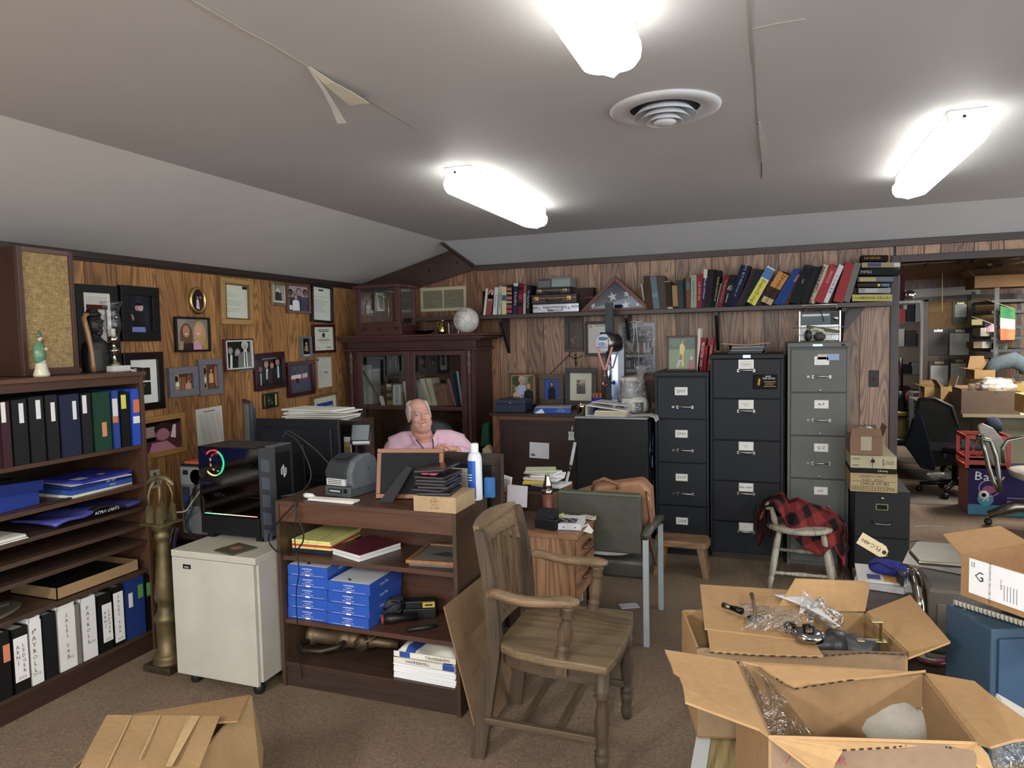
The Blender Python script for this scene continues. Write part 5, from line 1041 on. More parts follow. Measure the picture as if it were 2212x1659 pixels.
# ================================================================ GLASS BOOKCASE
M_='5a3832';Gx0,Gx1,Gy,Gz=-3.53,-2.30,5.35,1.635
t=T('glass_bookcase','tall dark mahogany bookcase with glass doors in the corner behind the man','bookcase',((Gx0+Gx1)/2,5.55,0))
O('side_panel',MB().box(Gx1-.02,Gy+.02,0,Gx1,YB-.015,1.53,'4a2a24'),'wood',t);O('side_panel',MB().box(Gx0,Gy+.02,0,Gx0+.02,YB-.015,1.53,'4a2a24'),'wood',t)
O('back_panel',MB().box(Gx0+.02,YB-.03,.05,Gx1-.02,YB-.016,1.53,'241815'),'wood',t)
m=MB(grain='x');m.box(Gx0-.02,Gy-.01,1.50,Gx1+.03,YB-.015,1.515,M_).box(Gx0,Gy,1.515,Gx1+.01,YB-.015,1.58,'4c2723').box(Gx0-.03,Gy-.03,1.58,Gx1+.06,YB-.015,1.595,M_).box(Gx0-.05,Gy-.05,1.595,Gx1+.10,YB-.015,1.615,M_).box(Gx0-.06,Gy-.07,1.615,Gx1+.15,YB-.015,Gz,'5f2f2a');O('cornice',m,'wood',t,bevel=.004)
for x in (Gx0,Gx1-.09):
    O('pilaster',MB().box(x,Gy,0,x+.09,Gy+.02,1.50,'532c26'),'wood',t)
    m=MB().lathe([(.012,.1),(.018,.12),(.014,.15),(.014,1.30),(.02,1.32),(.014,1.335),(.024,1.36),(.024,1.38),(.015,1.40),(.02,1.43),(.024,1.45),(.016,1.48),(.016,1.5)],(x+.045,Gy-.018,0),'5f3a34',14);O('turned_column',m,'wood',t)
mid=(Gx0+Gx1)/2
for x0,x1 in ((Gx0+.09,mid-.001),(mid+.001,Gx1-.09)):
    m=MB().box(x0,Gy+.002,.08,x0+.05,Gy+.022,1.495,M_).box(x1-.04,Gy+.002,.08,x1,Gy+.022,1.495,M_);m.grain='x';m.box(x0+.05,Gy+.002,1.455,x1-.04,Gy+.022,1.495,M_).box(x0+.05,Gy+.002,.08,x1-.04,Gy+.022,.16,M_).box(x0+.05,Gy+.002,.985,x1-.04,Gy+.022,1.015,M_)
    d=O('door',m,'wood',t,bevel=.003);O('pane',MB().box(x0+.05,Gy+.01,1.015,x1-.04,Gy+.013,1.455,'ffffff'),'glass',d);O('pane',MB().box(x0+.05,Gy+.01,.16,x1-.04,Gy+.013,.985,'ffffff'),'glass',d)
for z in (.10,.5,1.015):O('shelf',MB(grain='x').box(Gx0+.021,Gy+.024,z-.02,Gx1-.021,YB-.031,z,'43261f'),'wood',t)
O('plinth',MB(grain='x').box(Gx0,Gy-.01,0,Gx1,Gy+.0,.08,M_),'wood',t)
def lean(name,lab,xs,ys,Y,dep,c,pages='c9bfa4',grp=None,text=None,tc='e8e4d8',th=None,cat='book',band=None,zb=None,mat='paper',base=None):
    # a book or binder whose spine outline was measured: bottom-left, bottom-right, top-right, top-left (x), top and bottom (y)
    xbl,xbr,xtr,xtl=xs;yt,yb=ys
    p=[PY(xbl,yb,Y),PY(xbr,yb,Y),PY(xtr,yt,Y),PY(xtl,yt,Y)]
    if zb is not None:
        d=zb-min(p[0].z,p[1].z)
        for q in p:q.z+=d
    m=MB().prism(p,(0,dep,0),c)
    ctr=sum(p,V((0,0,0)))/4;ins=[ctr+(q-ctr)*.84+V((0,.004,0)) for q in p]
    dn=(p[0]-p[3]+p[1]-p[2])*.5;upv=-dn.normalized();ac=(p[1]-p[0]+p[2]-p[3])*.5;wd_=ac.length
    top=[p[3]+ac*.1+V((0,.006,0)),p[3]+ac*.9+V((0,.006,0)),p[3]+ac*.9+V((0,dep-.006,0)),p[3]+ac*.1+V((0,dep-.006,0))]
    m.add([q+upv*.0008 for q in top],[(0,1,2,3)],pages)
    r=O(name,m,mat,label=lab,cat=cat,group=grp)
    if band:
        b=MB()
        for (f0_,f1_,bc) in band:
            q=[p[3].lerp(p[0],f1_)+ac*.02,p[3].lerp(p[0],f1_)+ac*.98,p[3].lerp(p[0],f0_)+ac*.98,p[3].lerp(p[0],f0_)+ac*.02];b.prism([v-V((0,.0006,0)) for v in q],(0,.0004,0),bc)
        O('spine_label',b,'paper',r)
    if text:
        b=MB();s=(th or .55)*wd_;b.text(text,ctr-V((0,.0015,0)),dn,ac,s,tc,min(1.4,dn.length*.8/(s*.75*1.0*max(1,len(text)))));O('spine_lettering',b,'paper',r)
    return r
GB='books behind the glass doors';S_=1.016;cxp=lambda v:720+v/5.529;cyp=lambda v:580+v/5.529
def gbook(lab,a,b_,c_,d_,y0,y1,c,Y=5.47,**k):lean('book',lab,(cxp(a),cxp(b_),cxp(c_),cxp(d_)),(cyp(y0),cyp(y1)),Y,k.pop('dep',.16),c,grp=GB,zb=S_,**k)
gbook('tall white folder standing at the left edge of the left glass door',335,372,345,316,1125,1590,'c9c8bf',band=None,cat='folder')
gbook('cream portfolio behind the left glass door',374,470,440,350,1180,1590,'b9b6a6',Y=5.5,cat='folder')
gbook('yellow and black patterned book behind the left glass door',640,702,690,632,1345,1590,'8a8a4a',band=[(.3,.45,'23231f'),(.6,.8,'2a2a22'),(0,.12,'d6d2c8')])
gbook('small dark book behind the left glass door, left of the patterned one',612,638,600,578,1350,1590,'2a2a2c')
lean('box','white box with black handwriting behind the left glass door',(cxp(710),cxp(805),cxp(805),cxp(710)),(cyp(1335),cyp(1575)),5.46,.1,'d3d4d6',zb=S_,text='CHARLES WINN',tc='3a3f50',th=.33,cat='box')
gbook('thin tan book right of the white box',812,840,832,806,1440,1590,'8a7a58')
gbook('white leaning pamphlet by the middle of the bookcase',868,900,862,826,1310,1590,'d6d6d2')
lean('wooden_strip','long thin wooden strip leaning behind the left glass door',(cxp(540),cxp(556),cxp(352),cxp(338)),(cyp(1150),cyp(1500)),5.43,.01,'5c4438',zb=S_+.05,cat='strip')
lean('tag','white tag hanging on the leaning strip',(cxp(572),cxp(618),cxp(590),cxp(542)),(cyp(1480),cyp(1590)),5.42,.004,'d8d8da',zb=S_,cat='tag')
for i,(a,b_,c_,d_,y0,c,l) in enumerate(((1010,1040,975,955,1300,'5a6264','grey-blue book leftmost behind the right glass door'),(1042,1092,1008,962,1300,'96938a','pale grey book, second behind the right glass door'),(1094,1138,1052,1010,1320,'a59d88','grey-beige book, third behind the right glass door'),(1140,1186,1080,1028,1272,'c9c0a0','cream book, first of the two cream ones'),(1188,1240,1164,1104,1268,'cbc2a2','cream book, second of the two cream ones'),
    (1242,1290,1240,1186,1335,'7c5a42','brown book, first of the four brown ones'),(1292,1334,1284,1242,1340,'84604a','brown book, second of the four brown ones'),(1336,1382,1330,1286,1335,'8a664c','brown book, third of the four brown ones'),(1384,1428,1378,1332,1335,'7a5640','brown book, fourth of the four brown ones'),
    (1440,1470,1385,1352,1270,'9a6a70','pinkish book leaning beside the brown ones'),(1472,1500,1425,1386,1185,'2a4450','dark teal book leaning behind the right glass door'),(1502,1524,1462,1430,1190,'22343c','tall black-green book leaning behind the right glass door'),(1526,1546,1490,1466,1180,'b9bfc2','thin pale book leaning near the right door edge'),(1548,1566,1530,1494,1200,'4a3a3e','dark rightmost book leaning against the right door edge'))):
    gbook(l,a,b_,c_,d_,y0,1590,c,Y=5.47)
for i,(a,b_,c_,d_,y0,y1,c,l) in enumerate(((800,806,788,783,918,985,'1a1818','thin black frame leaning in the lower left of the glass bookcase'),(812,818,800,795,914,985,'2a2220','second black frame leaning in the lower left of the glass bookcase'))):
    p=[PY(a,y1,5.46),PY(b_,y1,5.46),PY(c_,y0,5.46),PY(d_,y0,5.46)];dz=.501-p[0].z
    for q in (p[0],p[1]):q.z=.501
    O('picture_frame',MB().prism(p,(0,.16,0),c),'gloss',label=l,cat='picture frame',group='frames leaning in the glass bookcase')
# on top of it: balance case, bowl, pitcher, ball
bz=Gz+.001;X0,X1,Ya,Yb_=-3.40,-2.96,5.30,5.60;H1=.085;H2=.44
t=T('balance_case','mahogany glass case with a balance inside, on top of the glass bookcase','display case',((X0+X1)/2,5.45,bz))
O('base',MB(grain='x').box(X0-.012,Ya-.01,bz,X1+.012,Yb_+.01,bz+H1,'57302a').box(X0-.02,Ya-.02,bz+H1-.012,X1+.02,Yb_+.02,bz+H1,'6a3a34'),'wood',t,bevel=.003)
m=MB()
for x in (X0,X1-.05):
    for y in (Ya,Yb_-.03):m.box(x,y,bz+H1,x+.05,y+.03,bz+H2-.03,'5d322c')
m.grain='x';m.box(X0-.015,Ya-.015,bz+H2-.03,X1+.015,Yb_+.015,bz+H2-.01,'673832').box(X0+.02,Ya+.01,bz+H2-.01,X1-.02,Yb_,bz+H2,'5d322c').box(X0+.05,Ya,bz+H1,X1-.05,Ya+.02,bz+H1+.03,'5d322c');O('case_frame',m,'wood',t,bevel=.002)
O('back_panel',MB().box(X0+.05,Yb_-.012,bz+H1,X1-.05,Yb_-.006,bz+H2-.03,'4a423e'),'wood',t)
O('pane',MB().box(X0+.05,Ya+.008,bz+H1+.03,X1-.05,Ya+.011,bz+H2-.03,'ffffff'),'glass',t);O('pane',MB().box(X1-.02,Ya+.03,bz+H1,X1-.017,Yb_-.03,bz+H2-.03,'ffffff'),'glass',t)
xc,yc=X0+.26,5.42;m=MB().tube([(xc,yc,bz+H1),(xc,yc,bz+.36)],.007,'c99a6a',8).lathe([(.03,0),(.028,.008),(0,.01)],(xc,yc,bz+H1),'d8c8b8',14).tube([(xc-.12,yc,bz+.37),(xc-.06,yc,bz+.385),(xc+.1,yc,bz+.375)],.004,'c8c4bc',6).tube([(xc-.11,yc,bz+.37),(xc-.02,yc,bz+.33)],.003,'c8c4bc',6)
for dx in (-.11,-.07):m.tube([(xc+dx,yc,bz+.37),(xc+dx+.015,yc,bz+.22)],.002,'b8b4ac',5)
m.box(xc-.11,yc-.01,bz+.215,xc-.05,yc+.01,bz+.22,'b8b4ac').tube([(xc+.07,yc,bz+.37),(xc+.075,yc,bz+.12)],.0015,'b8b4ac',4);O('balance',m,'metal',t)
for x in (X0+.1,X0+.24,X1-.03):O('knob',MB().ball((x,Ya-.02,bz+.055),.012,'1d1413',10,8),'gloss',t)
p=PY(912,715,5.42);t=T('metal_bowl','dark shallow metal bowl on top of the glass bookcase','bowl',(p.x,5.42,bz))
O('bowl',MB().lathe([(.03,0),(.06,.008),(.09,.03),(.098,.034),(.088,.032),(.055,.012),(0,.008)],(p.x+.02,5.42,bz),'3f4444',24),'metal',t)
O('stick',MB().tube([(p.x-.07,5.47,bz+.13),(p.x+.0,5.45,bz+.08),(p.x+.09,5.42,bz+.04)],.004,'4a3c34',6),'matte',label='thin twisted stick lying across the dark bowl',cat='stick')
p=PY(955,712,5.42);t=T('brass_pitcher','small polished brass pitcher left of the white ball','pitcher',(p.x,5.42,bz))
O('body',MB().lathe([(.032,0),(.036,.02),(.034,.05),(.024,.085),(.016,.1),(.0,.1)],(p.x,5.42,bz),'b8a05c',20),'chrome',t);O('lid',MB().ball((p.x+.004,5.42,bz+.11),(.024,.018,.012),'b8a05c',12,8),'chrome',t)
O('handle',MB().tube([(p.x-.02,5.42,bz+.1),(p.x-.045,5.42,bz+.095),(p.x-.035,5.42,bz+.06),(p.x-.03,5.42,bz+.04)],.004,'a89050',6),'metal',t)
p=PY(983,705,5.52);O('wire_basket',MB().box(p.x-.05,5.5,bz,p.x+.04,5.57,bz+.004,'8a8c8c').tube([(p.x-.05,5.5,bz+.09),(p.x+.04,5.5,bz+.095),(p.x+.04,5.57,bz+.095),(p.x-.05,5.57,bz+.09)],.003,'9a9c9c',6,True).tube([(p.x-.05,5.5,bz),(p.x-.05,5.5,bz+.09)],.003,'9a9c9c',5).tube([(p.x+.04,5.5,bz),(p.x+.04,5.5,bz+.09)],.003,'9a9c9c',5).tube([(p.x+.04,5.57,bz),(p.x+.04,5.57,bz+.09)],.003,'9a9c9c',5),'metal',label='small metal rack behind the brass pitcher',cat='rack')
# signed soccer ball: seams from an icosahedral pattern
p=PY(1007,692,5.42);R_=.108;bc=V((p.x,5.42,bz+R_));t=T('soccer_ball','white signed soccer ball on top of the glass bookcase','ball',bc)
O('shell',MB().ball(bc,R_,'d6d0c6',32,20),'leather',t)
bm=bmesh.new();bmesh.ops.create_icosphere(bm,subdivisions=1,radius=1)
vv=[v.co.copy() for v in bm.verts];E=[(e.verts[0].index,e.verts[1].index) for e in bm.edges];bm.free()
nodes={};RQ=Matrix.Rotation(.4,3,'X') @ Matrix.Rotation(.3,3,'Z')
m=MB();done=set()
def key(i,j):return (vv[i]*2+vv[j]).normalized()
adj={i:set() for i in range(len(vv))}
for i,j in E:adj[i].add(j);adj[j].add(i)
def seam(a,b_):
    P_=[]
    for k in range(5):d=a.lerp(b_,k/4).normalized();P_.append(bc+(RQ @ d)*(R_+.0004))
    m.tube(P_,.0011,'8a8478',4)
for i,j in E:seam(key(i,j),key(j,i))
for i in adj:
    for j in adj[i]:
        for k in adj[i]:
            if j < k and k in adj[j]:seam(key(i,j),key(i,k))
O('seams',m,'matte',t)
m=MB()
for s_,dx,dz in (('Brandon #3',0,.075),('Soccer',-.03,.03),('to',-.03,.012),('CHUCK',-.03,-.008),('#7',-.03,-.026)):
    d=V((dx/R_,0,dz/R_));d.y=-math.sqrt(max(0,1-d.x**2-d.z**2));pos=bc+d*(R_+.0015);xd=V((0,0,1)).cross(-d).normalized()*1;xd=V((-d.y,d.x,0)).normalized();m.text(s_,pos,xd,d.cross(xd),.014,'35304a')
O('lettering',m,'matte',t)
# green cloth and bag hanging beside the cabinet
O('green_bag',MB().prism([PY(1037,965,5.2),PY(1042,918,5.2),PY(1048,912,5.2),PY(1056,918,5.2),PY(1056,962,5.2)],(0,.08,0),'1e4a38'),'cloth',label='dark green folded bag beside the glass bookcase',cat='bag',bevel=.006)
t=T('paper_bag','cream paper bag below the dark green bag','bag',PY(1050,975,5.15));O('bag',MB().prism([V((-2.14,5.12,.001)),PY(1042,970,5.12),PY(1052,962,5.12),PY(1062,975,5.12),V((-2.07,5.12,.001))],(0,.07,0),'b5a586'),'paper',t)
# ================================================================ LONG WALL SHELF
WZ=1.785;SB='4a3b33'
t=T('wall_shelf','long dark wall shelf full of books on the paneled back wall','shelf',(-1.03,5.62,WZ-.035))
O('board',MB(grain='x').box(-2.92,5.50,WZ-.032,.80,YB-.002,WZ,SB),'wood',t,bevel=.002)
for x in (-2.14,-1.07,-.38,.50):
    O('bracket',MB().prism([(x-.012,YB-.003,WZ-.33),(x-.012,YB-.003,WZ-.033),(x-.012,YB-.2,WZ-.033),(x-.012,YB-.2,WZ-.06)],(.024,0,0),'2e2622'),'wood',t)
O('brace',MB().prism([(.33,YB-.02,1.42),(.40,YB-.02,1.42),(.66,YB-.02,WZ-.034),(.56,YB-.02,WZ-.034)],(0,.018,0),'4c4440'),'wood',t)
SY=5.515
def bk(lab,P4,crop,c,Y=SY,dep=.17,pages='bdb39c',text=None,tc='e8e4d8',th=.5,band=None,cat='book',grp='books on the wall shelf',name='book',mat='paper',z=WZ+.001,flat=False,down=True):
    s,x0,y0=crop;p=[PY(x0+a/s,y0+b_/s,Y) for a,b_ in P4]      # bl, br, tr, tl
    dz=z-min(q.z for q in p)
    for q in p:q.z+=dz
    m=MB().prism(p,(0,dep,0),c);dn=(p[0]-p[3]+p[1]-p[2])*.5;ac=(p[1]-p[0]+p[2]-p[3])*.5;ctr=sum(p,V((0,0,0)))/4
    if pages and not flat:
        u_=-dn.normalized()*.0008;m.add([p[3]+ac*.1+V((0,.006,0))+u_,p[3]+ac*.9+V((0,.006,0))+u_,p[3]+ac*.9+V((0,dep-.006,0))+u_,p[3]+ac*.1+V((0,dep-.006,0))+u_],[(0,1,2,3)],pages)
    r=O(name,m,mat,label=lab,cat=cat,group=grp)
    if band:
        b=MB()
        for f0,f1,bc in band:
            if flat:q=[p[0].lerp(p[1],f0)*.9+p[3].lerp(p[2],f0)*.1,p[0].lerp(p[1],f1)*.9+p[3].lerp(p[2],f1)*.1,p[0].lerp(p[1],f1)*.1+p[3].lerp(p[2],f1)*.9,p[0].lerp(p[1],f0)*.1+p[3].lerp(p[2],f0)*.9]
            else:q=[p[3].lerp(p[0],f1)+ac*.03,p[3].lerp(p[0],f1)+ac*.97,p[3].lerp(p[0],f0)+ac*.97,p[3].lerp(p[0],f0)+ac*.03]
            b.prism([v-V((0,.0006,0)) for v in q],(0,.0004,0),bc)
        O('spine_label',b,'paper',r)
    if text:
        b=MB();L,Wd=(ac.length,dn.length) if flat else (dn.length,ac.length);sz=th*Wd
        for i,tx in enumerate(text if isinstance(text,list) else [(text,0.5,.5)]):
            pos=ctr+(ac if flat else dn)*(tx[1]-.5)+(-dn if flat else ac)*(tx[2]-.5)-V((0,.0018,0))
            k=(tx[3] if len(tx) > 3 else th)*Wd;b.text(tx[0],pos,ac if flat else dn,-dn if flat else ac,k,tc,min(1.25,L*.85/(k*.8*max(1,len(tx[0])))))
        O('spine_lettering',b,'paper',r)
    return r
C5=(5.183,1020,540);C7=(3.814,1380,540);K1=(7.9,1400,560)
def box4(x0,x1,y0,y1,dx=0):return [(x0,y1),(x1,y1),(x1+dx,y0),(x0+dx,y0)]
bk('thin black book at the left end of the wall shelf',box4(112,128,435,705,4),C5,'1f1d20',Y=5.56)
bk('thin cream book leaning at the left end of the wall shelf',box4(122,147,410,708,30),C5,'c9c2b2')
bk('book with a woman\'s face and red lettering on its spine',box4(150,205,405,708,42),C5,'7a4a4c',band=[(.05,.5,'a8705c'),(.12,.4,'c79a80'),(.5,.98,'8a4440')])
bk('white book with blue dot, right of the one with a face',box4(230,272,402,710,22),C5,'c8c6ca',text='Rosarum',tc='4a4a5a')
bk('narrow pale green book with dark lettering',box4(288,322,392,710,12),C5,'a9b3a4',text='FIRING LINE',tc='2a3a38')
bk('cream book with small blue picture on its spine',box4(332,382,402,711),C5,'cbbf94',band=[(.3,.5,'4a5a78')])
bk('dark book with colourful mottled letters',box4(386,445,382,711),C5,'2a2024',band=[(.1,.2,'a85a3a'),(.25,.32,'b08a4a'),(.4,.5,'b06a60'),(.55,.62,'c0a080'),(.68,.8,'a04a4a'),(.85,.95,'b03a5a')])
bk('dark blue book lettered RAVEN with a white head on the spine',box4(450,502,362,709,14),C5,'2c2c46',text='RAVEN',band=[(0,.1,'c8c4c4')],tc='b9b6c4')
bk('dark red book with black squares on its spine',box4(512,560,372,702,10),C5,'6b1f2a',band=[(.1,.2,'2a1a1c'),(.35,.5,'8a3a40'),(.6,.75,'2a1a1c')])
bk('white and red striped thin book',box4(570,596,378,700,6),C5,'b8a8a8',band=[(.0,.3,'9a3a44')],text='THE WAR',tc='6a2a30')
bk('black book with white title, last before the briefcases',box4(603,640,385,704,12),C5,'1e2224',text='The Tipping Point',tc='cfd2cc')
# briefcases and old sets
def brief(lab,x0,y0,x1,y1,Y,dep,c,metal,mat,clasps,z):
    xa,xb,za,zb=rY(x0,y0,x1,y1,Y);h=zb-za
    t=T('briefcase',lab,'briefcase',((xa+xb)/2,Y+dep/2,z),'briefcases stacked on the wall shelf')
    O('shell',MB().box(xa,Y,z,xb,Y+dep,z+h*.58,c).box(xa,Y,z+h*.6,xb,Y+dep,z+h,c),mat,t,bevel=.006)
    O('seam_strip',MB().box(xa+.003,Y+.004,z+h*.55,xb-.003,Y+dep-.004,z+h*.63,metal),'metal',t)
    for f in clasps:cx=xa+(xb-xa)*f;O('latch',MB().box(cx-.016,Y-.006,z+h*.35,cx+.016,Y,z+h*.75,metal).ball((cx,Y-.007,z+h*.5),(.012,.004,.010),metal,10,8),'metal',t)
    cx=(xa+xb)/2;O('handle',MB().tube([(cx-.06,Y-.004,z+h*.42),(cx-.055,Y-.02,z+h*.25),(cx+.055,Y-.02,z+h*.25),(cx+.06,Y-.004,z+h*.42)],.006,metal if mat == 'metal' else '2a2426',8),mat,t)
    return z+h
z=WZ+.001
z=brief('silver aluminium briefcase at the bottom of the pile',1150,657,1250,677,5.505,.23,'b4b6c2','d0d2da','metal',(.18,.80),z)+.001
z=brief('brown leather briefcase with gold clasps in the middle of the pile',1148,637,1245,657,5.515,.22,'3b2b2b','c9a452','leather',(.12,.84),z)+.001
z=brief('small black case with gold latches on top of the pile',1157,623,1231,637,5.515,.21,'26262c','b9a05e','leather',(.12,.86),z)+.001
xa,xb,za,zb=rY(1162,601,1190,621,5.52);O('radio_unit',MB().box(xa,5.52,z,xb,5.68,z+zb-za,'55505a').box(xa+.005,5.518,z+.008,xb-.005,5.52,z+(zb-za)*.75,'6a646c').box(xa+.02,5.517,z+(zb-za)*.82,xb-.02,5.519,z+(zb-za)*.9,'2a2a30'),'plastic',label='small grey-purple box with dials on the black case',cat='box',bevel=.004)
xa,xb,za,zb=rY(1191,599,1233,620,5.52);O('glass_box',MB().box(xa,5.515,z,xb,5.69,z+zb-za,'6a7878').box(xa+.006,5.513,z+.006,xb-.006,5.515,z+(zb-za)*.8,'8a9896').box(xa,5.514,z+(zb-za)*.86,xb,5.516,z+(zb-za)*.9,'99a6a2'),'gloss',label='pale green glass-fronted box on the black case',cat='box',bevel=.003)
O('record_sleeve',MB().box(PY(1226,640,5.6).x,5.62,WZ+.001,PY(1280,640,5.6).x,5.72,WZ+.2,'3e3531'),'paper',label='dark brown box behind the folded flag case',cat='box')
m=MB();p=PY(1272,640,5.6);m.box(p.x-.02,5.55,WZ+.001,p.x+.05,5.6,WZ+.12,'2a2226');m.text('CONCERT',(p.x+.015,5.548,WZ+.135-.02),(1,0,0),(0,0,1),.013,'c04a52');O('ticket_box',m,'paper',label='small dark box with red lettering left of the flag case',cat='box')
# flag case
Yf=5.52;A_,B_,C_=PY(1252,673,Yf),PY(1408,671,Yf),PY(1327,596,Yf);A_.z=B_.z=WZ+.002;C_.z=WZ+.275;C_.x=(A_.x+B_.x)/2
t=T('flag_case','triangular wooden case with a folded flag of white stars on blue','flag case',((A_.x+B_.x)/2,Yf+.04,WZ));ct=(A_+B_+C_)/3
inn=[ct+(q-ct)*.78 for q in (A_,B_,C_)];m=MB()
out=(A_,B_,C_)
for i in range(3):j=(i+1) % 3;m.prism([out[i],out[j],inn[j],inn[i]],(0,.085,0),'6e2f2a')
O('frame',m,'wood',t,bevel=.002)
iz=[q+V((0,.02,0)) for q in inn];O('flag',MB().prism(iz,(0,.05,0),'20244e'),'cloth',t)
m=MB()
def star(m,cx,cz,r,rot=0):
    P=[]
    for k in range(10):a=math.radians(90+36*k+rot);q=r if k % 2 == 0 else r*.40;P.append(V((cx+q*math.cos(a),Yf+.0185,cz+q*math.sin(a))))
    for k in range(5):
        i=2*k;m.add([V((cx,Yf+.0185,cz)),P[i-1],P[i],P[(i+1) % 10]],[(0,1,2,3)],'d9d8d8')
ax=ct.x
for px_,py_,r,ro in ((1323,641,.041,12),(1354,634,.034,-8),(1352,663,.036,5),(1281,660,.026,30),(1322,668,.016,0),(1377,662,.016,-20),(1303,629,.012,20)):
    p=PY(px_,py_,Yf+.0185);star(m,p.x,max(p.z,WZ+.045),r,ro)
O('stars',m,'cloth',t)
O('pane',MB().prism([q+V((0,.006,0)) for q in inn],(0,.002,0),'ffffff'),'glass',t)
# books right of the flag
O('tan_disc',MB().lathe([(0,0),(.10,0),(.10,.006),(0,.006)],(PY(1392,640,5.66).x+.03,5.64,WZ+.102),'a87a48',28,'y'),'card',label='round tan board behind the books right of the flag case',cat='board')
bk('thin white book leaning right of the flag case',[(1925,585),(1945,600),(1908,305),(1882,305)],C5,'c9c6c2',Y=5.6)
bk('dark brown book leaning against the flag case',[(1950,668),(2040,672),(1988,300),(1915,300)],C5,'4a3426')
bk('faded blue cloth book',[(95,870),(200,860),(140,318),(30,318)],K1,'5f7480',band=[(.5,.62,'748894')])
bk('grey-brown cloth book right of the faded blue one',[(205,858),(322,852),(275,288),(145,292)],K1,'51463e')
bk('worn black book with a cream edge',[(330,860),(420,855),(383,388),(280,388)],K1,'382c28',band=[(0,.03,'a9967a'),(.93,1,'b5a07e')])
bk('short book with a plain tan spine',[(425,845),(518,840),(492,432),(400,432)],K1,'3a2c22',band=[(.05,.9,'a07a4c')])
bk('dark green-grey book, fifth right of the faded blue one',[(522,850),(608,850),(588,370),(485,372)],K1,'3a423f')
bk('narrow black book beside the red and blue banded one',[(615,848),(648,848),(636,335),(597,337)],K1,'20282a')
bk('faded red book with a grey-blue band',[(655,850),(724,850),(712,330),(640,332)],K1,'7a4438',band=[(.15,.4,'5c6a70')])
bk('pale sage green book with dark title',box4(728,826,290,850),K1,'8f9c8c',text='A Distant Mirror',tc='2f3e38',th=.3)
bk('bright dark-red book with white title',[(826,850),(906,850),(936,285),(832,285)],K1,'8a1f2c',text='a tale of two cities',tc='e3d2cc',th=.35)
bk('navy book with white top, lettered Model of Home',[(905,855),(965,858),(1024,203),(952,203)],K1,'22304a',band=[(0,.23,'c4bfae')],text='Model of Home',tc='d4d6da')
bk('thick dark plum-brown book',[(968,852),(1066,850),(1126,203),(1026,205)],K1,'2c2124')
bk('black book, narrow, left of the one with yellow title',[(1070,840),(1084,840),(1168,195),(1132,200)],K1,'1a1a1c')
bk('black book with yellow title',[(1087,835),(1160,835),(1256,210),(1178,210)],K1,'181a1a',text='THE EDUCATION OF',tc='cfc46a',th=.35)
bk('thin grey book next to the leaning red one',[(1148,835),(1172,835),(1260,430),(1236,432)],K1,'77777c')
bk('red book leaning right with small title',[(1182,838),(1262,836),(1392,292),(1302,290)],K1,'6e2226',text='The March Upcountry',tc='c49a90',th=.35)
bk('black book with a white oval emblem',[(1268,828),(1345,826),(1512,285),(1402,285)],K1,'1d1d20',band=[(.3,.5,'3a3a3e')],text=[('Q',.4,.5,.7),('nation',.72,.5,.4)],tc='c9c9c4')
bk('large navy book with white title',[(1338,820),(1500,838),(1765,155),(1590,125)],K1,'1c1f3c',text=[('BIG BOOK',.22,.5,.28),('the essays of',.55,.5,.2)],tc='9fa2b4')
bk('slim plum-brown book leaning far',[(1505,815),(1568,828),(1865,190),(1795,178)],K1,'3a2a2c')
bk('dark green book leaning behind the yellow one',[(1570,825),(1642,828),(1985,215),(1868,200)],K1,'1c2a2a')
bk('white and yellow binder lettered Dealer/Design',[(1685,782),(1820,855),(2168,238),(2040,168)],K1,'c9cccf',name='binder',cat='binder',band=[(.04,.3,'4a7ab0'),(.34,1,'d5cb2f')],text=[('Dealer/Design',.67,.48,.42)],tc='1c1c1c')
bk('orange and black book lettered Chronicle',[(1000,442),(1085,472),(1240,235),(1150,188)],C7,'3a2c22',band=[(0,.48,'c08238'),(.8,.98,'b9a070')],text=[('Chronicle',.26,.62,.36),('Chronicle',.9,.5,.3)],tc='1a1410')
bk('dark book with a white mark peeping over Chronicle',[(1120,420),(1170,430),(1245,170),(1180,148)],C7,'26242a',Y=5.62,band=[(.15,.2,'c0bcbc')])
bk('blue plastic binder with silver rivets',[(1105,462),(1150,470),(1335,170),(1275,172)],C7,'20407e',name='binder',cat='binder')
bk('second thin blue binder behind a pink tab',[(1155,466),(1192,470),(1345,190),(1310,190)],C7,'264a8c',Y=5.54,name='binder',cat='binder',band=[(.1,.32,'b07a78')])
bk('thin brown folder between blue and black binders',[(1196,468),(1232,470),(1360,210),(1330,205)],C7,'4f3c34',Y=5.54,cat='folder',name='folder')
bk('wide black binder with a long cream label',[(1238,455),(1325,468),(1442,150),(1365,142)],C7,'1d1f22',name='binder',cat='binder',band=[(.02,.04,'3a3a3e')],text=[('|||||||||',.42,.5,.12)],tc='c4bda0')
bk('black binder with a torn shiny top',[(1325,455),(1370,462),(1490,158),(1445,150)],C7,'232427',name='binder',cat='binder')
bk('plain black binder left of the cream one',[(1372,460),(1416,464),(1538,160),(1498,152)],C7,'191b1d',name='binder',cat='binder')
bk('cream binder with pencilled title',[(1402,448),(1446,458),(1566,142),(1525,130)],C7,'b5a88e',name='binder',cat='binder',text=[('ledger',.6,.5,.4)],tc='4a4438')
bk('red binder with faded white lettering',[(1438,440),(1518,458),(1640,160),(1580,132)],C7,'a03038',name='binder',cat='binder',text=[('SERVICE',.3,.5,.25)],tc='d9b4b4')
bk('white binder lettered QUEST in large characters',[(1520,440),(1556,448),(1690,142),(1652,124)],C7,'c6c8cc',name='binder',cat='binder',text='O O N  B B',tc='3a3c44',th=.5)
bk('second red binder with black rivets',[(1600,430),(1680,442),(1776,120),(1706,106)],C7,'9a2f35',name='binder',cat='binder')
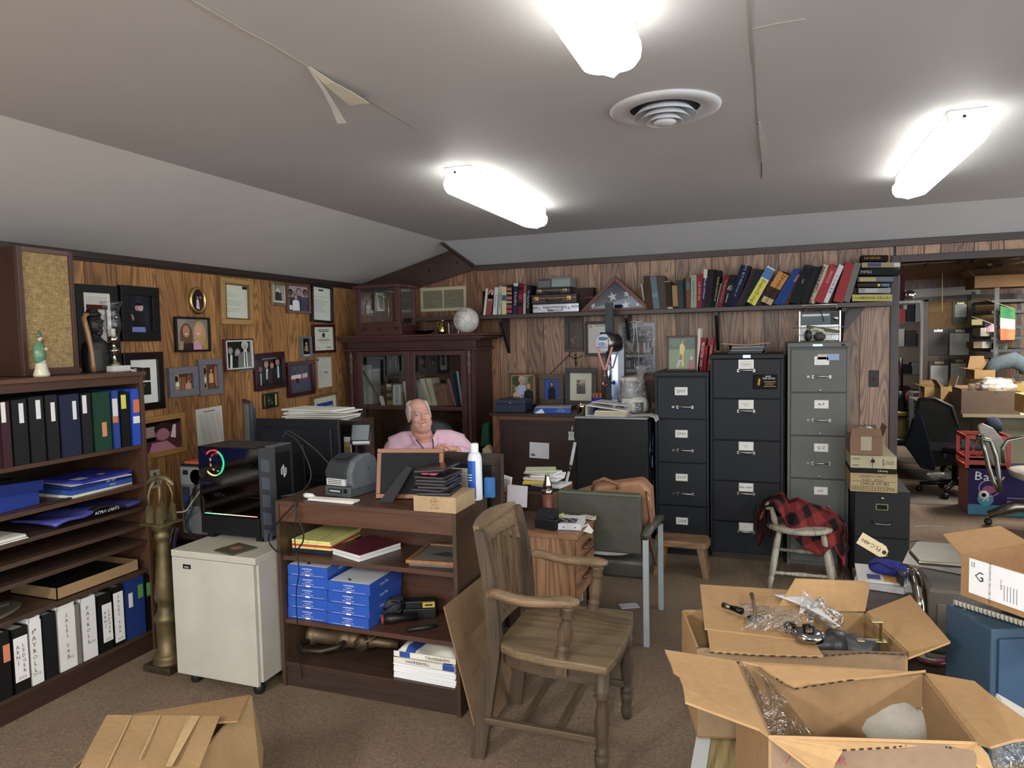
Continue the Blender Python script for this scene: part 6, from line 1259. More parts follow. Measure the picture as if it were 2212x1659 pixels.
bk('grey binder at the right of the red ones',[(1685,432),(1735,442),(1832,120),(1780,108)],C7,'6e6c66',name='binder',cat='binder')
zz=WZ+.001
for (x0,x1,y0,y1,c,l,tx,tc,bd) in ((1758,2088,386,440,'b8ad5c','yellow book with brown capitals at the bottom of the lying stack',[('ORIANA FALLACI',.6,.5,.45),('Inshallah',.14,.5,.3)],'5a4a22',None),
   (1810,2075,344,384,'8f9296','silver-grey book second from below in the lying stack',None,'',[(.2,.6,'a9acb4')]),(1800,2070,316,342,'3a2c2c','dark book with yellow and blue squares in the lying stack',None,'',[(.62,.7,'c8b83a'),(.75,.98,'5a74a8')]),
   (1802,2110,272,314,'55585c','foil-covered book in the middle of the lying stack',None,'',[(.05,.5,'a89f6a'),(.52,.95,'6a6c80')]),(1806,2150,224,268,'1c2424','thick black-green book in the lying stack',[('PIPES',.2,.5,.5)],'b9bbb0',None),
   (1836,2155,180,220,'9a8f6a','tan and blue book with a white library label',None,'',[(.15,.5,'4a4a7a'),(.84,.98,'c8c8c0')]),(1838,2055,128,176,'1c1714','black paperback with gold lettering topmost of the lying stack',[('LEGEND',.4,.5,.4)],'b98a3a',None)):
    h=(y1-y0)/3.814*5.5*.925/1510
    r=bk(l,[(x0,y1),(x1,y1),(x1,y0),(x0,y0)],C7,c,Y=5.53,dep=.15,text=tx,tc=tc or '333333',band=bd,flat=True,z=zz,grp='books lying at the right end of the wall shelf');zz+=max(v.co.z for v in r.data.vertices)+.0012

# ================================================================ BACK WALL: GRILLE, FRAMES, CRUCIFIX
xa,xb,za,zb=rY(908,620,1007,672,YB-.01);t=T('air_grille','cream metal air grille on the back wall above the white ball','vent',((xa+xb)/2,YB-.01,za))
O('frame',MB().box(xa,YB-.012,za,xb,YB-.002,za+.03,'b8b08e').box(xa,YB-.012,zb-.03,xb,YB-.002,zb,'b8b08e').box(xa,YB-.012,za+.03,xa+.025,YB-.002,zb-.03,'b8b08e').box(xb-.025,YB-.012,za+.03,xb,YB-.002,zb-.03,'b8b08e').box((xa+xb)/2-.006,YB-.012,za+.03,(xa+xb)/2+.006,YB-.002,zb-.03,'b8b08e'),'enamel',t,bevel=.002)
O('backing',MB().box(xa+.02,YB-.004,za+.02,xb-.02,YB-.0015,zb-.02,'1f1b16'),'matte',t)
n=13
for i in range(n):
    z=za+.038+(zb-za-.076)*i/(n-1);O('louver',MB().prism([(xa+.025,YB-.010,z-.003),(xa+.025,YB-.010,z-.001),(xa+.025,YB-.004,z+.004),(xa+.025,YB-.004,z+.002)],(xb-xa-.05,0,0),'b3ab8a'),'enamel',t)
GB2='frames on the back wall'
def bpic(rect,label,bw,fc,Y=YB-.012,tilt=0,lean_=0,**k):
    M,w,h=BM(*rect,Y,math.radians(tilt),math.radians(lean_));k.setdefault('group',GB2);return picture(k.pop('name','picture_frame'),label,M,w,h,bw,fc,**k)
bpic((1220,686,1260,759),'rough grey wooden frame around a dark mirror',.035,'574c42',bg='0f1210',shapes=[('p',[(.1,.3),(.5,.42),(.95,.4),(.95,.38),(.5,.38),(.1,.26)],'5a5f5c'),('p',[(.3,.3),(.4,.12),(.44,.13),(.36,.31)],'8f9490')],fmat='worn')
bpic((1264,694,1326,769),'brown frame with a printed cream calendar behind the mixer',.025,'38241f',bg='c9c3b8',shapes=[('r',.05,.88,.2,.96,'8a8680'),('r',.3,.93,.8,.96,'5a5650')]+[('r',.1,.8-.05*i,.45,.806-.05*i,'9a958c') for i in range(15)])
M,w,h=BM(1338,697,1416,804,YB-.02);t=T('picture_frame','silver framed football photographs wrapped in clear film','picture frame',M.translation.copy(),GB2)
m=MB(M).box(-w/2,-h/2,-.012,w/2,h/2,.0,'b8b8be');O('frame',m,'enamel',t,bevel=.003)
m=MB(M);rn=random.Random(5);sh=[('r',.08,.36,.92,.92,'3c3f44'),('r',.1,.07,.92,.31,'2c2f4a')]
for i in range(90):x,y=rn.uniform(.1,.9),rn.uniform(.5,.91);sh.append(('e',x,y,.012,.008,rn.choice(['9a8f8a','b8b4b0','6a5a58','8a3a38','23252c'])))
sh+=[('r',.09,.36,.91,.5,'3f5238'),('p',[(.15,.42),(.2,.62),(.3,.7),(.36,.6),(.42,.42),(.32,.4)],'9c9ea6'),('p',[(.2,.5),(.14,.62),(.2,.64),(.3,.46),(.38,.42),(.3,.4)],'a23a36')]
for i,x in enumerate((.5,.58,.68,.78)):sh.append(('p',[(x,.4),(x+.02,.6),(x+.07,.6),(x+.09,.4)],['b0aeb2','8a3c3c','a8a6aa','98989e'][i]))
for i in range(8):sh.append(('p',[(.14+.07*i,.1),(.15+.07*i,.24),(.18+.07*i,.24),(.2+.07*i,.1)],rn.choice(['7a6a6c','a8a4a8','5a5a74'])))
sh+=[('r',.55,.08,.6,.3,'4a4ea8'),('r',.7,.08,.72,.3,'4a4ea8')]
draw(m,sh,w,h,.0005);O('photograph',m,'gloss',t)
O('film_wrap',MB(M).sheet(lambda u,v:(-w/2*1.02+w*1.04*u,-h/2*1.02+h*1.04*v,.047+.008*math.sin(11*u+3*v)*math.cos(5*v)),30,30,'ffffff'),'film',t)
m=MB(M)
for a in ((-.02,h/2-.01,-.03,.0),(-.0,h/2-.01,.02,-.28)):m.tube([(a[0],a[1],.055),((a[0]+a[2])/2+.01,a[1]/2+a[3]/2,.058),(a[2],a[3],.055)],.003,'d6d6dc',5)
m.tube([(-.05,h/2+.004,.052),(-.02,h/2+.014,.056),(.02,h/2+.002,.056),(.05,h/2+.012,.052)],.004,'d0d0d6',5);O('ribbon',m,'gloss',t)
M,w,h=BM(1340,806,1420,868,YB-.012);m2=MB(M).box(-w/2,-h/2,-.006,w/2,h/2,.0,'5c4228').box(-w/2,h*.2,0,w/2,h/2,.003,'7c2f2c')
for i in range(7):m2.box(-w*.05,h*.12-.022*i,.0,w*.4,h*.13-.022*i,.001,'a08a60')
r=O('wall_plaque',m2,'wood',label='brown and red sign board partly hidden behind the bagged machine',cat='sign')
O('lettering',MB().text('System',M @ V((w*.12,h*.35,.0045)),(1,0,0),(0,0,1),.036,'b9938a'),'paper',r)
p=PY(1243,772,YB-.015);t=T('crucifix_figure','small dark metal crucifix figure on the back wall','crucifix',p)
m=MB().tube([p+V((0,0,.0)),p+V((0,-.004,-.03)),p+V((.004,0,-.075))],[.006,.007,.004],'5a4c44',7).tube([p+V((-.055,0,.02)),p+V((-.02,0,-.006)),p,p+V((.02,0,-.006)),p+V((.06,0,.016))],.0035,'5a4c44',6).ball(p+V((0,-.006,.018)),.009,'5a4c44',10,8).tube([p+V((0,0,.02)),p+V((.002,0,.05))],.003,'5a4c44',5)
O('figure',m,'metal',t)
O('dried_palm',MB().tube([PY(1188,808,YB-.01),PY(1212,784,YB-.012),PY(1226,770,YB-.012),PY(1240,752,YB-.01)],[.002,.004,.004,.002],'7a2f30',6),'matte',label='thin red stalk fixed slantwise on the wall below the dark mirror',cat='stalk')
xa,xb,za,zb=rY(1877,800,1899,836,YB-.004);t=T('light_switch','dark brown light switch plate left of the passage','switch',((xa+xb)/2,YB-.004,za))
O('plate',MB().box(xa,YB-.006,za,xb,YB-.001,zb,'241a18'),'plastic',t,bevel=.002);O('toggle',MB().box((xa+xb)/2-.004,YB-.016,(za+zb)/2-.012,(xa+xb)/2+.004,YB-.006,(za+zb)/2+.008,'15100f'),'plastic',t)

# ================================================================ CREDENZA, BLACK STEEL CABINET
CY,CZ=5.10,1.0
t=T('credenza','dark brown cabinet with an oak edge strip behind the desk','cabinet',(-1.7,5.4,0))
O('top',MB(grain='x').box(-2.07,CY-.02,CZ-.02,-1.33,YB-.02,CZ,'3e2a25'),'wood',t,bevel=.002);O('body',MB(grain='x').box(-2.05,CY+.01,.0,-1.335,YB-.025,CZ-.02,'33211e'),'wood',t)
O('oak_edging',MB().box(-2.05,CY,.05,-1.995,CY+.01,CZ-.02,'7c4a2c'),'oak',t);O('oak_edging',MB(grain='x').box(-1.995,CY,CZ-.05,-1.335,CY+.01,CZ-.02,'7c4a2c'),'oak',t)
O('panel',MB(grain='x').box(-1.96,CY+.004,.06,-1.335,CY+.01,CZ-.09,'38231f'),'wood',t,bevel=.002)
M,w,h=BM(1144,956,1186,990,CY-.002,-.03);O('card',MB(M).box(-w/2,-h/2,-.001,w/2,h/2,.001,'c9c9d2').box(-w*.42,-h*.36,.001,-w*.2,-h*.28,.0015,'3a3a44').box(-w*.38,-h*.28,.001,-w*.34,-h*.2,.0015,'3a3a44').box(-w*.3,-h*.28,.001,-w*.26,-h*.22,.0015,'3a3a44'),'paper',label='white card stuck on the front of the dark brown cabinet',cat='card')
xa,xb,za,zb=rY(1227,927,1241,951,CY-.003);m=MB();xc=(xa+xb)/2
m.prism([(xa,CY-.004,za),(xb,CY-.004,za),(xb-.006,CY-.004,(za+zb)/2),(xb,CY-.004,zb-.02),(xa,CY-.004,zb-.02),(xa+.006,CY-.004,(za+zb)/2)],(0,.003,0),'cfcfd4').tube([(xc+.004,CY-.003,zb-.02),(xc+.012,CY-.003,zb+.02)],.006,'cfcfd4',8);m.text('Rx',(xc,CY-.005,(za+zb)/2),(1,0,0),(0,0,1),.012,'4a4a58');O('mortar_magnet',m,'plastic',label='white mortar-and-pestle shaped magnet on the dark brown cabinet',cat='magnet')
t=T('white_cane','white metal pole leaning in front of the dark cabinets','pole',PY(1219,1063,4.72))
a_,b_,c_=PY(1242,956,4.88),PY(1232,1008,4.8),PY(1212,1085,4.72);c0=c_+(c_-b_)*1.9;k=c_.z/(b_.z-c_.z);c0=c_+(c_-b_)*k*.995
O('upper_tube',MB().tube([a_,b_],.0125,'b8bac2',12),'plastic',t);O('collar',MB().tube([b_+(a_-b_)*.05,b_-(a_-b_)*.2],.015,'2a2c30',12),'plastic',t);O('lower_tube',MB().tube([b_,c0],.010,'c9cbd4',12),'plastic',t)
t=T('steel_cabinet','plain black steel cabinet left of the file cabinets','cabinet',(-1.06,5.2,0))
O('body',MB().box(-1.325,4.90,.03,-.80,5.55,.995,'191b1f').box(-1.3,4.92,0,-.82,5.5,.03,'15161a'),'enamel',t,bevel=.006)
O('top_trim',MB().box(-1.325,4.885,.995,-.80,5.55,1.008,'8a8c8e'),'enamel',t,bevel=.002)
m=MB()
for k in range(14):a=k*.449;m.tube([(-.782,5.0+.03*math.cos(a),.76+.03*math.sin(a)),(-.782,5.0+.12*math.cos(a),.76+.12*math.sin(a))],.002,'3a4a6a',4)
m.tube([(-.782,5.0+.125*math.cos(a*.3),.76+.125*math.sin(a*.3)) for a in range(21)],.004,'3a4a6a',6,True);O('fan',m.lathe([(0,-.01),(.03,-.01),(.03,.005)],(-.782,5.0,.76),'20242c',12,'x').tube([(-.782,5.0,.64),(-.782,5.0,.01)],.008,'20242c',8),'metal',label='round wire fan guard between the black cabinets',cat='fan')
# on the credenza
z=CZ+.001
xa,xb,za,zb=rY(1070,857,1134,884,5.16);t=T('cash_box','dark blue metal cash box with a top handle','cash box',((xa+xb)/2,5.25,z))
O('box_body',MB().box(xa,5.16,z,xb,5.36,z+.065,'2b3348'),'enamel',t,bevel=.004);O('lid',MB().box(xa-.002,5.158,z+.066,xb+.002,5.362,z+.098,'2f384e'),'enamel',t,bevel=.005)
O('handle',MB().tube([((xa+xb)/2-.05,5.26,z+.099),((xa+xb)/2-.045,5.26,z+.112),((xa+xb)/2+.045,5.26,z+.112),((xa+xb)/2+.05,5.26,z+.099)],.004,'6a6c70',6),'metal',t);O('lock',MB().lathe([(0,-.006),(.008,-.005),(.009,0)],((xa+xb)/2,5.158,z+.072),'b8b8bc',12,'y'),'chrome',t)
FR='framed photos standing on the dark brown cabinet'
bpic((1101,806,1159,874),'brown frame with an outdoor photo of a family of four',.018,'5c3a28',5.52,inner='b08a4a',group=FR,bg='5f6a44',shapes=[('r',0,.6,1,1,'7c8a6a'),('e',.2,.8,.2,.2,'3f4a30'),('e',.85,.75,.15,.25,'4a5a34')]+person(.45,.97,1.0,'c09080','b9b0a8','a4b8d4',1.1)+person(.74,.72,.75,'c89a80','8a5a3c','26262c',longhair=True)+person(.22,.58,.6,'d0a08a','9a7a5a','cda8a0')+person(.5,.28,.35,'b07a64','3a2018','a85a5a'))
bpic((1166,808,1218,874),'wide brown frame with a girl before a blue backdrop',.045,'5e4636',5.55,group=FR,bg='2f56a8',shapes=person(.5,.9,.95,'b07a5e','15110f','20222c',1.1,True))
bpic((1221,795,1289,876),'large dark grey frame with a cream mount and a seated figure',.04,'30312f',5.5,tilt=-1,mw=.055,mc='c9c8b4',group=FR,bg='3a3a40',shapes=[('r',0,.72,1,1,'9a7f60'),('r',.05,.82,.35,.96,'2a221c'),('r',.55,.8,.8,.95,'b3a080')]+person(.5,.85,.85,'b08a7a','8a8480','1e2434',1.3)+person(.85,.75,.7,'8a6a5a','2a2422','24262c'))
M=place(PY(1195,880,5.14)+V((-.02,.08,0)),math.radians(12));M.translation.z=z;r=O('paper_ream',MB(M).box(-.14,-.10,0,.14,.10,.045,'2450a8').box(-.134,-.094,.045,.134,.094,.047,'d9dade'),'gloss',label='torn open blue ream of copy paper lying on the dark brown cabinet',cat='paper ream',bevel=.003)
O('print',MB(M).prism([(-.02,.02,.0475),(.05,.03,.0475),(.02,.05,.0475)],(0,0,.0004),'6a7480').text('Copy Plus',(.06,-.1006,.02),(1,0,0),(0,0,1),.012,'d0d8ec').text('HAMMERMILL',(.06,-.1006,.035),(1,0,0),(0,0,1),.005,'d0d8ec'),'paper',r)
O('loose_paper',MB(M).prism([(-.141,-.06,.003),(-.12,-.115,.003),(-.06,-.118,.004),(-.08,-.10,.035),(-.135,-.05,.035)],(-.01,-.002,0),'d4d2d8'),'paper',r)
p=PY(1259,880,5.0);t=T('metal_cup','tarnished silver cup on the front edge beside the white binder','cup',(p.x,4.98,1.009))
O('cup',MB().lathe([(.022,0),(.026,.004),(.03,.02),(.037,.06),(.041,.094),(.038,.094),(.033,.06),(.026,.02),(0,.012)],(p.x,4.96,1.0095),'b0a088',24),'chrome',t)
# papers & binder, tin, mixer, bagged machine on the steel cabinet
z=1.0095;x0,x1=PY(1267,880,4.95).x,PY(1352,880,4.95).x
t=T('binder','open white binder bulging with papers on the black steel cabinet','binder',((x0+x1)/2,5.05,z))
O('cover',MB().box(x0,4.92,z,x1,5.16,z+.004,'d2d0d0').box(x0,4.92,z+.004,x0+.004,5.16,z+.07,'d2d0d0').prism([(x0,4.92,z+.075),(x1,4.92,z+.038),(x1,4.92,z+.044),(x0,4.92,z+.081)],(0,.24,0),'d8d6d6'),'plastic',t)
for i,c in enumerate(('c9b8a8','cfc08a','d8d0c4')):O('papers',MB(place(((x0+x1)/2+.03,5.04,z+.006+.012*i),.04*(i-1))).box(-.11,-.11,0,.12,.11,.009,c),'paper',t)
O('magazine',MB(place(((x0+x1)/2+.03,5.06,z+.083),math.radians(-8)) @ Matrix.Rotation(math.radians(5),4,'Y')).box(-.13,-.10,0,.13,.1,.006,'c4c2c4'),'paper',label='magazine lying across the open white binder',cat='magazine')
O('newspaper',MB().prism([(-.99,4.93,z),(-.80,4.93,z+.006),(-.755,4.9,z-.002),(-.745,4.90,z-.03),(-.742,4.90,z-.03),(-.75,4.9,z+.004),(-.80,4.93,z+.010),(-.99,4.93,z+.004)],(0,.16,0),'b4b0aa'),'paper',label='folded newspaper hanging over the right edge of the steel cabinet',cat='newspaper')
p=PY(1290,860,5.22);t=T('tin','blue metal tin holding brown cigar tubes','tin',(p.x,5.22,z))
O('can',MB().lathe([(0,0),(.045,0),(.045,.11),(.042,.11),(.042,.01),(0,.01)],(p.x,5.22,z),'1d2f96',24),'gloss',t)
for i in range(5):a=i*1.2;O('cigar',MB().tube([(p.x+.02*math.cos(a),5.22+.02*math.sin(a),z+.012),(p.x+.028*math.cos(a),5.22+.028*math.sin(a),z+.145)],.0095,'9c5a38',10),'matte',t)
yM=5.22;pc_=PY(1304,741,yM-.08);rM=.068;t=T('drink_mixer','upright metal mixer with round lettered panel and a medal ribbon on it','machine',(pc_.x+.05,yM,z))
O('column',MB().box(pc_.x+.03,yM+.03,z,pc_.x+.13,yM+.10,pc_.z,'70747c'),'metal',t,bevel=.003);O('post',MB().box(pc_.x-.03,yM+.11,z,pc_.x+.03,yM+.15,1.84,'3a3d42'),'enamel',t,bevel=.003)
O('front_plate',MB().box(pc_.x+.035,yM+.02,z+.01,pc_.x+.085,yM+.029,pc_.z-.09,'a8b4d8'),'chrome',t)
O('motor_drum',MB(frameM((pc_.x,yM-.08,pc_.z),(.62,.78,0),(0,0,1))).lathe([(rM*.98,.01),(rM,.02),(rM,.125),(0,.125)],(0,0,0),'8f8c84',32,'x'),'metal',t)
fd=MB().lathe([(0,-.012),(rM*.9,-.011),(rM,-.004),(rM,.012),(0,.012)],(pc_.x,yM-.085,pc_.z),'c5cace',36,'y');dl=O('dial_panel',fd,'plastic',t)
f_=yM-.0985;q=MB()
def oval2(cx,cz,rx,rz,c):q.add([(pc_.x+cx+rx*math.cos(a*.3927),f_,pc_.z+cz+rz*math.sin(a*.3927)) for a in range(16)],[tuple(range(16))],c)
oval2(0,.033,.036,.013,'3a5fae');oval2(-.006,-.008,.028,.010,'3a5fae');q.box(pc_.x-.02,f_-.001,pc_.z+.027,pc_.x+.024,f_-.0004,pc_.z+.040,'5a8a6a')
for dx in (-.022,-.006,.010):q.ball((pc_.x+dx,f_-.001,pc_.z-.008),(.005,.0006,.005),'e8ecf4',8,6)
q.text('MEGATAP',(pc_.x-.006,f_-.0012,pc_.z-.032),(1,0,0),(0,0,1),.012,'2a4a9a',1.0).text('23',(pc_.x+.045,f_-.0012,pc_.z-.032),(1,0,0),(0,0,1),.010,'2a2c34');O('print',q,'paper',dl)
O('spout',MB().lathe([(.014,-.22),(.016,-.21),(.016,0),(.0,0)],(pc_.x+.015,yM+.0,pc_.z-.055),'b0b2b6',16),'chrome',t)
O('cap',MB().box(pc_.x-.035,yM-.06,pc_.z+.066,pc_.x+.04,yM+.04,pc_.z+.08,'22284e'),'cloth',t,bevel=.006)
t=T('medal','medal hanging on a pink ribbon from the mixer','medal',(pc_.x+.01,yM-.12,pc_.z-.2));lx,lz=pc_.x+.012,pc_.z-.2
m=MB()
for s in (-1,1):m.prism([(lx+s*.058-.008,yM-.108,pc_.z-.03),(lx+s*.058+.008,yM-.108,pc_.z-.03),(lx+s*.004+.008,yM-.112,lz),(lx+s*.004-.006,yM-.112,lz)],(0,.001,0),'cf8a88')
O('ribbon',m,'cloth',t);O('chain',MB().tube([(lx,yM-.112,lz),(lx,yM-.112,lz-.09)],.003,'a8a8a8',6),'chrome',t)
O('charms',MB().ball((lx-.015,yM-.112,lz-.105),(.012,.008,.02),'8a8270',10,8).ball((lx+.012,yM-.112,lz-.11),(.014,.008,.018),'4a3a38',10,8).ball((lx+.002,yM-.118,lz-.115),(.010,.006,.010),'9a4a4a',8,6),'metal',t)
bx_=PY(1368,860,5.15).x;t=T('coffee_machine','cream appliance wrapped in a clear plastic bag on the steel cabinet','appliance',(bx_,5.15,z))
O('base',MB().ball((bx_+.01,5.16,z+.06),(.10,.085,.065),'c9c8b8',20,12,lambda d:1/((abs(d.x)**3+abs(d.y)**3+abs(d.z)**3)**(1/3))),'plastic',t);O('jar',MB().lathe([(.06,.12),(.066,.14),(.066,.235),(.06,.24)],(bx_-.035,5.16,z),'9a9a9c',24),'gloss',t);O('lid',MB().lathe([(.069,.24),(.07,.262),(.05,.272),(0,.272)],(bx_-.035,5.16,z),'d0cfbe',24),'plastic',t)
O('label',MB().box(bx_-.07,5.088,z+.075,bx_-.01,5.09,z+.115,'cfd0cc').box(bx_+.025,5.072,z+.02,bx_+.09,5.074,z+.09,'3c3c3a'),'plastic',t)
O('clear_bag',MB().lathe([(.02,.002),(.115,.004),(.125,.05),(.118,.12),(.10,.20),(.095,.26),(.07,.285),(.03,.29)],(bx_+.0,5.155,z),'ffffff',28,sc_=(1,.8)).lathe([(.02,.2),(.028,.24),(.02,.27),(.05,.33),(.055,.35),(.03,.36)],(bx_+.065,5.12,z),'ffffff',16),'film',t)
O('cord',MB().tube([(bx_-.09,5.07,z+.1),(bx_-.05,5.06,z+.03),(bx_+.03,5.055,z+.01),(bx_+.09,5.06,z+.02)],.004,'2a2a2c',6),'plastic',t)

# ================================================================ FILE CABINETS
FY=5.05
def filecab(lab,x0,x1,top,lines,c,dep,style,texts,plinth=0,ext=None):
    t=T('file_cabinet',lab,'file cabinet',((x0+x1)/2,FY+dep/2,0),'tall file cabinets along the back wall')
    g=.004;O('case',MB().box(x0,FY+.02,plinth+.0,x1,FY+dep,top-.03,c).box(x0,FY+.002,plinth,x0+.018,FY+.02,top-.03,c).box(x1-.018,FY+.002,plinth,x1,FY+.02,top-.03,c),'enamel',t,bevel=.002)
    O('top_cap',MB().box(x0-.003,FY-.004,top-.03,x1+.003,FY+dep,top,c),'enamel',t,bevel=.004)
    if plinth:O('wooden_plinth',MB(grain='x').box(x0+.01,FY+.03,0,x1-.0,FY+dep,plinth-.001,'3c2e26'),'wood',t)
    for i in range(len(lines)-1):
        zt,zb=lines[i]-g,lines[i+1]+g;d=O('drawer',MB().box(x0+.02,FY-.004,zb,x1-.02,FY+.02,zt,c),'enamel',t,bevel=.003);xc=(x0+x1)/2;h=zt-zb
        if style == 'low':hz,lz,lx,hx=zb+h*.28,zt-h*.33,xc,xc+.025
        elif style == 'top':hz,lz,lx,hx=zt-h*.29,zt-h*.125,xc+.0,xc+.0
        else:hz,lz,lx,hx=zb+h*.36,zt-h*.26,xc+.02,xc+.02
        hc='b9b7b0';O('handle',MB().tube([(hx-.05,FY-.004,hz),(hx-.048,FY-.022,hz+.002),(hx+.048,FY-.022,hz+.002),(hx+.05,FY-.004,hz)],.006,hc,8).box(hx-.058,FY-.007,hz-.01,hx-.044,FY-.0045,hz+.01,hc).box(hx+.044,FY-.007,hz-.01,hx+.058,FY-.0045,hz+.01,hc),'metal',d)
        if style != 'top':O('catch',MB().box(hx-.09,FY-.012,hz-.006,hx-.072,FY-.0045,hz+.008,'8a8882'),'metal',d)
        if i < len(texts) and texts[i]:
            tx,tc,sz=texts[i];lw,lh=.04,.024
            if style == 'top':lw,lh=.045,.027
            f=O('label_holder',MB().box(lx-lw-.004,FY-.0075,lz-lh-.004,lx+lw+.004,FY-.0045,lz+lh+.004,'a9a79f'),'metal',d);q=MB().box(lx-lw,FY-.0085,lz-lh,lx+lw,FY-.0075,lz+lh,'dcdbd4');q.text(tx,(lx,FY-.0092,lz),(1,0,0),(0,0,1),sz,tc);O('label_card',q,'paper',d)
    return t
INK2='1c1c22'
filecab('black four-drawer file cabinet labelled with the years 2011 to 2008',-.772,-.398,1.32,[1.285,.986,.672,.361,.035],'1d2128',.66,'low',[('2011',INK2,.022),('2010',INK2,.022),('2009',INK2,.022),('2008',INK2,.022)])
tb5=filecab('wide black five-drawer file cabinet with a BAD DEBT label',-.388,.09,1.44,[1.41,1.135,.846,.558,.272,.05],'171b21',.66,'top',[('Insurance','77777a',.010),('Insurance\nclaims','66666a',.008),('insurance\nfiles','66666a',.008),('BAD DEBT',INK2,.013),('-----','4a4a4a',.01)],plinth=.045)
tg=filecab('grey five-drawer file cabinet labelled A-P, Q-Z and JAD',.116,.494,1.512,[1.47,1.18,.89,.60,.305,.03],'60625f',.66,'mid',[('',INK2,.01),('A-P',INK2,.020),('Q-Z',INK2,.020),('JAD','a03a3a',.018)])
O('flyer',(lambda M,w,h:(lambda m:(draw(m,[('p',[(.08,.1),(.15,.8),(.3,.9),(.3,.1)],'241a18'),('p',[(.2,.3),(.24,.75),(.32,.7),(.28,.25)],'b8932e'),('t','SAVE',.62,.86,.12,'e8e8e8'),('t','THE DATE!',.66,.72,.12,'e8e8e8'),('r',.45,.5,.95,.54,'c8862e'),('r',.5,.4,.9,.43,'9a9a9a'),('r',.5,.3,.85,.33,'9a9a9a'),('r',.45,.18,.95,.22,'c8862e')],w,h,.0008),m)[1])(MB(M).box(-w/2,-h/2,-.0005,w/2,h/2,.0005,'15110f')))(*BM(1626,809,1679,841,FY-.006)),'paper',label='black and orange SAVE THE DATE flyer on the wide black cabinet',cat='flyer')
O('stickers',MB().box(.30,FY-.0085,1.40,.355,FY-.0045,1.435,'c9c6a8').box(.356,FY-.0085,1.395,.43,FY-.0045,1.437,'8fa6c8'),'paper',tg) 
for zz in (1.195,.905,.615):O('rivet',MB().lathe([(0,-.004),(.007,-.003),(.008,0)],(.315,FY-.0045,zz),'c9c9c4',10,'y'),'metal',tg)
O('maker_plate',MB().box(.27,FY-.006,1.488,.33,FY-.0041,1.502,'9fbab4'),'metal',tg);O('maker_plate',MB().box(-.17,FY-.006,1.415,-.12,FY-.0041,1.436,'a8b4bc'),'metal',tb5)
O('lock',MB().ball((.455,FY-.004,1.495),(.012,.003,.007),'111111',12,8),'plastic',tg)
# on top of them
bpic((1440,725,1506,801),'plum frame with a photo of a coach in yellow on a football field',.014,'4a2622',FY+.16,group='things on the file cabinets',lean_=0,bg='6a7c3e',shapes=[('r',0,.62,1,1,'2f4a26'),('e',.25,.85,.2,.12,'3f5c30'),('e',.8,.8,.2,.14,'28401f'),('p',[(.3,.1),(.42,.45),(.42,.75),(.52,.85),(.62,.7),(.56,.4),(.58,.08),(.5,.08),(.48,.35),(.38,.05)],'c8b23a'),('e',.54,.88,.06,.06,'8a5a48'),('p',[(.28,.05),(.4,.4),(.54,.38),(.5,.3),(.38,.05)],'a8a884'),('p',[(.38,.3),(.44,.48),(.52,.44),(.5,.28)],'8a2f2c'),('p',[(.74,.0),(.76,.28),(.96,.28),(.98,.0)],'9a3436'),('e',.86,.34,.06,.07,'b0a8a8')])
KR=(2.861,1400,680)
for i,(x0,x1,dx,y0,c,tx,l) in enumerate(((300,318,8,82,'c9c0b8',None,'tall white book with red top beside the football photo'),(312,326,10,148,'1d1a1e',None,'thin black book between the white and red ones'),(304,336,24,142,'8a1f2c','REGISTER 2002','red book lettered REGISTER, first of the red ones'),(340,356,14,192,'8a2430',None,'short red book between the two tall ones'),(362,382,26,140,'8f2732','CODES OF 2005','red and white book, rightmost on the first file cabinet'))):
    bk(l,[(x0,344),(x1,344),(x1+dx,y0),(x0+dx,y0)],KR,c,Y=FY+.14+.0*i+(.0 if i != 1 else .06),dep=.16,z=1.321,text=tx,tc='d8c4c4',grp='books on the first file cabinet')
xa,xb,za,zb=rY(1573,744,1655,764,FY+.12);t=T('paper_tray','dark paper tray stuffed with papers on the wide black cabinet','tray',((xa+xb)/2,FY+.25,1.441))
O('tray',MB().box(xa,FY+.12,1.4415,xb,FY+.42,1.445,'1d1d20').box(xa,FY+.12,1.445,xa+.008,FY+.42,1.50,'1d1d20').box(xb-.008,FY+.12,1.445,xb,FY+.42,1.50,'1d1d20'),'plastic',t)
for i,c in enumerate(('55585a','8a8c8e','6a6c70','a9a9a8')):O('papers',MB(place(((xa+xb)/2,FY+.26,1.447+.012*i),.05*(i-1.5))).box(-.11,-.13,0,.11,.13,.009,c),'paper',t)
ex0,ex1=PY(1557,740,FY+.1).x,PY(1663,740,FY+.1).x
O('envelope',MB().sheet(lambda u,v:(ex0+.0+(ex1-ex0)*u+.02*v,FY+.10+.26*v,1.507+.006*math.cos(6.28*u)+.002*math.sin(5*v)),20,8,'c4b48c'),'paper',label='large manila envelope lying over the dark paper tray',cat='envelope',mods=[SOL(.003)])
xa,xb,za,zb=rY(1727,690,1815,740,FY+.30);zt=1.513;Yr=FY+.30;H_=.215;t=T('radio','old silver portable radio standing on the grey file cabinet','radio',((xa+xb)/2,Yr+.04,zt));w=xb-xa
O('case',MB().box(xa,Yr,zt,xb,Yr+.09,zt+H_,'3a3d40'),'plastic',t,bevel=.004);O('speaker_front',MB().box(xa+.01,Yr-.004,zt+.01,xb-.01,Yr,zt+H_*.55,'a4a7a4'),'metal',t);O('tuning_panel',MB().box(xa+.01,Yr-.005,zt+H_*.57,xb-w*.24,Yr,zt+H_*.93,'55636a').box(xa+.018,Yr-.007,zt+H_*.84,xb-w*.27,Yr-.005,zt+H_*.9,'cdd0d0').box(xb-w*.23,Yr-.005,zt+H_*.57,xb-.01,Yr,zt+H_*.95,'202224'),'plastic',t)
m=MB()
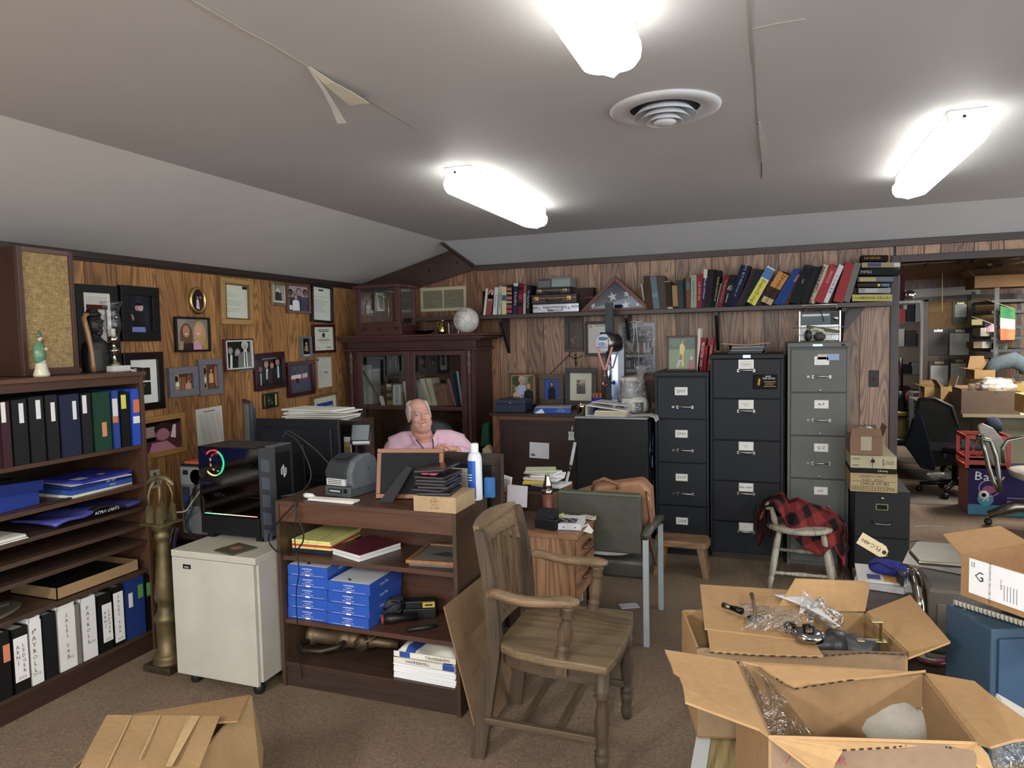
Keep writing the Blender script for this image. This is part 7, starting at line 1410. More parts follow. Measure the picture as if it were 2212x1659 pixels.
for k in range(4):m.box(xa+.02,Yr-.0065,zt+H_*(.61+.05*k),xb-w*.3,Yr-.005,zt+H_*(.615+.05*k),'2d373c')
O('scale_lines',m,'matte',t);O('tuning_knob',MB().lathe([(0,-.014),(.016,-.013),(.018,0)],(xb-w*.12,Yr-.005,zt+H_*.76),'c8cac8',18,'y'),'chrome',t)
for x in (xa-.003,xb-.005):O('chrome_edge',MB().box(x,Yr-.006,zt+.001,x+.008,Yr+.01,zt+H_,'d8dadc'),'chrome',t)
O('carry_handle',MB().tube([(xa+.02,Yr+.05,zt+H_),(xa+.02,Yr+.05,zt+H_+.045),(xb-.02,Yr+.05,zt+H_+.045),(xb-.02,Yr+.05,zt+H_)],.004,'c4c6c8',6),'chrome',t)
O('hanging_plug',MB().tube([((xa+xb)/2-.03,Yr+.02,zt+H_+.003),((xa+xb)/2,Yr-.012,zt+H_+.006),((xa+xb)/2+.02,Yr-.014,zt+H_*.8),((xa+xb)/2+.025,Yr-.014,zt+H_*.66)],.003,'16181a',6),'plastic',t)
t=T('wire_basket','wire basket of headphones and odds before the silver radio','basket',(.30,FY+.13,1.5125));m=MB()
bx0,bx1,by0,by1=PY(1712,720,FY+.08).x,PY(1822,720,FY+.08).x,FY+.04,FY+.24
for k,f in ((.002,.8),(.05,.92),(.10,1.0)):
    cx,cy,hw,hd=(bx0+bx1)/2,(by0+by1)/2,(bx1-bx0)/2*f,(by1-by0)/2*f;m.tube([(cx-hw,cy-hd,1.5135+k),(cx+hw,cy-hd,1.5135+k),(cx+hw,cy+hd,1.5135+k),(cx-hw,cy+hd,1.5135+k)],.0018,'77735e',5,True)
for i in range(9):
    for s in (-1,1):x=-.8+.2*i;m.tube([(cx+x*(bx1-bx0)/2*.8,cy+s*(by1-by0)/2*.8,1.515),(cx+x*(bx1-bx0)/2,cy+s*(by1-by0)/2,1.613)],.0013,'77735e',4)
O('wires',m,'metal',t)
t=T('headphones','black and cream headphones in the wire basket','headphones',(.27,FY+.14,1.52));O('ear_cup',MB().ball((bx0+.10,FY+.12,1.56),(.025,.035,.042),'24242c',14,10),'leather',t);O('ear_cup',MB().ball((bx0+.17,FY+.12,1.55),(.04,.03,.03),'303238',14,10),'leather',t);O('headband',MB().tube([(bx0+.1,FY+.12,1.59),(bx0+.14,FY+.12,1.606),(bx0+.19,FY+.13,1.59),(bx0+.2,FY+.14,1.55)],[.008,.011,.012,.006],'c2bd9e',8),'plastic',t)
O('brown_pad',MB(place((bx0+.2,FY+.19,1.59),.1) @ Matrix.Rotation(.2,4,'Y')).box(-.11,-.02,0,.1,.02,.02,'6a5c42'),'cloth',label='brown cloth strap lying over the wire basket',cat='strap',bevel=.004)

# small black two-drawer cabinets with archive boxes
qx0,qx1,qy0,qy1=.50,.815,4.80,5.70
t=T('file_cabinet','low black file cabinet beside the passage, archive boxes on it','file cabinet',((qx0+qx1)/2,5.2,0))
O('case',MB().box(qx0,qy0+.02,0,qx1,qy1,.585,'1c1e1e'),'enamel',t,bevel=.003);O('top_sheet',MB().box(qx0,qy0+.02,.5855,qx1,qy1,.588,'4a4e4c'),'enamel',t)
for a,b_ in ((.30,.58),(.01,.29)):
    d=O('drawer',MB().box(qx0+.005,qy0,a,qx1-.005,qy0+.019,b_,'1a1c1d'),'enamel',t,bevel=.003);xc=(qx0+qx1)/2;O('handle',MB().tube([(xc-.055,qy0-.001,a+.10),(xc-.035,qy0-.02,a+.085),(xc+.035,qy0-.02,a+.085),(xc+.055,qy0-.001,a+.10)],.005,'7a7c7c',8),'metal',d)
    O('label_holder',MB().box(xc-.035,qy0-.004,a+.17,xc+.035,qy0-.0005,a+.21,'8f8a68').box(xc-.028,qy0-.005,a+.176,xc+.028,qy0-.004,a+.204,'2a2a28'),'metal',d);O('lock',MB().lathe([(0,-.006),(.010,-.005),(.011,0)],(xc,qy0-.0005,a+.245),'a8a28a',12,'y'),'metal',d)
z=.589;by=4.76
r=O('archive_box',MB().box(.475,by,z,.735,by+.62,z+.115,'b39a6a').box(.477,by-.001,z+.012,.733,by,z+.10,'b9a272'),'card',label='tan archive box labelled CHECK STUBS on the low black cabinet',cat='box',bevel=.002)
q=MB().text('5/20/09 to 7/6/17',(.60,by-.002,z+.096),(1,0,0),(0,0,1),.015,'3a3224').text('#12611   #15263',(.60,by-.002,z+.076),(1,0,0),(0,0,1),.012,'3a3224').text('CHECK STUBS',(.61,by-.002,z+.052),(1,0,0),(0,0,1),.018,'2c261c').text('706',(.70,by-.002,z+.022),(1,0,0),(0,0,1),.02,'1a1712').box(.485,by-.002,z+.066,.725,by-.001,z+.068,'4a4030')
for k in range(13):q.box(.485+.016*k,by-.002,z+.012,.487+.016*k,by-.001,z+.036,'4a4030')
for k in range(3):q.box(.485,by-.002,z+.012+.011*k,.68,by-.001,z+.0135+.011*k,'4a4030')
O('lettering',q,'paper',r)
z+=.118;r=O('archive_box',MB().box(.475,by+.005,z,.73,by+.6,z+.105,'bdb18e').box(.474,by+.004,z,.731,by+.6,z+.03,'1d1c1c'),'card',label='cream archive box with a black band and string button',cat='box',bevel=.002)
q=MB().ball((.60,by,z+.075),(.011,.005,.011),'20242c',12,8).tube([(.60,by,z+.10),(.597,by,z+.035)],.0015,'1a1a1a',4).box(.485,by+.003,z+.085,.53,by+.004,z+.088,'2a2a28').box(.485,by+.003,z+.045,.525,by+.004,z+.048,'2a2a28').text('Liberty',(.655,by+.003,z+.015),(1,0,0),(0,0,1),.014,'c9bfa0').text('15264',(.69,by+.003,z+.07),(1,0,0),(0,0,1),.013,'3a3428').box(.655,by+.003,z+.045,.658,by+.004,z+.09,'2a2a28').box(.658,by+.003,z+.058,.72,by+.004,z+.06,'2a2a28');O('print',q,'paper',r)
z+=.107
def openbox(name,lab,M,w,d,h,c,flaps,th=.004,ins=None,grp=None,cat='box',mat='card',tape=None):
    # open carton: origin at bottom centre, flaps = list of (side, angle, length, taper)
    t=T(name,lab,cat,M.translation.copy(),grp);ins=ins or c
    m=MB(M);m.box(-w/2,-d/2,0,w/2,-d/2+th,h,c).box(-w/2,d/2-th,0,w/2,d/2,h,c).box(-w/2,-d/2+th,0,-w/2+th,d/2-th,h,c).box(w/2-th,-d/2+th,0,w/2,d/2-th,h,c).box(-w/2+th,-d/2+th,0,w/2-th,d/2-th,th,ins)
    O('box_body',m,mat,t)
    for side,ang,L,tp in flaps:
        a=math.radians(ang);wd=(w if side in 'fb' else d)/2*.99;P=[(-wd,0),(wd,0),(wd-tp,L),(-wd+tp,L)]
        o_,xd,od={'f':(V((0,-d/2,h)),V((1,0,0)),V((0,-1,0))),'b':(V((0,d/2,h)),V((1,0,0)),V((0,1,0))),'l':(V((-w/2,0,h)),V((0,1,0)),V((-1,0,0))),'r':(V((w/2,0,h)),V((0,1,0)),V((1,0,0)))}[side]
        dr=od*math.cos(a)+V((0,0,1))*math.sin(a);nn=xd.cross(dr).normalized()*th
        pts=[o_+xd*x+dr*y+V((0,0,.0005)) for x,y in P];O('flap',MB(M).prism(pts,nn,c),mat,t)
    if tape:O('tape',MB(M).box(-.03,-d/2-.0012,h*.25,.03,-d/2-.0004,h,tape),'plastic',t)
    return t
openbox('cardboard_box','open brown carton with bubble wrap on the archive boxes',place((.565,by+.13,z+.0)),.18,.2,.115,'8a6a50',[('f',88,.05,.01),('r',70,.07,.0),('b',80,.05,.01)],tape='9a8f74')
O('bubble_wrap',MB().ball((.56,by+.14,z+.13),(.06,.06,.045),'ffffff',18,12,lambda d:1+.2*noise.noise(d*4)),'film',label='crumpled clear plastic sticking out of the brown carton',cat='plastic')
# ================================================================ GUEST CHAIR, STOOLS
def rb(m,c,r,col_,p=3.5,n=20,mm=12):return m.ball(c,r,col_,n,mm,lambda d:1/((abs(d.x)**p+abs(d.y)**p+abs(d.z)**p)**(1/p)))
t=T('guest_chair','olive vinyl guest chair on square metal legs, seen from behind','chair',(-.82,3.73,0));OL='3f3f33'
O('backrest',MB().box(-1.045,3.475,.475,-.605,3.525,.775,OL).box(-1.04,3.47,.765,-.61,3.53,.782,'4a4f3e'),'leather',t,bevel=.012)
O('seat',MB().box(-1.03,3.54,.32,-.60,4.0,.42,'39382f'),'leather',t,bevel=.02)
for x in (-1.065,-.585):
    for y,h in ((3.49,.555),(4.0,.50)):O('leg',MB().box(x-.013,y-.013,0,x+.013,y+.013,h,'99a2a6'),'enamel',t)
    O('armrest',MB().tube([(x,3.47,.575),(x,3.60,.58),(x,3.85,.56),(x,4.03,.53)],[.022,.028,.028,.02],'3d3a2e',8),'leather',t)
O('crumpled_cloth',rb(MB(),(-.83,3.60,.455),(.16,.07,.03),'c4c6cc',2.2),'cloth',label='white crumpled cloth showing under the olive chair back',cat='cloth',mods=[SUB(1)])
t=T('leather_bag','tan leather satchel lying across the olive guest chair','bag',(-.82,3.78,.43))
A_=[PY(1232,1068,3.72),PY(1290,1050,3.72),PY(1384,1038,3.72),PY(1404,1060,3.72)]
m=MB();m.prism([A_[0],A_[1],A_[2],A_[3],A_[3]-V((-.01,0,.2)),A_[0]-V((0,0,.18))],(0,.14,0),'9a6842');O('bag_body',m,'leather',t,bevel=.02)
h0,h1=PY(1278,1062,3.70),PY(1334,1056,3.70);O('handle',MB().tube([h0,h0+V((.02,-.01,.055)),(h0+h1)/2+V((0,-.01,.065)),h1+V((-.0,-.01,.03)),h1],[.009,.011,.011,.011,.009],'7a4e30',8),'leather',t)
O('strap',MB().tube([PY(1396,1062,3.72),PY(1400,1090,3.66),PY(1407,1118,3.62),PY(1400,1150,3.66),PY(1412,1200,3.8),PY(1418,1222,3.9)],[.006,.008,.016,.012,.006,.004],'6e4428',6),'leather',t)
O('buckle',MB().tube([PY(1399,1068,3.70),PY(1401,1084,3.68)],.005,'b9a97a',6),'metal',t)
t=T('step_stool','small rustic wooden step stool before the black file cabinet','stool',(-.54,4.69,0));WD='8f6a42'
O('seat',MB(grain='x').prism([(-.72+.045*(1-math.cos(a)) if s < 0 else -.36-.045*(1-math.cos(a)),4.68+.11*math.sin(a),.192) for s,a in [(-1,-1.2),(-1,-.6),(-1,0),(-1,.6),(-1,1.2),(1,1.2),(1,.6),(1,0),(1,-.6),(1,-1.2)]],(0,0,.045),WD),'worn',t,bevel=.008)
for x0,x1,y in ((-.66,-.70,4.62),(-.42,-.38,4.62),(-.66,-.69,4.75),(-.42,-.39,4.75)):
    O('leg',MB().prism([(x0-.022,y-.02,.191),(x0+.022,y-.02,.191),(x1+.020,y-.02+(y-4.68)*.3,0),(x1-.020,y-.02+(y-4.68)*.3,0)],(0,.035,0),'8a643c'),'worn',t)
t=T('painted_chair','low white painted wooden chair with worn turned legs under the plaid blanket','chair',(.2,4.7,0));WH='a8a08c'
cx,cy,sz=.19,4.68,.37
O('seat',MB().lathe([(0,0),(.17,0),(.20,.012),(.20,.03),(.18,.038),(0,.03)],(cx-.01,cy,sz-.02),WH,28),'worn',t)
tp=[(-.13,-.1),(.12,-.12),(.12,.12),(-.12,.12)];ft=[(.003,4.535),(.37,4.55),(.40,4.85),(.02,4.9)]
for (dx,dy),(fx,fy) in zip(tp,ft):
    a_=V((cx+dx,cy+dy,sz-.02));b_=V((fx,fy,0));P=[a_.lerp(b_,k) for k in (0,.1,.28,.30,.33,.55,.75,.77,.8,1)];O('leg',MB().tube(P,[.016,.018,.020,.014,.020,.022,.019,.013,.018,.014],WH,12),'worn',t)
L=[V((cx+dx,cy+dy,sz-.02)).lerp(V((fx,fy,0)),.55) for (dx,dy),(fx,fy) in zip(tp,ft)];L2=[V((cx+dx,cy+dy,sz-.02)).lerp(V((fx,fy,0)),.72) for (dx,dy),(fx,fy) in zip(tp,ft)]
for a_,b_ in ((L2[0],L2[1]),(L[3],L[2]),(L[0],L[3]),(L[1],L[2])):O('stretcher',MB().tube([a_.lerp(b_,k) for k in (0,.2,.22,.5,.78,.8,1)],[.009,.012,.008,.015,.008,.012,.009],WH,10),'worn',t)
a_=V((cx-.15,cy-.08,sz+.015));O('arm_post',MB().tube([a_,a_+V((-.01,.0,.04)),a_+V((-.02,0,.09)),a_+V((-.035,0,.13))],[.016,.02,.015,.02],WH,12),'worn',t);O('arm_rest',MB().tube([a_+V((-.05,-.02,.115)),a_+V((-.03,.08,.12)),a_+V((0,.2,.12))],[.018,.02,.018],WH,10),'worn',t)
# blanket: laid over the rail, hanging in folds; outline taken at real depth
top=[(1640,1112),(1652,1084),(1672,1070),(1690,1066),(1704,1086),(1722,1078),(1750,1090),(1780,1102),(1806,1112),(1822,1128),(1830,1160)]
low=[(1640,1120),(1652,1092),(1672,1090),(1690,1112),(1704,1142),(1716,1158),(1740,1186),(1772,1202),(1800,1180),(1818,1210),(1826,1225)]
def bl(u,v):
    x=u*10;i=min(9,int(x));f=x-i;a_=V((*top[i],0)).lerp(V((*top[i+1],0)),f);b_=V((*low[i],0)).lerp(V((*low[i+1],0)),f)
    q=a_.lerp(b_,v);return PY(q.x,q.y,4.70-.16*v**.7-.02*math.sin(u*26+v*2)*(.3+v)+.01*math.sin(u*9))
t=T('plaid_blanket','red and black plaid blanket with fringe draped over the white chair','blanket',(.2,4.7,.35))
O('cloth',MB().sheet(bl,60,16,'7c2622'),'plaid',t,mods=[SOL(.012,1)])
def bl2(u,v):q=bl(u,0);return V((q.x,q.y+.02+.16*v**.8+.015*math.sin(u*20),q.z-.26*v-.0*u))
O('back_fold',MB().sheet(bl2,40,10,'7c241f'),'plaid',t,mods=[SOL(.012,1)])
m=MB();rn=random.Random(8)
for k in range(46):x=1634+rn.uniform(0,34);y0=1092+rn.uniform(-6,12);p=PY(x,y0,4.60+rn.uniform(0,.06));m.tube([p,p+V((rn.uniform(-.02,.01),-.01,-.08)),p+V((rn.uniform(-.02,.02),0,-.15-rn.uniform(0,.06)))],.003,rn.choice(['241416','3a1a1c','1a1214']),4)
for k in range(36):x=1808+rn.uniform(0,20);y0=1130+rn.uniform(0,60);p=PY(x,y0,4.60+rn.uniform(0,.06));m.tube([p,p+V((rn.uniform(-.005,.02),0,-.08)),p+V((rn.uniform(-.01,.02),0,-.18))],.004,rn.choice(['241416','3a1a1c','2a1416']),4)
fr=O('fringe',m,'cloth',t);fr['kind']='stuff'

# ================================================================ WOODEN ARMCHAIR
t=T('wooden_armchair','old worn wooden armchair with slatted back in the foreground','chair',(-.77,2.56,0));AW='604a31';AW2='4e3c2a'
S0=.45
sp=[(-.955,2.375),(-.93,2.345),(-.86,2.315),(-.74,2.295),(-.60,2.29),(-.52,2.285),(-.505,2.38),(-.50,2.545),(-.505,2.70),(-.525,2.805),(-.62,2.81),(-.76,2.80),(-.88,2.775),(-.935,2.745),(-.958,2.70)]
O('seat',MB(grain='x').prism([(x,y,S0-.032) for x,y in sp],(0,0,.032),'75603f'),'worn',t,bevel=.007)
ap=[(x*.93-.054,2.56+(y-2.56)*.9) for x,y in sp];O('apron',MB(grain='x').prism([(x,y,S0-.085) for x,y in ap],(0,0,.052),AW2),'worn',t)
def turned(m,a_,b_,R,c):
    a_,b_=V(a_),V(b_);m.tube([a_.lerp(b_,k) for k,r in R],[r for k,r in R],c,14)
LEG=[(0,.024),(.16,.024),(.17,.028),(.20,.021),(.22,.028),(.24,.020),(.30,.018),(.45,.027),(.62,.020),(.68,.018),(.70,.026),(.72,.019),(.74,.026),(.80,.024),(.86,.019),(.90,.024),(.96,.022),(1,.016)]
for y0,y1 in ((2.325,2.32),(2.765,2.79)):m=MB();turned(m,(-.545,y0,S0-.033),(-.553,y1,0),LEG,AW2);O('leg',m,'worn',t)
def smooth(P,R,n=5):
    P=[V(p) for p in P];o,r=[],[]
    for i in range(len(P)-1):
        a,b_,c,d=P[max(i-1,0)],P[i],P[i+1],P[min(i+2,len(P)-1)]
        for k in range(n):s=k/n;o.append(.5*((2*b_)+(c-a)*s+(2*a-5*b_+4*c-d)*s*s+(3*b_-a-3*c+d)*s**3));r.append(R[i]*(1-s)+R[i+1]*s)
    return o+[P[-1]],r+[R[-1]]
for y,s in ((2.36,-1),(2.75,1)):
    m=MB();P=[(-1.035,y+s*.012,.0),(-.985,y,.30),(-.962,y,S0),(-.972,y+s*.004,.66),(-1.002,y+s*.006,.84),(-1.01,y+s*.006,.875)];P,R5=smooth(P,[.030,.028,.026,.024,.020,.013])
    for i in range(len(P)-1):
        a_,b_=P[i],P[i+1];w0,w1=R5[i],R5[i+1]
        m.prism([a_+V((-w0,-.016,0)),a_+V((w0,-.016,0)),b_+V((w1,-.016,0)),b_+V((-w1,-.016,0))],(0,.032,0),AW2)
    O('back_post',m,'worn',t)
def bow(y):return -.028*(1-((y-2.555)/.2)**2)
m=MB(grain='y');n=16
for i in range(n):
    y0,y1=2.355+.40*i/n,2.355+.40*(i+1)/n
    for za,zb in ((.745,.885),):
        f=lambda y:.775-.055*((y-2.555)/.2)**2*1+.03;g=lambda y:.89+.012*(1-((y-2.555)/.2)**2)
        X=lambda y,z:-.985-(z-.75)*.2+bow(y)
        a_,b_,c_,d_=[V((X(y,z),y,z)) for y,z in ((y0,f(y0)-.02),(y1,f(y1)-.02),(y1,g(y1)),(y0,g(y0)))]
        m.prism([a_,b_,c_,d_],(-.024,0,-.004),'7d6340')
O('crest_rail',m,'worn',t)
for k in range(7):
    y=2.41+.048*k;O('back_slat',MB().prism([(-.965+bow(y)*.8,y-.011,.49),(-.965+bow(y)*.8,y+.011,.49),(-.985+bow(y),y+.012,.80),(-.985+bow(y),y-.012,.80)],(-.010,0,0),'665236'),'worn',t)
m=MB(grain='y')
for i in range(8):y0,y1=2.375+.36*i/8,2.375+.36*(i+1)/8;m.prism([(-.965+bow(y0)*.8,y0,.465),(-.965+bow(y1)*.8,y1,.465),(-.97+bow(y1)*.8,y1,.505),(-.97+bow(y0)*.8,y0,.505)],(-.02,0,0),'5d4a31')
O('lower_rail',m,'worn',t)
POST=[(0,.021),(.04,.028),(.06,.02),(.10,.026),(.13,.018),(.17,.027),(.20,.019),(.26,.018),(.45,.028),(.62,.022),(.68,.019),(.71,.027),(.74,.020),(.78,.026),(.82,.022),(.84,.025),(1,.025)]
for s,y in ((-1,2.325),(1,2.775)):
    yy=y;q=[(-.965,y+s*.01,.665),(-.93,y+s*.022,.675),(-.83,y+s*.022,.660),(-.74,y+s*.012,.662),(-.68,y+s*.006,.668),(-.645,y+s*.004,.665)]
    m=MB(grain='x');W_2=[.016,.022,.024,.026,.034,.026]
    q,W_2=smooth(q,W_2);vs_=[]
    for a_,w_ in zip(q,W_2):
        for k in range(12):b_=k*math.pi/6;vs_.append(a_+V((0,w_*math.copysign(abs(math.cos(b_))**.6,math.cos(b_)),-.016+.016*math.copysign(abs(math.sin(b_))**.6,math.sin(b_)))))
    nq=len(q);m.add(vs_,[(i*12+k,i*12+(k+1) % 12,(i+1)*12+(k+1) % 12,(i+1)*12+k) for i in range(nq-1) for k in range(12)]+[tuple(range(12)),tuple((nq-1)*12+k for k in range(12))],'846744',True)
    m.ball((-.648,y+s*.004,.651),(.028,.028,.016),'846744',14,8)
    O('armrest',m,'worn',t)
    m=MB();turned(m,(-.665,y+s*.004,.636),(-.69,y+s*.004,.42),POST,AW);m.box(-.715,y-.022,.385,-.668,y+.022,.455,AW);O('arm_post',m,'worn',t)
for y in (2.345,2.775):O('stretcher',MB(grain='x').box(-1.0,y-.012,.14,-.55,y+.012,.165,'58462f'),'worn',t,bevel=.003)
for x in (-.86,-.72):O('cross_stretcher',MB(grain='y').box(x-.012,2.357,.145,x+.012,2.763,.16,'5c4a33'),'worn',t,bevel=.002)
# folded corrugated cardboard leaning on the low bookcase side
CB='977652';t=T('cardboard_sheet','tall folded cardboard sheet leaning between the low bookcase and the armchair','cardboard',(-1.12,2.63,0))
O('front_panel',MB(grain='x').prism([(-1.07,2.43,.003),(-1.07,2.86,.003),(-1.195,2.86,.535),(-1.195,2.41,.54)],(.004,0,.001),CB),'card',t);O('back_panel',MB(grain='x').prism([(-1.078,2.44,.003),(-1.078,2.86,.003),(-1.203,2.86,.53),(-1.203,2.425,.53)],(.004,0,.001),'86683f'),'card',t)
O('slot',MB().prism([(-1.1215,2.44,.235),(-1.1215,2.54,.235),(-1.124,2.54,.243),(-1.124,2.44,.243)],(.0015,0,.0005),'2b2118'),'matte',t)
O('floor_paper',MB(place((-.77,3.99,.001),.5)).box(-.055,-.035,0,.055,.035,.003,'b9bcc4'),'paper',label='small white paper lying on the carpet under the guest chair',cat='paper')

# ================================================================ OPEN CARTON AT THE LOWER LEFT
def poly(name,pts,c,parent,vec=(0,0,-.004),mat='card',grain='z'):return O(name,MB(grain=grain).prism(pts,vec,c),mat,parent)
z0=.40;t=T('cardboard_box','open kraft carton on the carpet at the lower left, flaps half closed','box',(-1.65,1.6,0));K='b08a5a'
q=[PZ(290,1545,z0),PZ(540,1503,z0)];q+=[V((q[1].x+.12,q[1].y-.42,z0)),V((q[0].x+.12,q[0].y-.42,z0))]
m=MB()
for i in range(4):
    a_,b_=q[i],q[(i+1) % 4];n_=V((-(b_-a_).y,(b_-a_).x,0)).normalized()*.005
    m.prism([V((a_.x,a_.y,0.002)),V((b_.x,b_.y,0.002)),b_,a_],n_,K)
m.prism([V((v.x,v.y,.002)) for v in q],(0,0,.004),K);O('box_body',m,'card',t)
poly('flap',[q[0]+V((0,0,.004)),q[1]+V((0,0,.004)),PZ(513,1557,z0+.015),PZ(472,1561,z0+.015),PZ(300,1556,z0+.02),PZ(272,1570,z0+.02)],'aa8455',t)
poly('flap',[PZ(231,1544,z0+.03),PZ(475,1546,z0+.03),PZ(430,1659,z0+.02),PZ(415,1700,z0+.02),PZ(150,1700,z0+.03),PZ(195,1610,z0+.03)],'b28d5c',t)
poly('flap',[q[1]+V((0,0,.002)),q[2]+V((0,0,.002)),PZ(470,1700,z0-.10),PZ(465,1659,z0-.08),PZ(500,1600,z0-.06)],'ab8756',t,(.004,0,0))
poly('flap',[q[1]+V((.003,0,0)),q[2]+V((.003,0,0)),PZ(545,1700,z0-.14)+V((.03,0,0)),PZ(556,1612,z0-.12)+V((.02,0,0))],'b08c5c',t,(.004,0,0))
m=MB()
for (x0,y0),(x1,y1) in (((283,1545),(228,1659)),((345,1545),(300,1640)),((408,1546),(360,1650))):a_,b_=PZ(x0,y0,z0+.0315),PZ(x1,y1,z0+.0315);m.prism([a_,a_+V((.005,0,0)),b_+V((.005,0,0)),b_],(0,0,.001),'c8a673')
a_,b_,c_,d_=PZ(412,1546,z0+.032),PZ(432,1547,z0+.032),PZ(372,1655,z0+.032),PZ(358,1655,z0+.032);m.prism([a_,b_,c_,d_],(0,0,.0008),'caa873');O('crease_tape',m,'card',t)

# ================================================================ WORK TABLE AT THE LOWER RIGHT
TZ=.72;t=T('work_table','worn brass-topped table with a pale edge, crowded with boxes','table',(.75,1.85,0))
O('table_top',MB(grain='y').box(-.115,.75,TZ-.03,1.6,1.9,TZ,'8f7c4c'),'worn',t)
O('pale_edge',MB(grain='y').box(-.145,.75,TZ-.05,-.1155,1.9,TZ+.002,'a9aeb0'),'enamel',t)
for x in (-.08,1.5):
    for y in (.8,1.84):O('leg',MB().box(x,y,0,x+.05,y+.05,TZ-.031,'3a2e26'),'wood',t)
t=T('side_table','dark brown table behind the work table, under the magazines and grey machine','table',(.95,2.3,0));O('table_top',MB(grain='x').box(.285,1.905,TZ-.025,1.6,2.76,TZ+.004,'40302a'),'wood',t)
for x in (.30,1.54):
    for y in (1.95,2.7):O('leg',MB().box(x,y,0,x+.045,y+.045,TZ-.026,'2e221c'),'wood',t)
# carton A, nearest
KF,KB='b9905c','8a7059';zr=1.0
t=T('cardboard_box','nearest open carton lettered AR in red, clear bag inside','box',(.11,1.18,TZ))
C4=[PZ(1590,1430,zr),PZ(1997,1455,zr),PZ(2110,1605,zr),PZ(1660,1591,zr)]
m=MB()
for i in range(4):
    a_,b_=C4[i],C4[(i+1) % 4];n_=V((-(b_-a_).y,(b_-a_).x,0)).normalized()*-.0045;sk=V((0,0,TZ+.004-zr))
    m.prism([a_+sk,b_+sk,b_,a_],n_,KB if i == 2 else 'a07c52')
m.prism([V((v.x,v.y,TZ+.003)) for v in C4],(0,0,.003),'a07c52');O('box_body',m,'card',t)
up_=lambda v,dz:v+V((0,0,dz))
poly('left_flap',[up_(C4[0],.002),up_(C4[3],.002),PZ(1640,1574,zr+.004),PZ(1480,1515,zr+.012),PZ(1476,1482,zr+.014),PZ(1467,1458,zr+.014),PZ(1455,1450,zr+.014),PZ(1449,1432,zr+.014),PZ(1436,1403,zr+.016)],KF,t)
poly('back_flap',[up_(C4[0]+V((.01,0,0)),.003),up_(C4[1],.003),PZ(2000,1447,zr+.012),PZ(1930,1457,zr+.006),PZ(1830,1466,zr+.0),PZ(1748,1474,zr-.002),PZ(1716,1484,zr-.004),PZ(1695,1474,zr-.002),PZ(1662,1452,zr+.002),PZ(1640,1436,zr+.004)],KF,t)
poly('right_flap',[up_(C4[1],.002),PZ(2105,1471,zr+.02),PZ(2140,1500,zr+.02),PZ(2240,1570,zr+.014),PZ(2240,1592,zr+.012),PZ(2190,1598,zr+.012),PZ(2140,1612,zr+.01),up_(C4[2],.002)],'b28a58',t)
poly('front_flap',[up_(C4[3],.002),up_(C4[2],.002),PZ(2135,1630,zr-.02),PZ(2150,1672,zr-.045),PZ(2130,1672,zr-.045),PZ(2090,1628,zr-.02),PZ(2060,1612,zr-.008),PZ(2004,1602,zr-.003),PZ(1930,1610,zr-.006),PZ(1820,1616,zr-.008),PZ(1805,1640,zr-.02),PZ(1790,1680,zr-.05),PZ(1740,1650,zr-.03)],KF,t,(0,-.003,-.003))
fd=(C4[2]-C4[3]).normalized();fn_=fd.cross(V((0,0,1))).normalized()
base_=C4[3].lerp(C4[2],.335);fn2=fn_ if fn_.y < 0 else -fn_
O('marker_lettering',MB().text('AR',base_+fn2*.0055+V((0,0,-.030)),fd,(0,0,1),.014,'8a3a44').tube([C4[3].lerp(C4[2],.08)+fn2*.006+V((0,0,-.036)),C4[3].lerp(C4[2],.11)+fn2*.006+V((0,0,-.022))],.0008,'8a3a44',4),'matte',t)
# corrugated dark torn edges
m=MB()
def torn(pts,zs,c='2f261b'):
    for i in range(len(pts)-1):
        for k in range(6):
            a_=V((*pts[i],0)).lerp(V((*pts[i+1],0)),k/6);b_=V((*pts[i],0)).lerp(V((*pts[i+1],0)),(k+.5)/6);z_=zs
            p0,p1=PZ(a_.x,a_.y+1.5,z_),PZ(b_.x,b_.y+1.5,z_);m.prism([p0,p1,p1+V((0,0,-.0028)),p0+V((0,0,-.0028))],(0,-.0006,0),c)
torn([(1640,1437),(1695,1475),(1716,1485)],zr-.001);torn([(1716,1485),(1830,1467),(1998,1449)],zr-.001);torn([(1820,1617),(1930,1611),(2004,1603),(2060,1613)],zr-.006)
O('corrugated_edge',m,'matte',t)
O('plastic_liner',MB().sheet(lambda u,v:PZ(1605+150*v*(.3+.7*u)+20*u,1436+150*v,zr-.012-.05*v-.05*u*v+.012*math.sin(7*u+5*v)),16,16,'ffffff'),'film',label='clear plastic sheet at the left inside the nearest carton',cat='plastic')
t=T('packing_bag','frosted bag full of white packing at the right inside the nearest carton','bag',(.19,1.2,.8));pb=PZ(1940,1560,.90)
O('white_filling',MB().ball((pb.x-.005,pb.y+.01,.90),(.072,.07,.075),'a8a39a',24,16,lambda d:(1+.16*noise.noise(d*3.4))*(1-.25*max(0,d.z))),'cloth',t)
ax_=PZ(1975,1452,.985);bc_=V((pb.x,pb.y+.005,.86));O('clear_bag',MB().sheet(lambda u,v:(lambda w:V((bc_.x+(ax_.x-bc_.x)*v+w*math.cos(6.283*u),bc_.y+(ax_.y-bc_.y)*v+w*math.sin(6.283*u)*.9,.80+.185*v)))(.085*(1-v**1.7)**.8*(1+.06*math.sin(19*u+5*v))+.006),36,14,'e8e8e8'),'film',t)
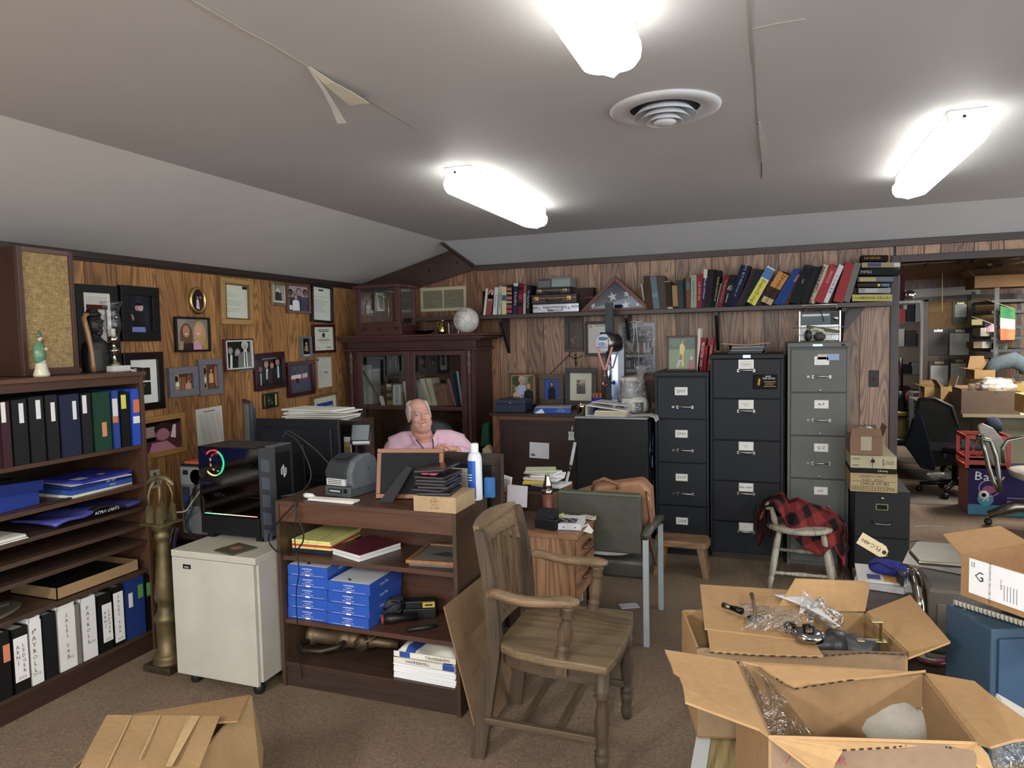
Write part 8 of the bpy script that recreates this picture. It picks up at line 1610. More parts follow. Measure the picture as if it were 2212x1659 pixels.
# carton B behind it
zr=.92;t=T('cardboard_box','second open carton full of black plastic parts, behind the nearest one','box',(.05,1.62,TZ))
F0,F1=V((-.142,1.478,zr)),V((.268,1.585,zr));D_=V((-.055,.205,0));C4=[F0+D_,F1+D_,F1,F0];m=MB()
for i in range(4):
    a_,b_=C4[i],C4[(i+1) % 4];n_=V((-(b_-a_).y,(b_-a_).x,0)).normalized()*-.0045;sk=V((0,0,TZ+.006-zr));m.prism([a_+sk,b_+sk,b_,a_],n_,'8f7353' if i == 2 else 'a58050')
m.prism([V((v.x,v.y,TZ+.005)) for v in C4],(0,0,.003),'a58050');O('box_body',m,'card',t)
zf=zr+.004;poly('left_flap',[PZ(1512,1262,zf+.006),PZ(1700,1274,zf+.006),PZ(1722,1280,zf+.006),PZ(1758,1385,zf+.004),PZ(1522,1357,zf+.004)],'b9905c',t)
poly('front_flap',[PZ(1527,1356,zf+.001),PZ(1758,1384,zf+.001),PZ(1778,1416,zf-.001),PZ(1640,1412,zf-.001),PZ(1534,1405,zf-.001)],'b48c5a',t)
poly('back_flap',[C4[0].lerp(C4[1],.52)+V((0,0,.002)),C4[1]+V((0,0,.002)),PY(1880,1261,1.86),PY(1868,1256,1.86),PY(1718,1250,1.83)],'bb925e',t,(0,.004,0))
poly('right_flap',[C4[1]+V((.002,0,.002)),C4[2]+V((.002,0,.002)),PZ(1962,1421,zr+.002),PZ(2053,1386,zr+.03),PZ(1966,1285,zr+.04)],'b98f5b',t)
poly('front_strip',[F0.lerp(F1,.58)+V((0,-.002,.002)),F1+V((0,-.002,.002)),PZ(1980,1412,zr+.0),PZ(1872,1406,zr+.004),PZ(1790,1412,zr+.0)],'6f5a44',t)
m=MB();torn([(1534,1406),(1640,1413),(1778,1417)],zf-.003);torn([(1782,1414),(1870,1407),(1980,1413)],zf-.002);O('corrugated_edge',m,'matte',t)
# things in carton B
cI=lambda u,v,z:(C4[3].lerp(C4[2],u)+D_*v) * 1 + V((0,0,z-zr))
def itm(name,lab,m,mat,cat,**k):return O(name,m,mat,label=lab,cat=cat,group='loose parts in the second carton',**k)
p=cI(.62,.35,.85);itm('coupling','black rubber elbow coupling among the loose parts',MB(place(p,.3)).lathe([(.022,-.05),(.028,-.048),(.028,-.02),(.024,-.015),(.024,.03),(.029,.034),(.029,.06),(.02,.06)],(0,0,.05),'2a2a2c',20,'x'),'plastic','coupling')
p=cI(.80,.35,.85);itm('coupling','larger dark ribbed coupling at the right among the loose parts',MB(place(p,-.5)).lathe([(.02,-.05),(.03,-.048),(.032,-.02),(.028,-.01),(.032,.0),(.028,.02),(.03,.05),(.02,.052)],(0,0,.045),'35353a',20,'x'),'plastic','coupling')
p=cI(.56,.15,.86);t2=T('valve_fitting','chrome and black fitting near the front of the second carton','fitting',p);O('ring',MB(place(p,.4)).lathe([(.014,0),(.03,.002),(.034,.014),(.026,.02),(.014,.02)],(0,0,.07),'9a9c9e',20),'chrome',t2);O('stem',MB(place(p,.4)).lathe([(0,0),(.012,0),(.014,.03),(.010,.07),(.013,.10),(0,.104)],(0,0,0),'3a322c',14),'metal',t2)
p=cI(.50,.35,.86);t2=T('knob_fitting','small brown tap fitting beside the chrome ring','fitting',p);O('body',MB(place(p,-.3)).lathe([(0,0),(.015,0),(.018,.05),(.01,.06),(.014,.085),(.008,.09),(0,.09)],(0,0,0),'4a4038',14),'metal',t2)
p=cI(.88,.25,.88);itm('bracket','bent tan metal bracket at the right of the second carton',MB(place(p,.2)).box(-.03,-.008,.04,.03,.008,.043,'a89a6a').box(.018,-.008,.04,.021,.008,.085,'a89a6a').box(-.002,-.008,.083,.02,.008,.086,'a89a6a'),'metal','bracket',bevel=.001)
p=cI(.73,.75,.89);M=frameM(p+V((0,0,.05)),(.75,-.35,-.4),(0,.3,1));itm('glass_jar','small clear plastic jar lying open on the loose parts',MB(M).lathe([(.018,-.02),(.026,-.02),(.026,-.01),(.022,-.006),(.022,.035),(.015,.045),(0,.045)],(0,0,0),'ffffff',24,'x').lathe([(.025,-.023),(.028,-.02),(.028,-.014),(.025,-.012)],(0,0,0),'ffffff',24,'x'),'film','jar')
p=cI(.60,.75,.91);itm('plastic_wrap','twisted clear wrap standing up in the second carton',MB().prism([p,p+V((.03,0,0)),p+V((.045,.01,.05)),p+V((.01,.01,.08))],(0,.004,0),'ffffff'),'film','plastic')
m=MB();rn=random.Random(12)
for k in range(12):p=cI(rn.uniform(.47,.93),rn.uniform(.15,.85),.81+.02*rn.random());M=place(p,rn.uniform(0,3));itm('rubber_part','one of the dark rubber parts heaped in the second carton',rb(MB(M),(0,0,.02),(.035,.022,.02),rn.choice(['202022','2c2c30','18181a','3a3434'])),'plastic','rubber part')
# on its flap: bag with clip, sheet
zt=zf+.011;t2=T('clip_bag','clear plastic bag with a metal clip on the flap of the second carton','bag',PZ(1650,1330,zt))
def bagf(u,v):x=1597+135*v*(.4+.6*u)+10*u;q_=PZ(1598+ (125)*u + 10*math.sin(3*v),1300+18*u+(62-14*u)*v,zt+.002+.022*abs(math.sin(3.14*u))*math.sin(3.14*v)+.005*math.sin(13*u+9*v));return q_
O('clear_bag',MB().sheet(bagf,24,16,'ffffff'),'film',t2)
a_,b_=PZ(1562,1307,zt+.01),PZ(1632,1330,zt+.012);O('clip_strap',MB().tube([a_.lerp(b_,.25),a_.lerp(b_,.6)],[.006,.008],'26262a',8).tube([a_,a_.lerp(b_,.25)],[.007,.006],'6a6658',8),'metal',t2);O('clip_disc',MB().lathe([(0,0),(.016,.0),(.018,.004),(0,.006)],b_-V((0,0,.008)),'8a8c8e',18),'chrome',t2);O('strap',MB().tube([b_,PZ(1628,1300,zt+.012),PZ(1624,1284,zt+.006)],[.004,.004,.006],'5a4636',6),'leather',t2)
O('instruction_sheet',MB().sheet(lambda u,v:PZ(1670+ (70+30*u)*v*1.0+ (0 if v < .01 else 0)+ 68*u*0+ (1-v)*0 + 62*u*(1-.25*v),1284+ 50*v*(.55+.9*u)-2*u,zt+.006+.03*v*u),10,10,'c9ccd2'),'paper',label='white printed sheet lying across the flap into the second carton',cat='paper',mods=[SOL(.0006)])
# blue cabinet, notebook, labelled carton
t=T('blue_cabinet','dark blue steel key cabinet at the right picture edge','cabinet',(.55,1.7,TZ));A_=PZ(2043,1304,1.0);B_=PZ(2142,1360,1.0);dx=(B_-A_);n_=V((-dx.y,dx.x,0)).normalized()*.34;BLU='2c4459'
def slab(P,z0,z1,c,mat,name,par,bev=.002):return O(name,MB().prism([V((v.x,v.y,z0)) for v in P],(0,0,z1-z0),c),mat,par,bevel=bev)
slab([A_,B_,B_+n_,A_+n_],TZ+.005,1.0,BLU,'enamel','cabinet_body',t,.004)
e_=n_.normalized();f_=dx.normalized();slab([B_+e_*.012+f_*.0005,B_+e_*.30+f_*.0005,B_+e_*.30+f_*.006,B_+e_*.012+f_*.006],TZ+.02,.982,'27405a','enamel','door',t)
for q_ in ((2083,1315),(2140,1330)):O('screw',MB().lathe([(0,.002),(.006,.001),(.007,0)],PZ(*q_,1.0),'6a7c8a',10),'metal',t)
M=frameM(PZ(2150,1322,1.002)+V((.045,.0,0)),(.62,-.55,0),(.55,.62,0))
t=T('notebook','spiral bound notebook squeezed under the labelled carton','notebook',M.translation);O('pages',MB(M).box(-.10,-.06,0,.12,.06,.012,'b9b3a2'),'paper',t);O('cover',MB(M).box(-.10,-.062,.012,.12,.062,.0135,'3a3634'),'plastic',t)
m=MB(M)
for k in range(26):m.tube([(-.095+.008*k,-.062+.004*math.cos(a),.007+.007*math.sin(a)) for a in (0,1,2,3,4,5)],.0008,'8a8a8a',4,True)
O('spiral',m,'metal',t)
A_=PZ(2075,1285,1.035);u_=V((.63,-.777,0));v_=V((.777,.63,0));M=frameM(A_,u_,v_);h=.085
t=T('cardboard_box','open kraft carton with a white shipping label, on the blue cabinet','box',A_.copy())
m=MB(M).box(0,0,0,.30,.003,h,'ab8152').box(0,.20,0,.30,.203,h,'ab8152').box(0,.003,0,.003,.20,h,'ab8152').box(.297,.003,0,.30,.20,h,'ab8152').box(.003,.003,0,.297,.20,.003,'9a7448');O('box_body',m,'card',t)
poly('flap',[M @ V((0,0,h)),M @ V((0,.2,h)),M @ V((-.045,.17,h+.03)),M @ V((-.05,.01,h+.028))],'a67d4f',t);poly('flap',[M @ V((.004,.2,h)),M @ V((.16,.2,h)),M @ V((.13,.235,h+.025)),M @ V((.03,.235,h+.025))],'a67d4f',t);poly('flap',[M @ V((.295,.0,h)),M @ V((.295,.2,h)),M @ V((.31,.18,h+.06)),M @ V((.31,.02,h+.06))],'b1885a',t)
L_=MB(M).box(.018,-.0008,.012,.22,-.0002,h-.002,'dcdde0');r=O('shipping_label',L_,'paper',t)
q=MB(M).text('G',(.04,-.0014,.05),(1,0,0),(0,0,1),.020,'2a2a2c').text('S2',(.027,-.0014,.072),(0,0,1),(-1,0,0),.008,'2a2a2c').text('USPS GROUND ADVANTAGE',(.062,-.0014,.045),(0,0,1),(-1,0,0),.0045,'2a2a2c').text('SHIP TO:',(.085,-.0014,.05),(0,0,1),(-1,0,0),.004,'2a2a2c')
for k in range(5):q.box(.09+.006*k,-.0012,.02,.0915+.006*k,-.0008,.05,'8a8c90')
rn=random.Random(3);zz_=.02
while zz_ < .066:w_b=rn.choice((.0008,.0016,.0024));q.box(.155,-.0012,zz_,.185,-.0008,zz_+w_b,'1c1c1e');zz_+=w_b+rn.choice((.0008,.0016))
O('label_print',q,'matte',r)
# grey machine with round rim and top handle
t=T('spotlight','grey metal lantern-like machine with a chrome round rim and flat handle','machine',(.48,2.1,TZ));bx,by=PY(2002,1300,2.05).x,2.05
O('housing',MB().box(bx,by-.02,TZ+.02,bx+.17,by+.16,TZ+.195,'5f5b52'),'enamel',t,bevel=.012);O('recess_panel',MB().box(bx+.02,by-.024,TZ+.05,bx+.15,by-.02,TZ+.155,'6a665c'),'enamel',t,bevel=.004);O('base',MB().box(bx-.005,by-.03,TZ+.005,bx+.175,by+.17,TZ+.02,'6e6a60'),'enamel',t,bevel=.004)
O('round_rim',MB().lathe([(.06,-.012),(.088,-.012),(.095,.0),(.088,.012),(.06,.012)],(bx-.016,by+.07,TZ+.115),'a8a49a',36,'x'),'chrome',t);O('lens',MB().lathe([(0,.004),(.075,.0),(.075,.006)],(bx-.022,by+.07,TZ+.115),'8a8a86',28,'x'),'gloss',t)
O('handle_post',MB().tube([(bx+.13,by+.07,TZ+.19),(bx+.13,by+.07,TZ+.245)],.01,'7a766c',10),'metal',t);O('handle_plate',MB().prism([(bx-.02,by+.0,TZ+.245),(bx+.17,by+.0,TZ+.245),(bx+.17,by+.16,TZ+.255),(bx+.0,by+.16,TZ+.255),(bx-.03,by+.08,TZ+.25)],(0,0,.012),'a09c8e'),'metal',t,bevel=.004)
O('paper_scrap',MB().prism([(bx-.03,by+.17,TZ+.197),(bx+.12,by+.10,TZ+.197),(bx+.14,by+.2,TZ+.205),(bx+.0,by+.26,TZ+.21)],(0,0,.001),'c0bdb4'),'paper',label='curled white paper behind the grey machine top',cat='paper')
# magazines, blue pouch, adapter, tag, leather case, lid
p=PZ(1918,1250,TZ+.01);zt=TZ+.005
O('magazine',MB(place((p.x+.01,p.y-.03,zt),-.2)).box(-.11,-.1,0,.11,.1,.02,'a4a6aa'),'paper',label='grey-white catalogue at the far left corner of the work table',cat='magazine',bevel=.001)
O('magazine',MB(place((p.x+.01,p.y-.02,zt+.021),-.05)).box(-.11,-.09,0,.11,.09,.006,'c3c2be').box(-.03,-.085,.006,.10,.02,.0066,'b9883a').box(-.08,-.07,.006,-.04,-.02,.0066,'4a4f8a'),'paper',label='magazine with an orange picture under the blue pouch',cat='magazine')
zt+=.029;pp=PZ(1912,1218,zt+.02);t=T('blue_pouch','bright blue padded pouch with black cord on the magazine','pouch',(pp.x,pp.y,zt));M=place((pp.x+.0,2.62,zt),-.35)
O('pouch',rb(MB(M),(0,0,.025),(.058,.026,.024),'2a2f80'),'cloth',t);O('cord',MB(M).tube([(-.05,-.028,.03),(-.02,-.03,.048),(.02,-.028,.03),(.05,-.01,.05),(.07,.02,.03),(.05,.04,.01)],.003,'16161a',6),'plastic',t)
M=place((pp.x+.055,2.54,zt),.1);t=T('adapter','black square power adapter beside the blue pouch','adapter',(pp.x+.05,2.55,zt));O('block',MB(M).box(-.035,-.025,0,.035,.025,.035,'1c1c1e').box(-.02,-.015,.035,.02,.012,.0356,'6a6c70'),'plastic',t,bevel=.003);O('prongs',MB(M).box(.0,.026,.012,.03,.03,.02,'b9b9bc'),'chrome',t)
M=frameM(PY(1886,1179,2.68),(.85,0,-.5),(.45,.2,.8));t=T('manila_tag','manila tag hand-lettered PLC-480 tied to the blue pouch','tag',M.translation);O('tag',MB(M).prism([(-.05,-.022,0),(.035,-.022,0),(.05,-.01,0),(.05,.01,0),(.035,.022,0),(-.05,.022,0)],(0,0,.001),'cfbb92'),'paper',t);O('lettering',MB(M).text('PLC-480',(-.008,0,.002),(-1,0,0),(0,-1,0),.014,'3a342c'),'matte',t);O('eyelet',MB(M).lathe([(.003,0),(.007,.001),(.003,.002)],(.040,0,.001),'3a2a24',12),'matte',t)
M=place((.325,2.10,TZ+.005),math.radians(-24));O('leather_case',MB(M).box(-.03,-.2,0,.045,.13,.045,'2e211b').box(.046,-.19,.005,.05,.12,.04,'3e2c24'),'leather',label='dark brown stitched leather case left of the grey machine',cat='case',bevel=.006)
M=place((.385,2.16,TZ+.04),math.radians(-20));t=T('chrome_lighter','chrome box with a dark red side between the case and the grey machine','box',M.translation);O('body',rb(MB(M),(0,0,.02),(.035,.028,.016),'a8a8ac',4),'chrome',t);O('red_side',MB(M).box(-.01,-.03,.012,.025,-.027,.026,'6a1f24'),'gloss',t);O('white_base',MB(M).box(-.03,-.05,-.034,.045,.04,.0,'b9b6ae'),'paper',t)
p=PZ(2025,1430,TZ+.01);t=T('jar_lid','round maroon-rimmed lid with a pink corner beside the blue cabinet','lid',p);O('rim',MB().lathe([(.026,0),(.038,0),(.04,.008),(.036,.014),(.034,.006),(.026,.004)],(p.x-.01,p.y+.02,TZ+.0005+.004),'6a3434',24),'gloss',t);O('pad',MB().lathe([(0,.004),(.033,.004),(.033,.007),(0,.007)],(p.x-.01,p.y+.02,TZ+.0045),'b4b2ac',24),'paper',t);O('pink_note',MB(place((p.x+.005,p.y+.012,TZ+.0122),.3)).box(-.008,-.012,0,.014,.01,.001,'d0609a'),'paper',t)
O('wrapper',MB().ball(PZ(2195,1650,.90),(.03,.04,.04),'ffffff',18,12,lambda d:1+.25*noise.noise(d*3)),'film',label='crumpled clear wrapper at the lower right corner of the picture',cat='plastic')
O('cream_paper',MB().prism([PZ(2165,1512,.96),PZ(2230,1550,.96),PZ(2230,1562,.96),PZ(2162,1520,.96)],(0,.03,-.003),'c9c6bf'),'paper',label='sliver of white paper beyond the right flap of the nearest carton',cat='paper')
# ================================================================ BACK ROOM
DZ2=.75
t=T('office_desk','long cluttered desk along the right of the back room','desk',(2.6,8.5,0));a_,b_=PZ(1968,868,DZ2),PZ(2078,912,DZ2)
O('desk_top',MB(grain='y').box(1.78,7.92,DZ2-.03,3.4,8.95,DZ2,'9a8d72').box(1.78,8.951,DZ2-.03,2.38,9.85,DZ2,'9a8d72'),'matte',t);O('drawer_unit',MB().box(2.0,8.0,.05,2.4,8.5,DZ2-.031,'8f8a70'),'enamel',t,bevel=.004);O('drawer_unit',MB().box(1.90,9.0,.02,2.35,9.8,DZ2-.031,'8f8a70'),'enamel',t);O('side_panel',MB().box(3.3,7.95,0,3.38,8.93,DZ2-.031,'6a604c'),'matte',t)
O('wrapping_paper',MB().box(1.62,9.3,DZ2+.003,1.95,9.8,DZ2+.008,'a28c62'),'card',label='flat kraft paper overhanging the far left end of the long desk',cat='paper')
BG='boxes on the long desk'
def fbox(lab,x0,y0,x1,y1,Y,dep,c,z=None,flaps=(),**k):
    xa,xb,za,zb=rY(x0,y0,x1,y1,Y);z=za if z is None else z;return openbox('cardboard_box',lab,place(((xa+xb)/2,Y+dep/2,z)),xb-xa,dep,zb-za,c,flaps,th=.006,grp=BG,**k)
z=DZ2+.001
fbox('low open kraft box at the far left of the long desk',1997,836,2032,868,9.2,.3,'b08a50',z,[('l',20,.1,.0),('b',30,.1,.02)])
fbox('upright kraft box with raised top flap, second on the long desk',2032,828,2062,872,8.6,.3,'ab864f',z,[('l',60,.08,0),('r',75,.12,0)])
fbox('white low box on the long desk between kraft boxes',2061,833,2098,852,9.0,.3,'d2cdc0',z+.06)
O('box_support',MB().box(2.2,9.0,z,2.55,9.35,z+.06,'a8946a'),'card',label='flat tan carton under the white low box',cat='box')
fbox('kraft box with dark open side in the middle of the long desk',2063,848,2140,884,8.35,.3,'9f7c4c',z,[('b',80,.06,.01),('f',-70,.03,0)])
fbox('kraft box with white label and black strap, tilted on the heap',2097,820,2137,848,8.7,.3,'a5814e',z+.16)
O('box_support',MB().box(2.42,8.65,z,2.80,9.0,z+.158,'7f6844'),'card',label='brown carton under the strapped tilted box',cat='box')
fbox('open kraft box with tall back flap near the shelving posts',2105,806,2150,825,8.65,.3,'9f7a48',z+.30,[('l',10,.1,.02),('b',80,.14,.03)])
O('box_support',MB().box(2.3,8.66,z+.0,2.41,8.92,z+.298,'7a6544'),'card',label='large brown carton at the back of the desk heap',cat='box')
r=fbox('yellow-tan box with handwriting, right part of the desk heap',2137,817,2215,858,8.0,.35,'c09a4c',z+.11);xa,xb,za,zb=rY(2140,817,2190,858,8.0)
q=MB()
for i,s_ in enumerate(('compatibles','dishwasher','stubs','VITE')):q.text(s_,(xa+.12,7.997,zb-.05-.045*i),(1,0,.05),(0,0,1),.026,'3a3020')
O('handwriting',q,'matte',r);O('box_support',MB().box(2.35,8.0,z,2.9,8.3,z+.108,'8a7046'),'card',label='brown carton under the yellow-tan handwritten box',cat='box')
fbox('large grey-brown open box nearest on the long desk',2076,868,2204,918,7.93,.38,'7a6350',z,[('l',85,.02,0)])
O('plastic_bag',MB().ball((PY(2185,860,7.6).x,8.1,z+.22),(.22,.16,.12),'ffffff',22,14,lambda d:1+.3*noise.noise(d*2.6)),'film',label='large clear plastic bag heaped on the nearest grey-brown box',cat='plastic')
O('paper_heap',MB(place((2.75,8.6,z+.24),.3)).box(-.25,-.1,0,.3,.15,.03,'c9c4b4').box(-.1,-.12,.03,.25,.1,.05,'b9b5a6'),'paper',label='pale papers on top of the desk heap',cat='papers')
t=T('travel_pillow','grey-blue curved pillow lying on the shelf behind the desk heap','pillow',(2.95,9.4,1.0));p=PY(2180,798,8.88);O('pillow',MB().tube([p+V((-.2,0,-.05)),p+V((-.12,0,.06)),p+V((.04,0,.1)),p+V((.16,0,.02)),p+V((.14,0,-.06))],[.06,.08,.09,.08,.05],'4c565c',12),'cloth',t)
O('yellow_bin',MB().box(PY(2203,895,7.3).x,7.2,.84,PY(2203,895,7.3).x+.3,7.45,1.0,'c9a024'),'plastic',label='yellow plastic bin at the right picture edge on the desk',cat='bin');O('bin_tray',MB().box(2.42,7.15,.80,3.0,7.5,.835,'b9b4a4'),'plastic',label='pale tray under the yellow bin',cat='tray');O('dark_table',MB().box(2.36,7.0,.0,3.3,7.55,.75,'16171a').box(2.38,7.05,.755,3.0,7.3,.799,'1c1d20'),'enamel',label='black cabinet below the yellow bin',cat='cabinet')
# clipboards
def clip(lab,x0,y0,x1,y1,paper=None,clipc='8f8a5e'):
    M,w,h=BM(x0,y0,x1,y1,Y2-.035);t=T('clipboard',lab,'clipboard',M.translation.copy(),'clipboards on the far wall');O('board',MB(M).box(-w/2,-h/2,-.003,w/2,h/2,.0,'3c2b24'),'wood',t)
    if paper:ox,oy,pw,ph=paper;m=MB(M).box((ox-.5)*w,(oy-.5)*h,.0005,(ox+pw-.5)*w,(oy+ph-.5)*h,.002,'c9ccc6');[m.box((ox+.1-.5)*w,(oy+ph*.85-.5-.05*i)*h,.0022,(ox+pw*.85-.5)*w,(oy+ph*.85-.49-.05*i)*h,.0026,'8a8c90') for i in range(8)];O('sheet',m,'paper',t)
    O('clip',MB(M).box(-w*.22,h*.36,.002,w*.22,h*.44,.012,clipc).tube([(-w*.2,h*.46,.008),(-w*.1,h*.41,.012),(0,h*.46,.012),(w*.1,h*.41,.012),(w*.2,h*.46,.008)],.004,clipc,5),'metal',t)
clip('clipboard with curling sheet high on the chip board',2058,650,2091,700,(.15,.3,.75,.55));clip('empty dark clipboard, left of the middle pair',2004,709,2048,766,None,'a8a496');clip('clipboard with a white form, right of the empty one',2050,709,2096,768,(.04,.02,.9,.8));clip('lower left clipboard with a handwritten sheet',2006,778,2050,836,(.1,.0,.84,.8));clip('lower right clipboard with a ruled sheet',2052,774,2092,834,(.04,.04,.84,.78))
M,w,h=BM(1940,622,2117,640,Y2-.05,math.radians(1.2));O('white_board',MB(M).box(-w/2,-h/2,-.01,w/2,h/2,.006,'a9a9a2'),'paper',label='long whitish board fixed above the clipboards',cat='board')
O('pull_cord',MB().tube([PY(2035.5,590,9.3),PY(2035,675,9.3)],.006,'b09a6e',6),'matte',label='thin pale cord hanging from the back room ceiling',cat='cord')
# shelving unit with flags
t=T('shelving_unit','dark metal shelving with bolt-holed posts in the back room','shelving',(2.75,9.5,0));sx0,sx1=PY(2108,750,9.6).x,PY(2212,750,9.2).x+.1
for x,y in ((PY(2151,750,9.0).x,9.0),(sx0,9.75),(sx1,9.0),(sx1,9.75)):
    l=O('post',MB().box(x-.022,y-.003,0,x+.022,y,2.02,'4a4c4c').box(x+.019,y,0,x+.022,y+.04,2.02,'4a4c4c'),'enamel',t);m=MB();[m.lathe([(0,-.002),(.006,-.001)],(x,y-.003,.9+.14*k),'b9bab6',6,'y') for k in range(8)];O('bolt_holes',m,'matte',l)
for y_ in (648,672,705,728,755,790):z=PY(2130,y_,9.0).z;O('shelf',MB().box(sx0,9.0,z-.03,sx1,9.76,z,'3c3e3e'),'enamel',t)
SG='boxes on the dark metal shelving'
for x0,y0,x1,y1,c,l in ((2099,690,2122,702,'a79c6a','pale carton with yellow end on the upper metal shelf'),(2118,708,2146,726,'b9b5a2','white carton on the middle metal shelf'),(2103,738,2120,752,'8a7450','small brown carton on the lower metal shelf'),(2121,738,2142,752,'b4b0a0','white carton beside the small brown one'),(2150,742,2176,754,'8a8878','grey carton right of the metal post'),(2100,775,2190,786,'8f6f42','long tan carton on the lowest visible shelf')):
    xa,xb,za,zb=rY(x0,y0,x1,y1,9.1);O('box',MB().box(xa,9.1,za,xb,9.4,zb,c),'card',label=l,cat='box',group=SG)
p0=rY(2125,625,2212,645,9.0);openbox('cardboard_box','long torn kraft box on top of the metal shelving',place(((p0[0]+p0[1])/2+.05,9.25,2.03)),.62,.4,.13,'8f6c44',[('b',60,.12,.05),('l',45,.1,.02)],th=.006)
def flag(lab,x0,y0,x1,y1,Y,fn,ax=0):
    xa,xb,za,zb=rY(x0,y0,x1,y1,Y);t=T('flag',lab,'flag',((xa+xb)/2,Y,za));O('cloth',MB().sheet(lambda u,v:(xa+(xb-xa)*u+.01*v,Y+.012*math.sin(5*u+2*v),zb-(zb-za)*v-ax*u*(1-v)),22,26,fn),'cloth',t,mods=[SOL(.002)]);O('stick',MB().tube([(xa-.12,Y+.01,zb+.07),(xa+.02,Y+.005,zb+.01),(xb,Y+.005,zb-ax)],.004,'a8a28a',6),'wood',t)
flag('green, white and orange flag hanging from the metal shelving',2160,660,2191,735,8.9,lambda u,v:'3c7a4a' if v < .33 else ('c4c4ba' if v < .66 else 'd4663a'),.04)
flag('small flag with stars and stripes beside the metal post',2127,697,2146,717,8.9,lambda u,v:'2a2c4a' if (u+v) < .75 and v < .5 else ('a8545a' if int(u*12) % 2 else 'c4bcb8'),.02)
# storage seen through the far doorway
t=T('storage_rack','crowded storage rack seen through the narrow far doorway','rack',(1.75,11.5,0))
for x in (1.52,2.15):O('post',MB().box(x,11.4,0,x+.03,11.43,2.1,'4a4c4a'),'enamel',t)
for z in (.5,.95,1.35,1.7):O('shelf',MB().box(1.52,11.4,z-.02,2.2,11.9,z,'55564f'),'enamel',t)
rn=random.Random(21);cs=['8f7a50','a8a89e','3a3c3e','6a5a44','b4a470','7c2f30','22262c','8a9096'];kk=0
wrd=['first','second','third','fourth','fifth']
for zi,z in enumerate((.5,.95,1.35,1.7)):
    x=1.56
    for i in range(4):
        w=rn.uniform(.09,.15);h=rn.uniform(.12,.3);c=cs[kk % 8];kk+=1
        O('stored_box',MB().box(x,11.42,z+.001,x+w,11.7,z+h,c),'card',label='box on the storage rack, %s from the left on the %s shelf from below' % (wrd[i],wrd[zi]),cat='box',group='boxes on the storage rack');x+=w+.012
vx_,vy=PZ(1946,950,0).x,10.95;vx_=PY(1947,900,10.95).x;t=T('vacuum_cleaner','black and yellow upright vacuum cleaner in the far doorway','vacuum cleaner',(vx_,vy,0))
O('base',rb(MB(),(vx_,vy,.05),(.14,.16,.05),'1a1b1c'),'plastic',t);O('canister',MB().lathe([(.07,.08),(.085,.12),(.085,.32),(.06,.38)],(vx_,vy,0),'8a8438',18),'gloss',t);O('motor_housing',MB().lathe([(.09,.38),(.085,.44),(.07,.55),(.05,.62),(.04,.74)],(vx_,vy,0),'17181a',18),'plastic',t);O('trim_ring',MB().lathe([(.088,.40),(.092,.43),(.086,.46)],(vx_,vy,0),'b09a3c',18),'gloss',t);O('handle',MB().tube([(vx_,vy,.7),(vx_,vy+.03,1.0),(vx_,vy+.05,1.2)],.018,'1a1b1c',8),'plastic',t)
O('red_bag',MB().ball((vx_+.14,11.15,.62),(.07,.05,.12),'8a2a34',12,8),'cloth',label='red bag hanging beside the vacuum cleaner',cat='bag')
t=T('drawer_stack','stack of grey plastic drawers right of the vacuum cleaner','drawers',(1.95,10.6,0));O('frame',MB().box(1.80,10.5,0,2.15,10.9,.75,'5a6268'),'plastic',t);[O('drawer',MB().box(1.81,10.47,.03+.18*k,2.14,10.499,.19+.18*k,'6a737a'),'plastic',t,bevel=.004) for k in range(4)]
# maroon books and tape roll glimpsed on the far side of the door frame
for i,c in enumerate(('4a1f2c','5a2432','3f1a26')):O('book',MB().box(.895+.022*i,6.0,1.80,.913+.022*i,6.15,2.0,c),'paper',label='maroon book just beyond the door frame, %s from the left' % ['first','second','third'][i],cat='book',group='maroon books beyond the door frame')
O('corner_shelf',MB().box(.885,5.9,1.78,1.05,6.25,1.799,'a39f92'),'wood',label='small pale shelf beyond the door frame holding maroon books',cat='shelf');O('glass_ornament',MB().ball((.99,6.0,1.845),.038,'d0d0cc',16,10),'chrome',label='round silver ornament beside the maroon books',cat='ornament')
# mesh office chair
mx_,my_=1.67,7.68;t=T('mesh_chair','black mesh-back office chair with a dark coat hung on it','chair',(mx_,my_,0))
for k in range(5):
    a=k*1.2566+3.0;c_,s_=math.cos(a),math.sin(a);l=O('base_leg',MB().tube([(mx_,my_,.12),(mx_+.29*c_,my_+.29*s_,.085)],[.03,.018],'141415',8),'plastic',t);O('caster',MB().ball((mx_+.29*c_,my_+.29*s_,.032),.032,'101011',12,8),'plastic',l)
O('gas_lift',MB().lathe([(.028,.1),(.022,.42)],(mx_,my_,0),'1c1c1e',12),'metal',t);O('seat',rb(MB(),(mx_+.02,my_+.02,.46),(.24,.25,.05),'151517'),'cloth',t)
xl,xr=PY(1988,930,7.5).x,PY(2060,930,7.5).x;zb_,zt_=PY(2020,1000,7.5).z,PY(2010,862,7.5).z
fr_=[(xl-.02,zt_),(xl+.10,zt_+.01),(xl+.25,zt_-.07),(xl+.31,zt_-.25),(xl+.34,zb_+.15),(xl+.33,zb_),(xl+.15,zb_-.03),(xl+.08,zb_+.1),(xl+.03,zt_-.3),(xl-.03,zt_-.12)]
O('back_frame',MB().tube([V((x,7.5+.05*math.sin(z*4),z)) for x,z in fr_],.016,'141416',8,True),'plastic',t)
O('mesh',MB().prism([V((x,7.51,z)) for x,z in fr_],(0,.008,0),'242422'),'cloth',t);O('lumbar_bar',MB().box(xl+.08,7.48,zb_+.12,xl+.32,7.5,zb_+.2,'17171a'),'plastic',t)
O('back_spine',MB().tube([(xl+.2,7.5,zb_+.1),(xl+.2,7.58,zb_-.08),(mx_,my_,.44)],.02,'141416',8),'plastic',t)
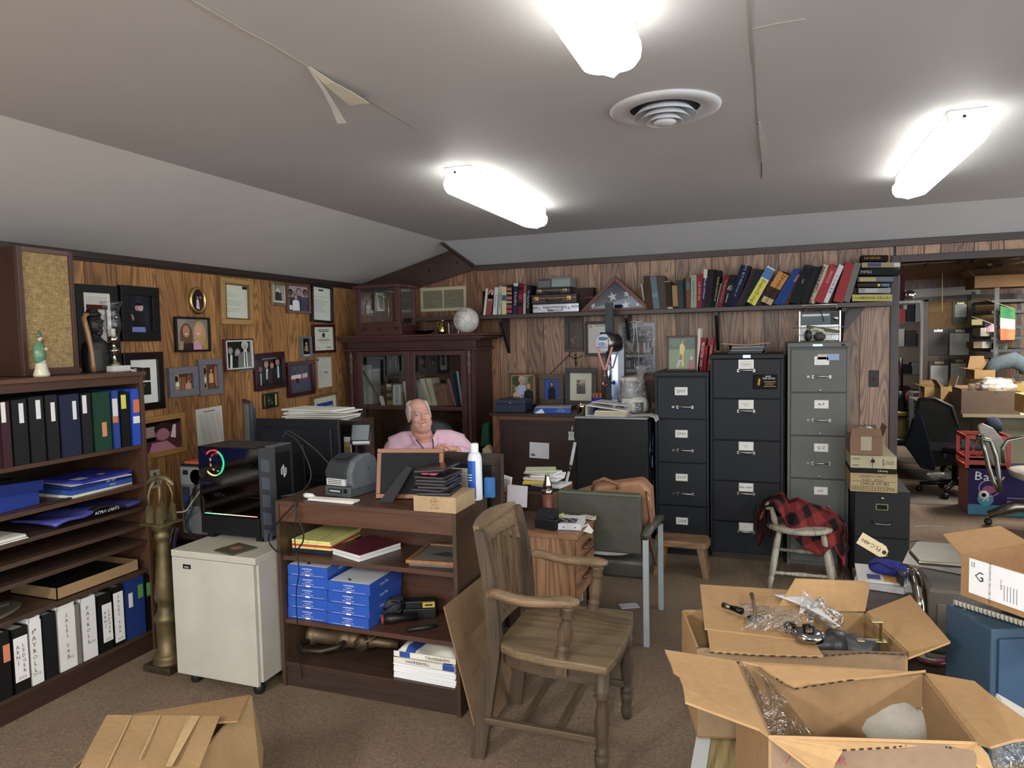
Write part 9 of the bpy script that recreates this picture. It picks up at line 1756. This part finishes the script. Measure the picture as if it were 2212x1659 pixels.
O('armrest',MB().tube([(mx_+.25,7.6,.46),(mx_+.28,7.6,.62),(mx_+.28,7.85,.64)],.022,'17171a',8),'plastic',t)
O('dark_coat',MB().prism([PY(1972,905,7.42),PY(1992,895,7.42),PY(2010,960,7.42),PY(2022,1008,7.42),PY(2020,1018,7.42),PY(1990,1012,7.42),PY(1972,985,7.42),PY(1953,960,7.42),PY(1966,930,7.42)],(0,.06,0),'11151f'),'cloth',label='dark navy coat hanging from the left of the mesh chair',cat='coat',bevel=.015)
O('blue_cloth',MB().ball((1.98,7.7,.66),(.07,.08,.09),'2c3444',14,10,lambda d:1+.2*noise.noise(d*3)),'cloth',label='blue-grey cloth bundle right of the mesh chair',cat='cloth')
O('clear_bag',MB().ball((1.75,8.3,.05),(.22,.12,.05),'ffffff',16,10,lambda d:1+.3*noise.noise(d*4)),'film',label='crumpled clear bag on the floor behind the mesh chair',cat='plastic')
# diaper carton, red crate
x0,y0=1.60,6.88;t=T('diaper_carton','purple and blue carton of 50 lettered in white under the red crate','box',(x0+.25,y0+.15,0));Hc=PY(2110,1012,y0).z
O('carton',MB().box(x0,y0,0.001,x0+.55,y0+.34,Hc*.22,'3f7f9c').box(x0,y0,Hc*.22,x0+.55,y0+.34,Hc,'2e2352').box(x0-.001,y0+.01,.01,x0,y0+.33,Hc-.02,'a86a5c'),'paper',t)
q=MB().text('Baby',(x0+.15,y0-.002,Hc*.82),(1,0,-.06),(0,0,1),.075,'d8d8e0',1.1).ball((x0+.125,y0-.001,Hc*.34),(.06,.002,.055),'4a8fa8',20,10).text('50',(x0+.125,y0-.004,Hc*.34),(1,0,0),(0,0,1),.04,'d8e0e4').box(x0+.28,y0-.002,Hc*.3,x0+.5,y0-.001,Hc*.33,'8a84a8').box(x0+.28,y0-.002,Hc*.38,x0+.45,y0-.001,Hc*.4,'8a84a8')
q.tube([(x0+.15+.075*math.cos(a*.4),y0-.002,Hc*.58+.07*math.sin(a*.4)) for a in range(16)],.003,'c9b9d0',4,True).ball((x0+.15,y0-.001,Hc*.55),(.05,.002,.035),'9a4a6a',16,8);O('print',q,'paper',t)
cz0,cz1=Hc+.001,Hc+.28;t=T('milk_crate','red plastic crate with lattice side on the purple carton','crate',(x0+.15,y0+.15,cz0));RC='a8382e'
m=MB();X0,X1,Ya,Yb_=x0-.03,x0+.30,y0,y0+.32
for z_ in (cz0,cz0+.07,cz1-.03):m.box(X0,Ya,z_,X1,Ya+.012,z_+.03,RC).box(X0,Yb_-.012,z_,X1,Yb_,z_+.03,RC).box(X0,Ya+.012,z_,X0+.012,Yb_-.012,z_+.03,RC).box(X1-.012,Ya+.012,z_,X1,Yb_-.012,z_+.03,RC)
for x in (X0,X1-.03):m.box(x,Ya-.002,cz0,x+.03,Ya+.012,cz1,RC).box(x,Yb_-.012,cz0,x+.03,Yb_,cz1,RC)
m.box(X0,Ya,cz0,X1,Ya+.012,cz0+.09,RC).box(X0+.012,Ya+.012,cz0,X1-.012,Yb_-.012,cz0+.008,RC);O('crate_body',m,'plastic',t)
m=MB()
for k in range(4):
    for s in (-1,1):xx=X0+.06+.07*k;m.tube([(xx-s*.035,Ya+.004,cz0+.09),(xx+s*.035,Ya+.004,cz1-.03)],.005,RC,4)
O('lattice',m,'plastic',t)
# pale swivel armchair
sx_,sy_=2.03,6.45;t=T('swivel_chair','beige metal swivel armchair cut by the right picture edge','chair',(sx_,sy_,0));MT_='8f8d80'
for k in range(4):
    a=math.radians(20+90*k+150);c_,s_=math.cos(a),math.sin(a);l=O('base_leg',MB().tube([(sx_,sy_,.20),(sx_+.2*c_,sy_+.2*s_,.17),(sx_+.38*c_,sy_+.38*s_,.085)],[.045,.05,.03],MT_,10),'metal',t);O('caster',MB().ball((sx_+.38*c_,sy_+.38*s_,.03),.03,'26221e',12,8),'plastic',l)
O('column',MB().lathe([(.05,.16),(.05,.22),(.03,.23),(.03,.40)],(sx_,sy_,0),'3a3a38',14),'metal',t);O('seat',rb(MB(),(sx_,sy_,.44),(.24,.24,.045),'a39b8e'),'leather',t)
pb=[PY(x,y,6.40) for x,y in ((2112,920),(2122,914),(2146,925),(2166,948),(2172,975),(2168,1000),(2150,1010),(2130,985))];O('backrest',MB().prism(pb,(0,.03,0),'9a8f84'),'leather',t,bevel=.01)
for pts in ([(2110,945),(2118,938),(2128,975),(2136,1010),(2146,1040),(2158,1062)],[(2110,946),(2140,952),(2152,985),(2158,1030),(2162,1066)],[(2168,1000),(2166,968),(2176,952),(2212,945),(2235,945)]):O('frame_tube',MB().tube([PY(x,y,6.33) for x,y in pts],.018,MT_,8),'metal',t)
O('round_tag',MB().lathe([(0,-.004),(.035,-.003),(.035,.003),(0,.003)],PY(2125,1069,6.3),'b9b0a8',18,'y').lathe([(0,-.005),(.016,-.005)],PY(2125,1069,6.3),'7a4438',12,'y'),'plastic',label='round white badge hanging at the swivel chair frame',cat='badge')
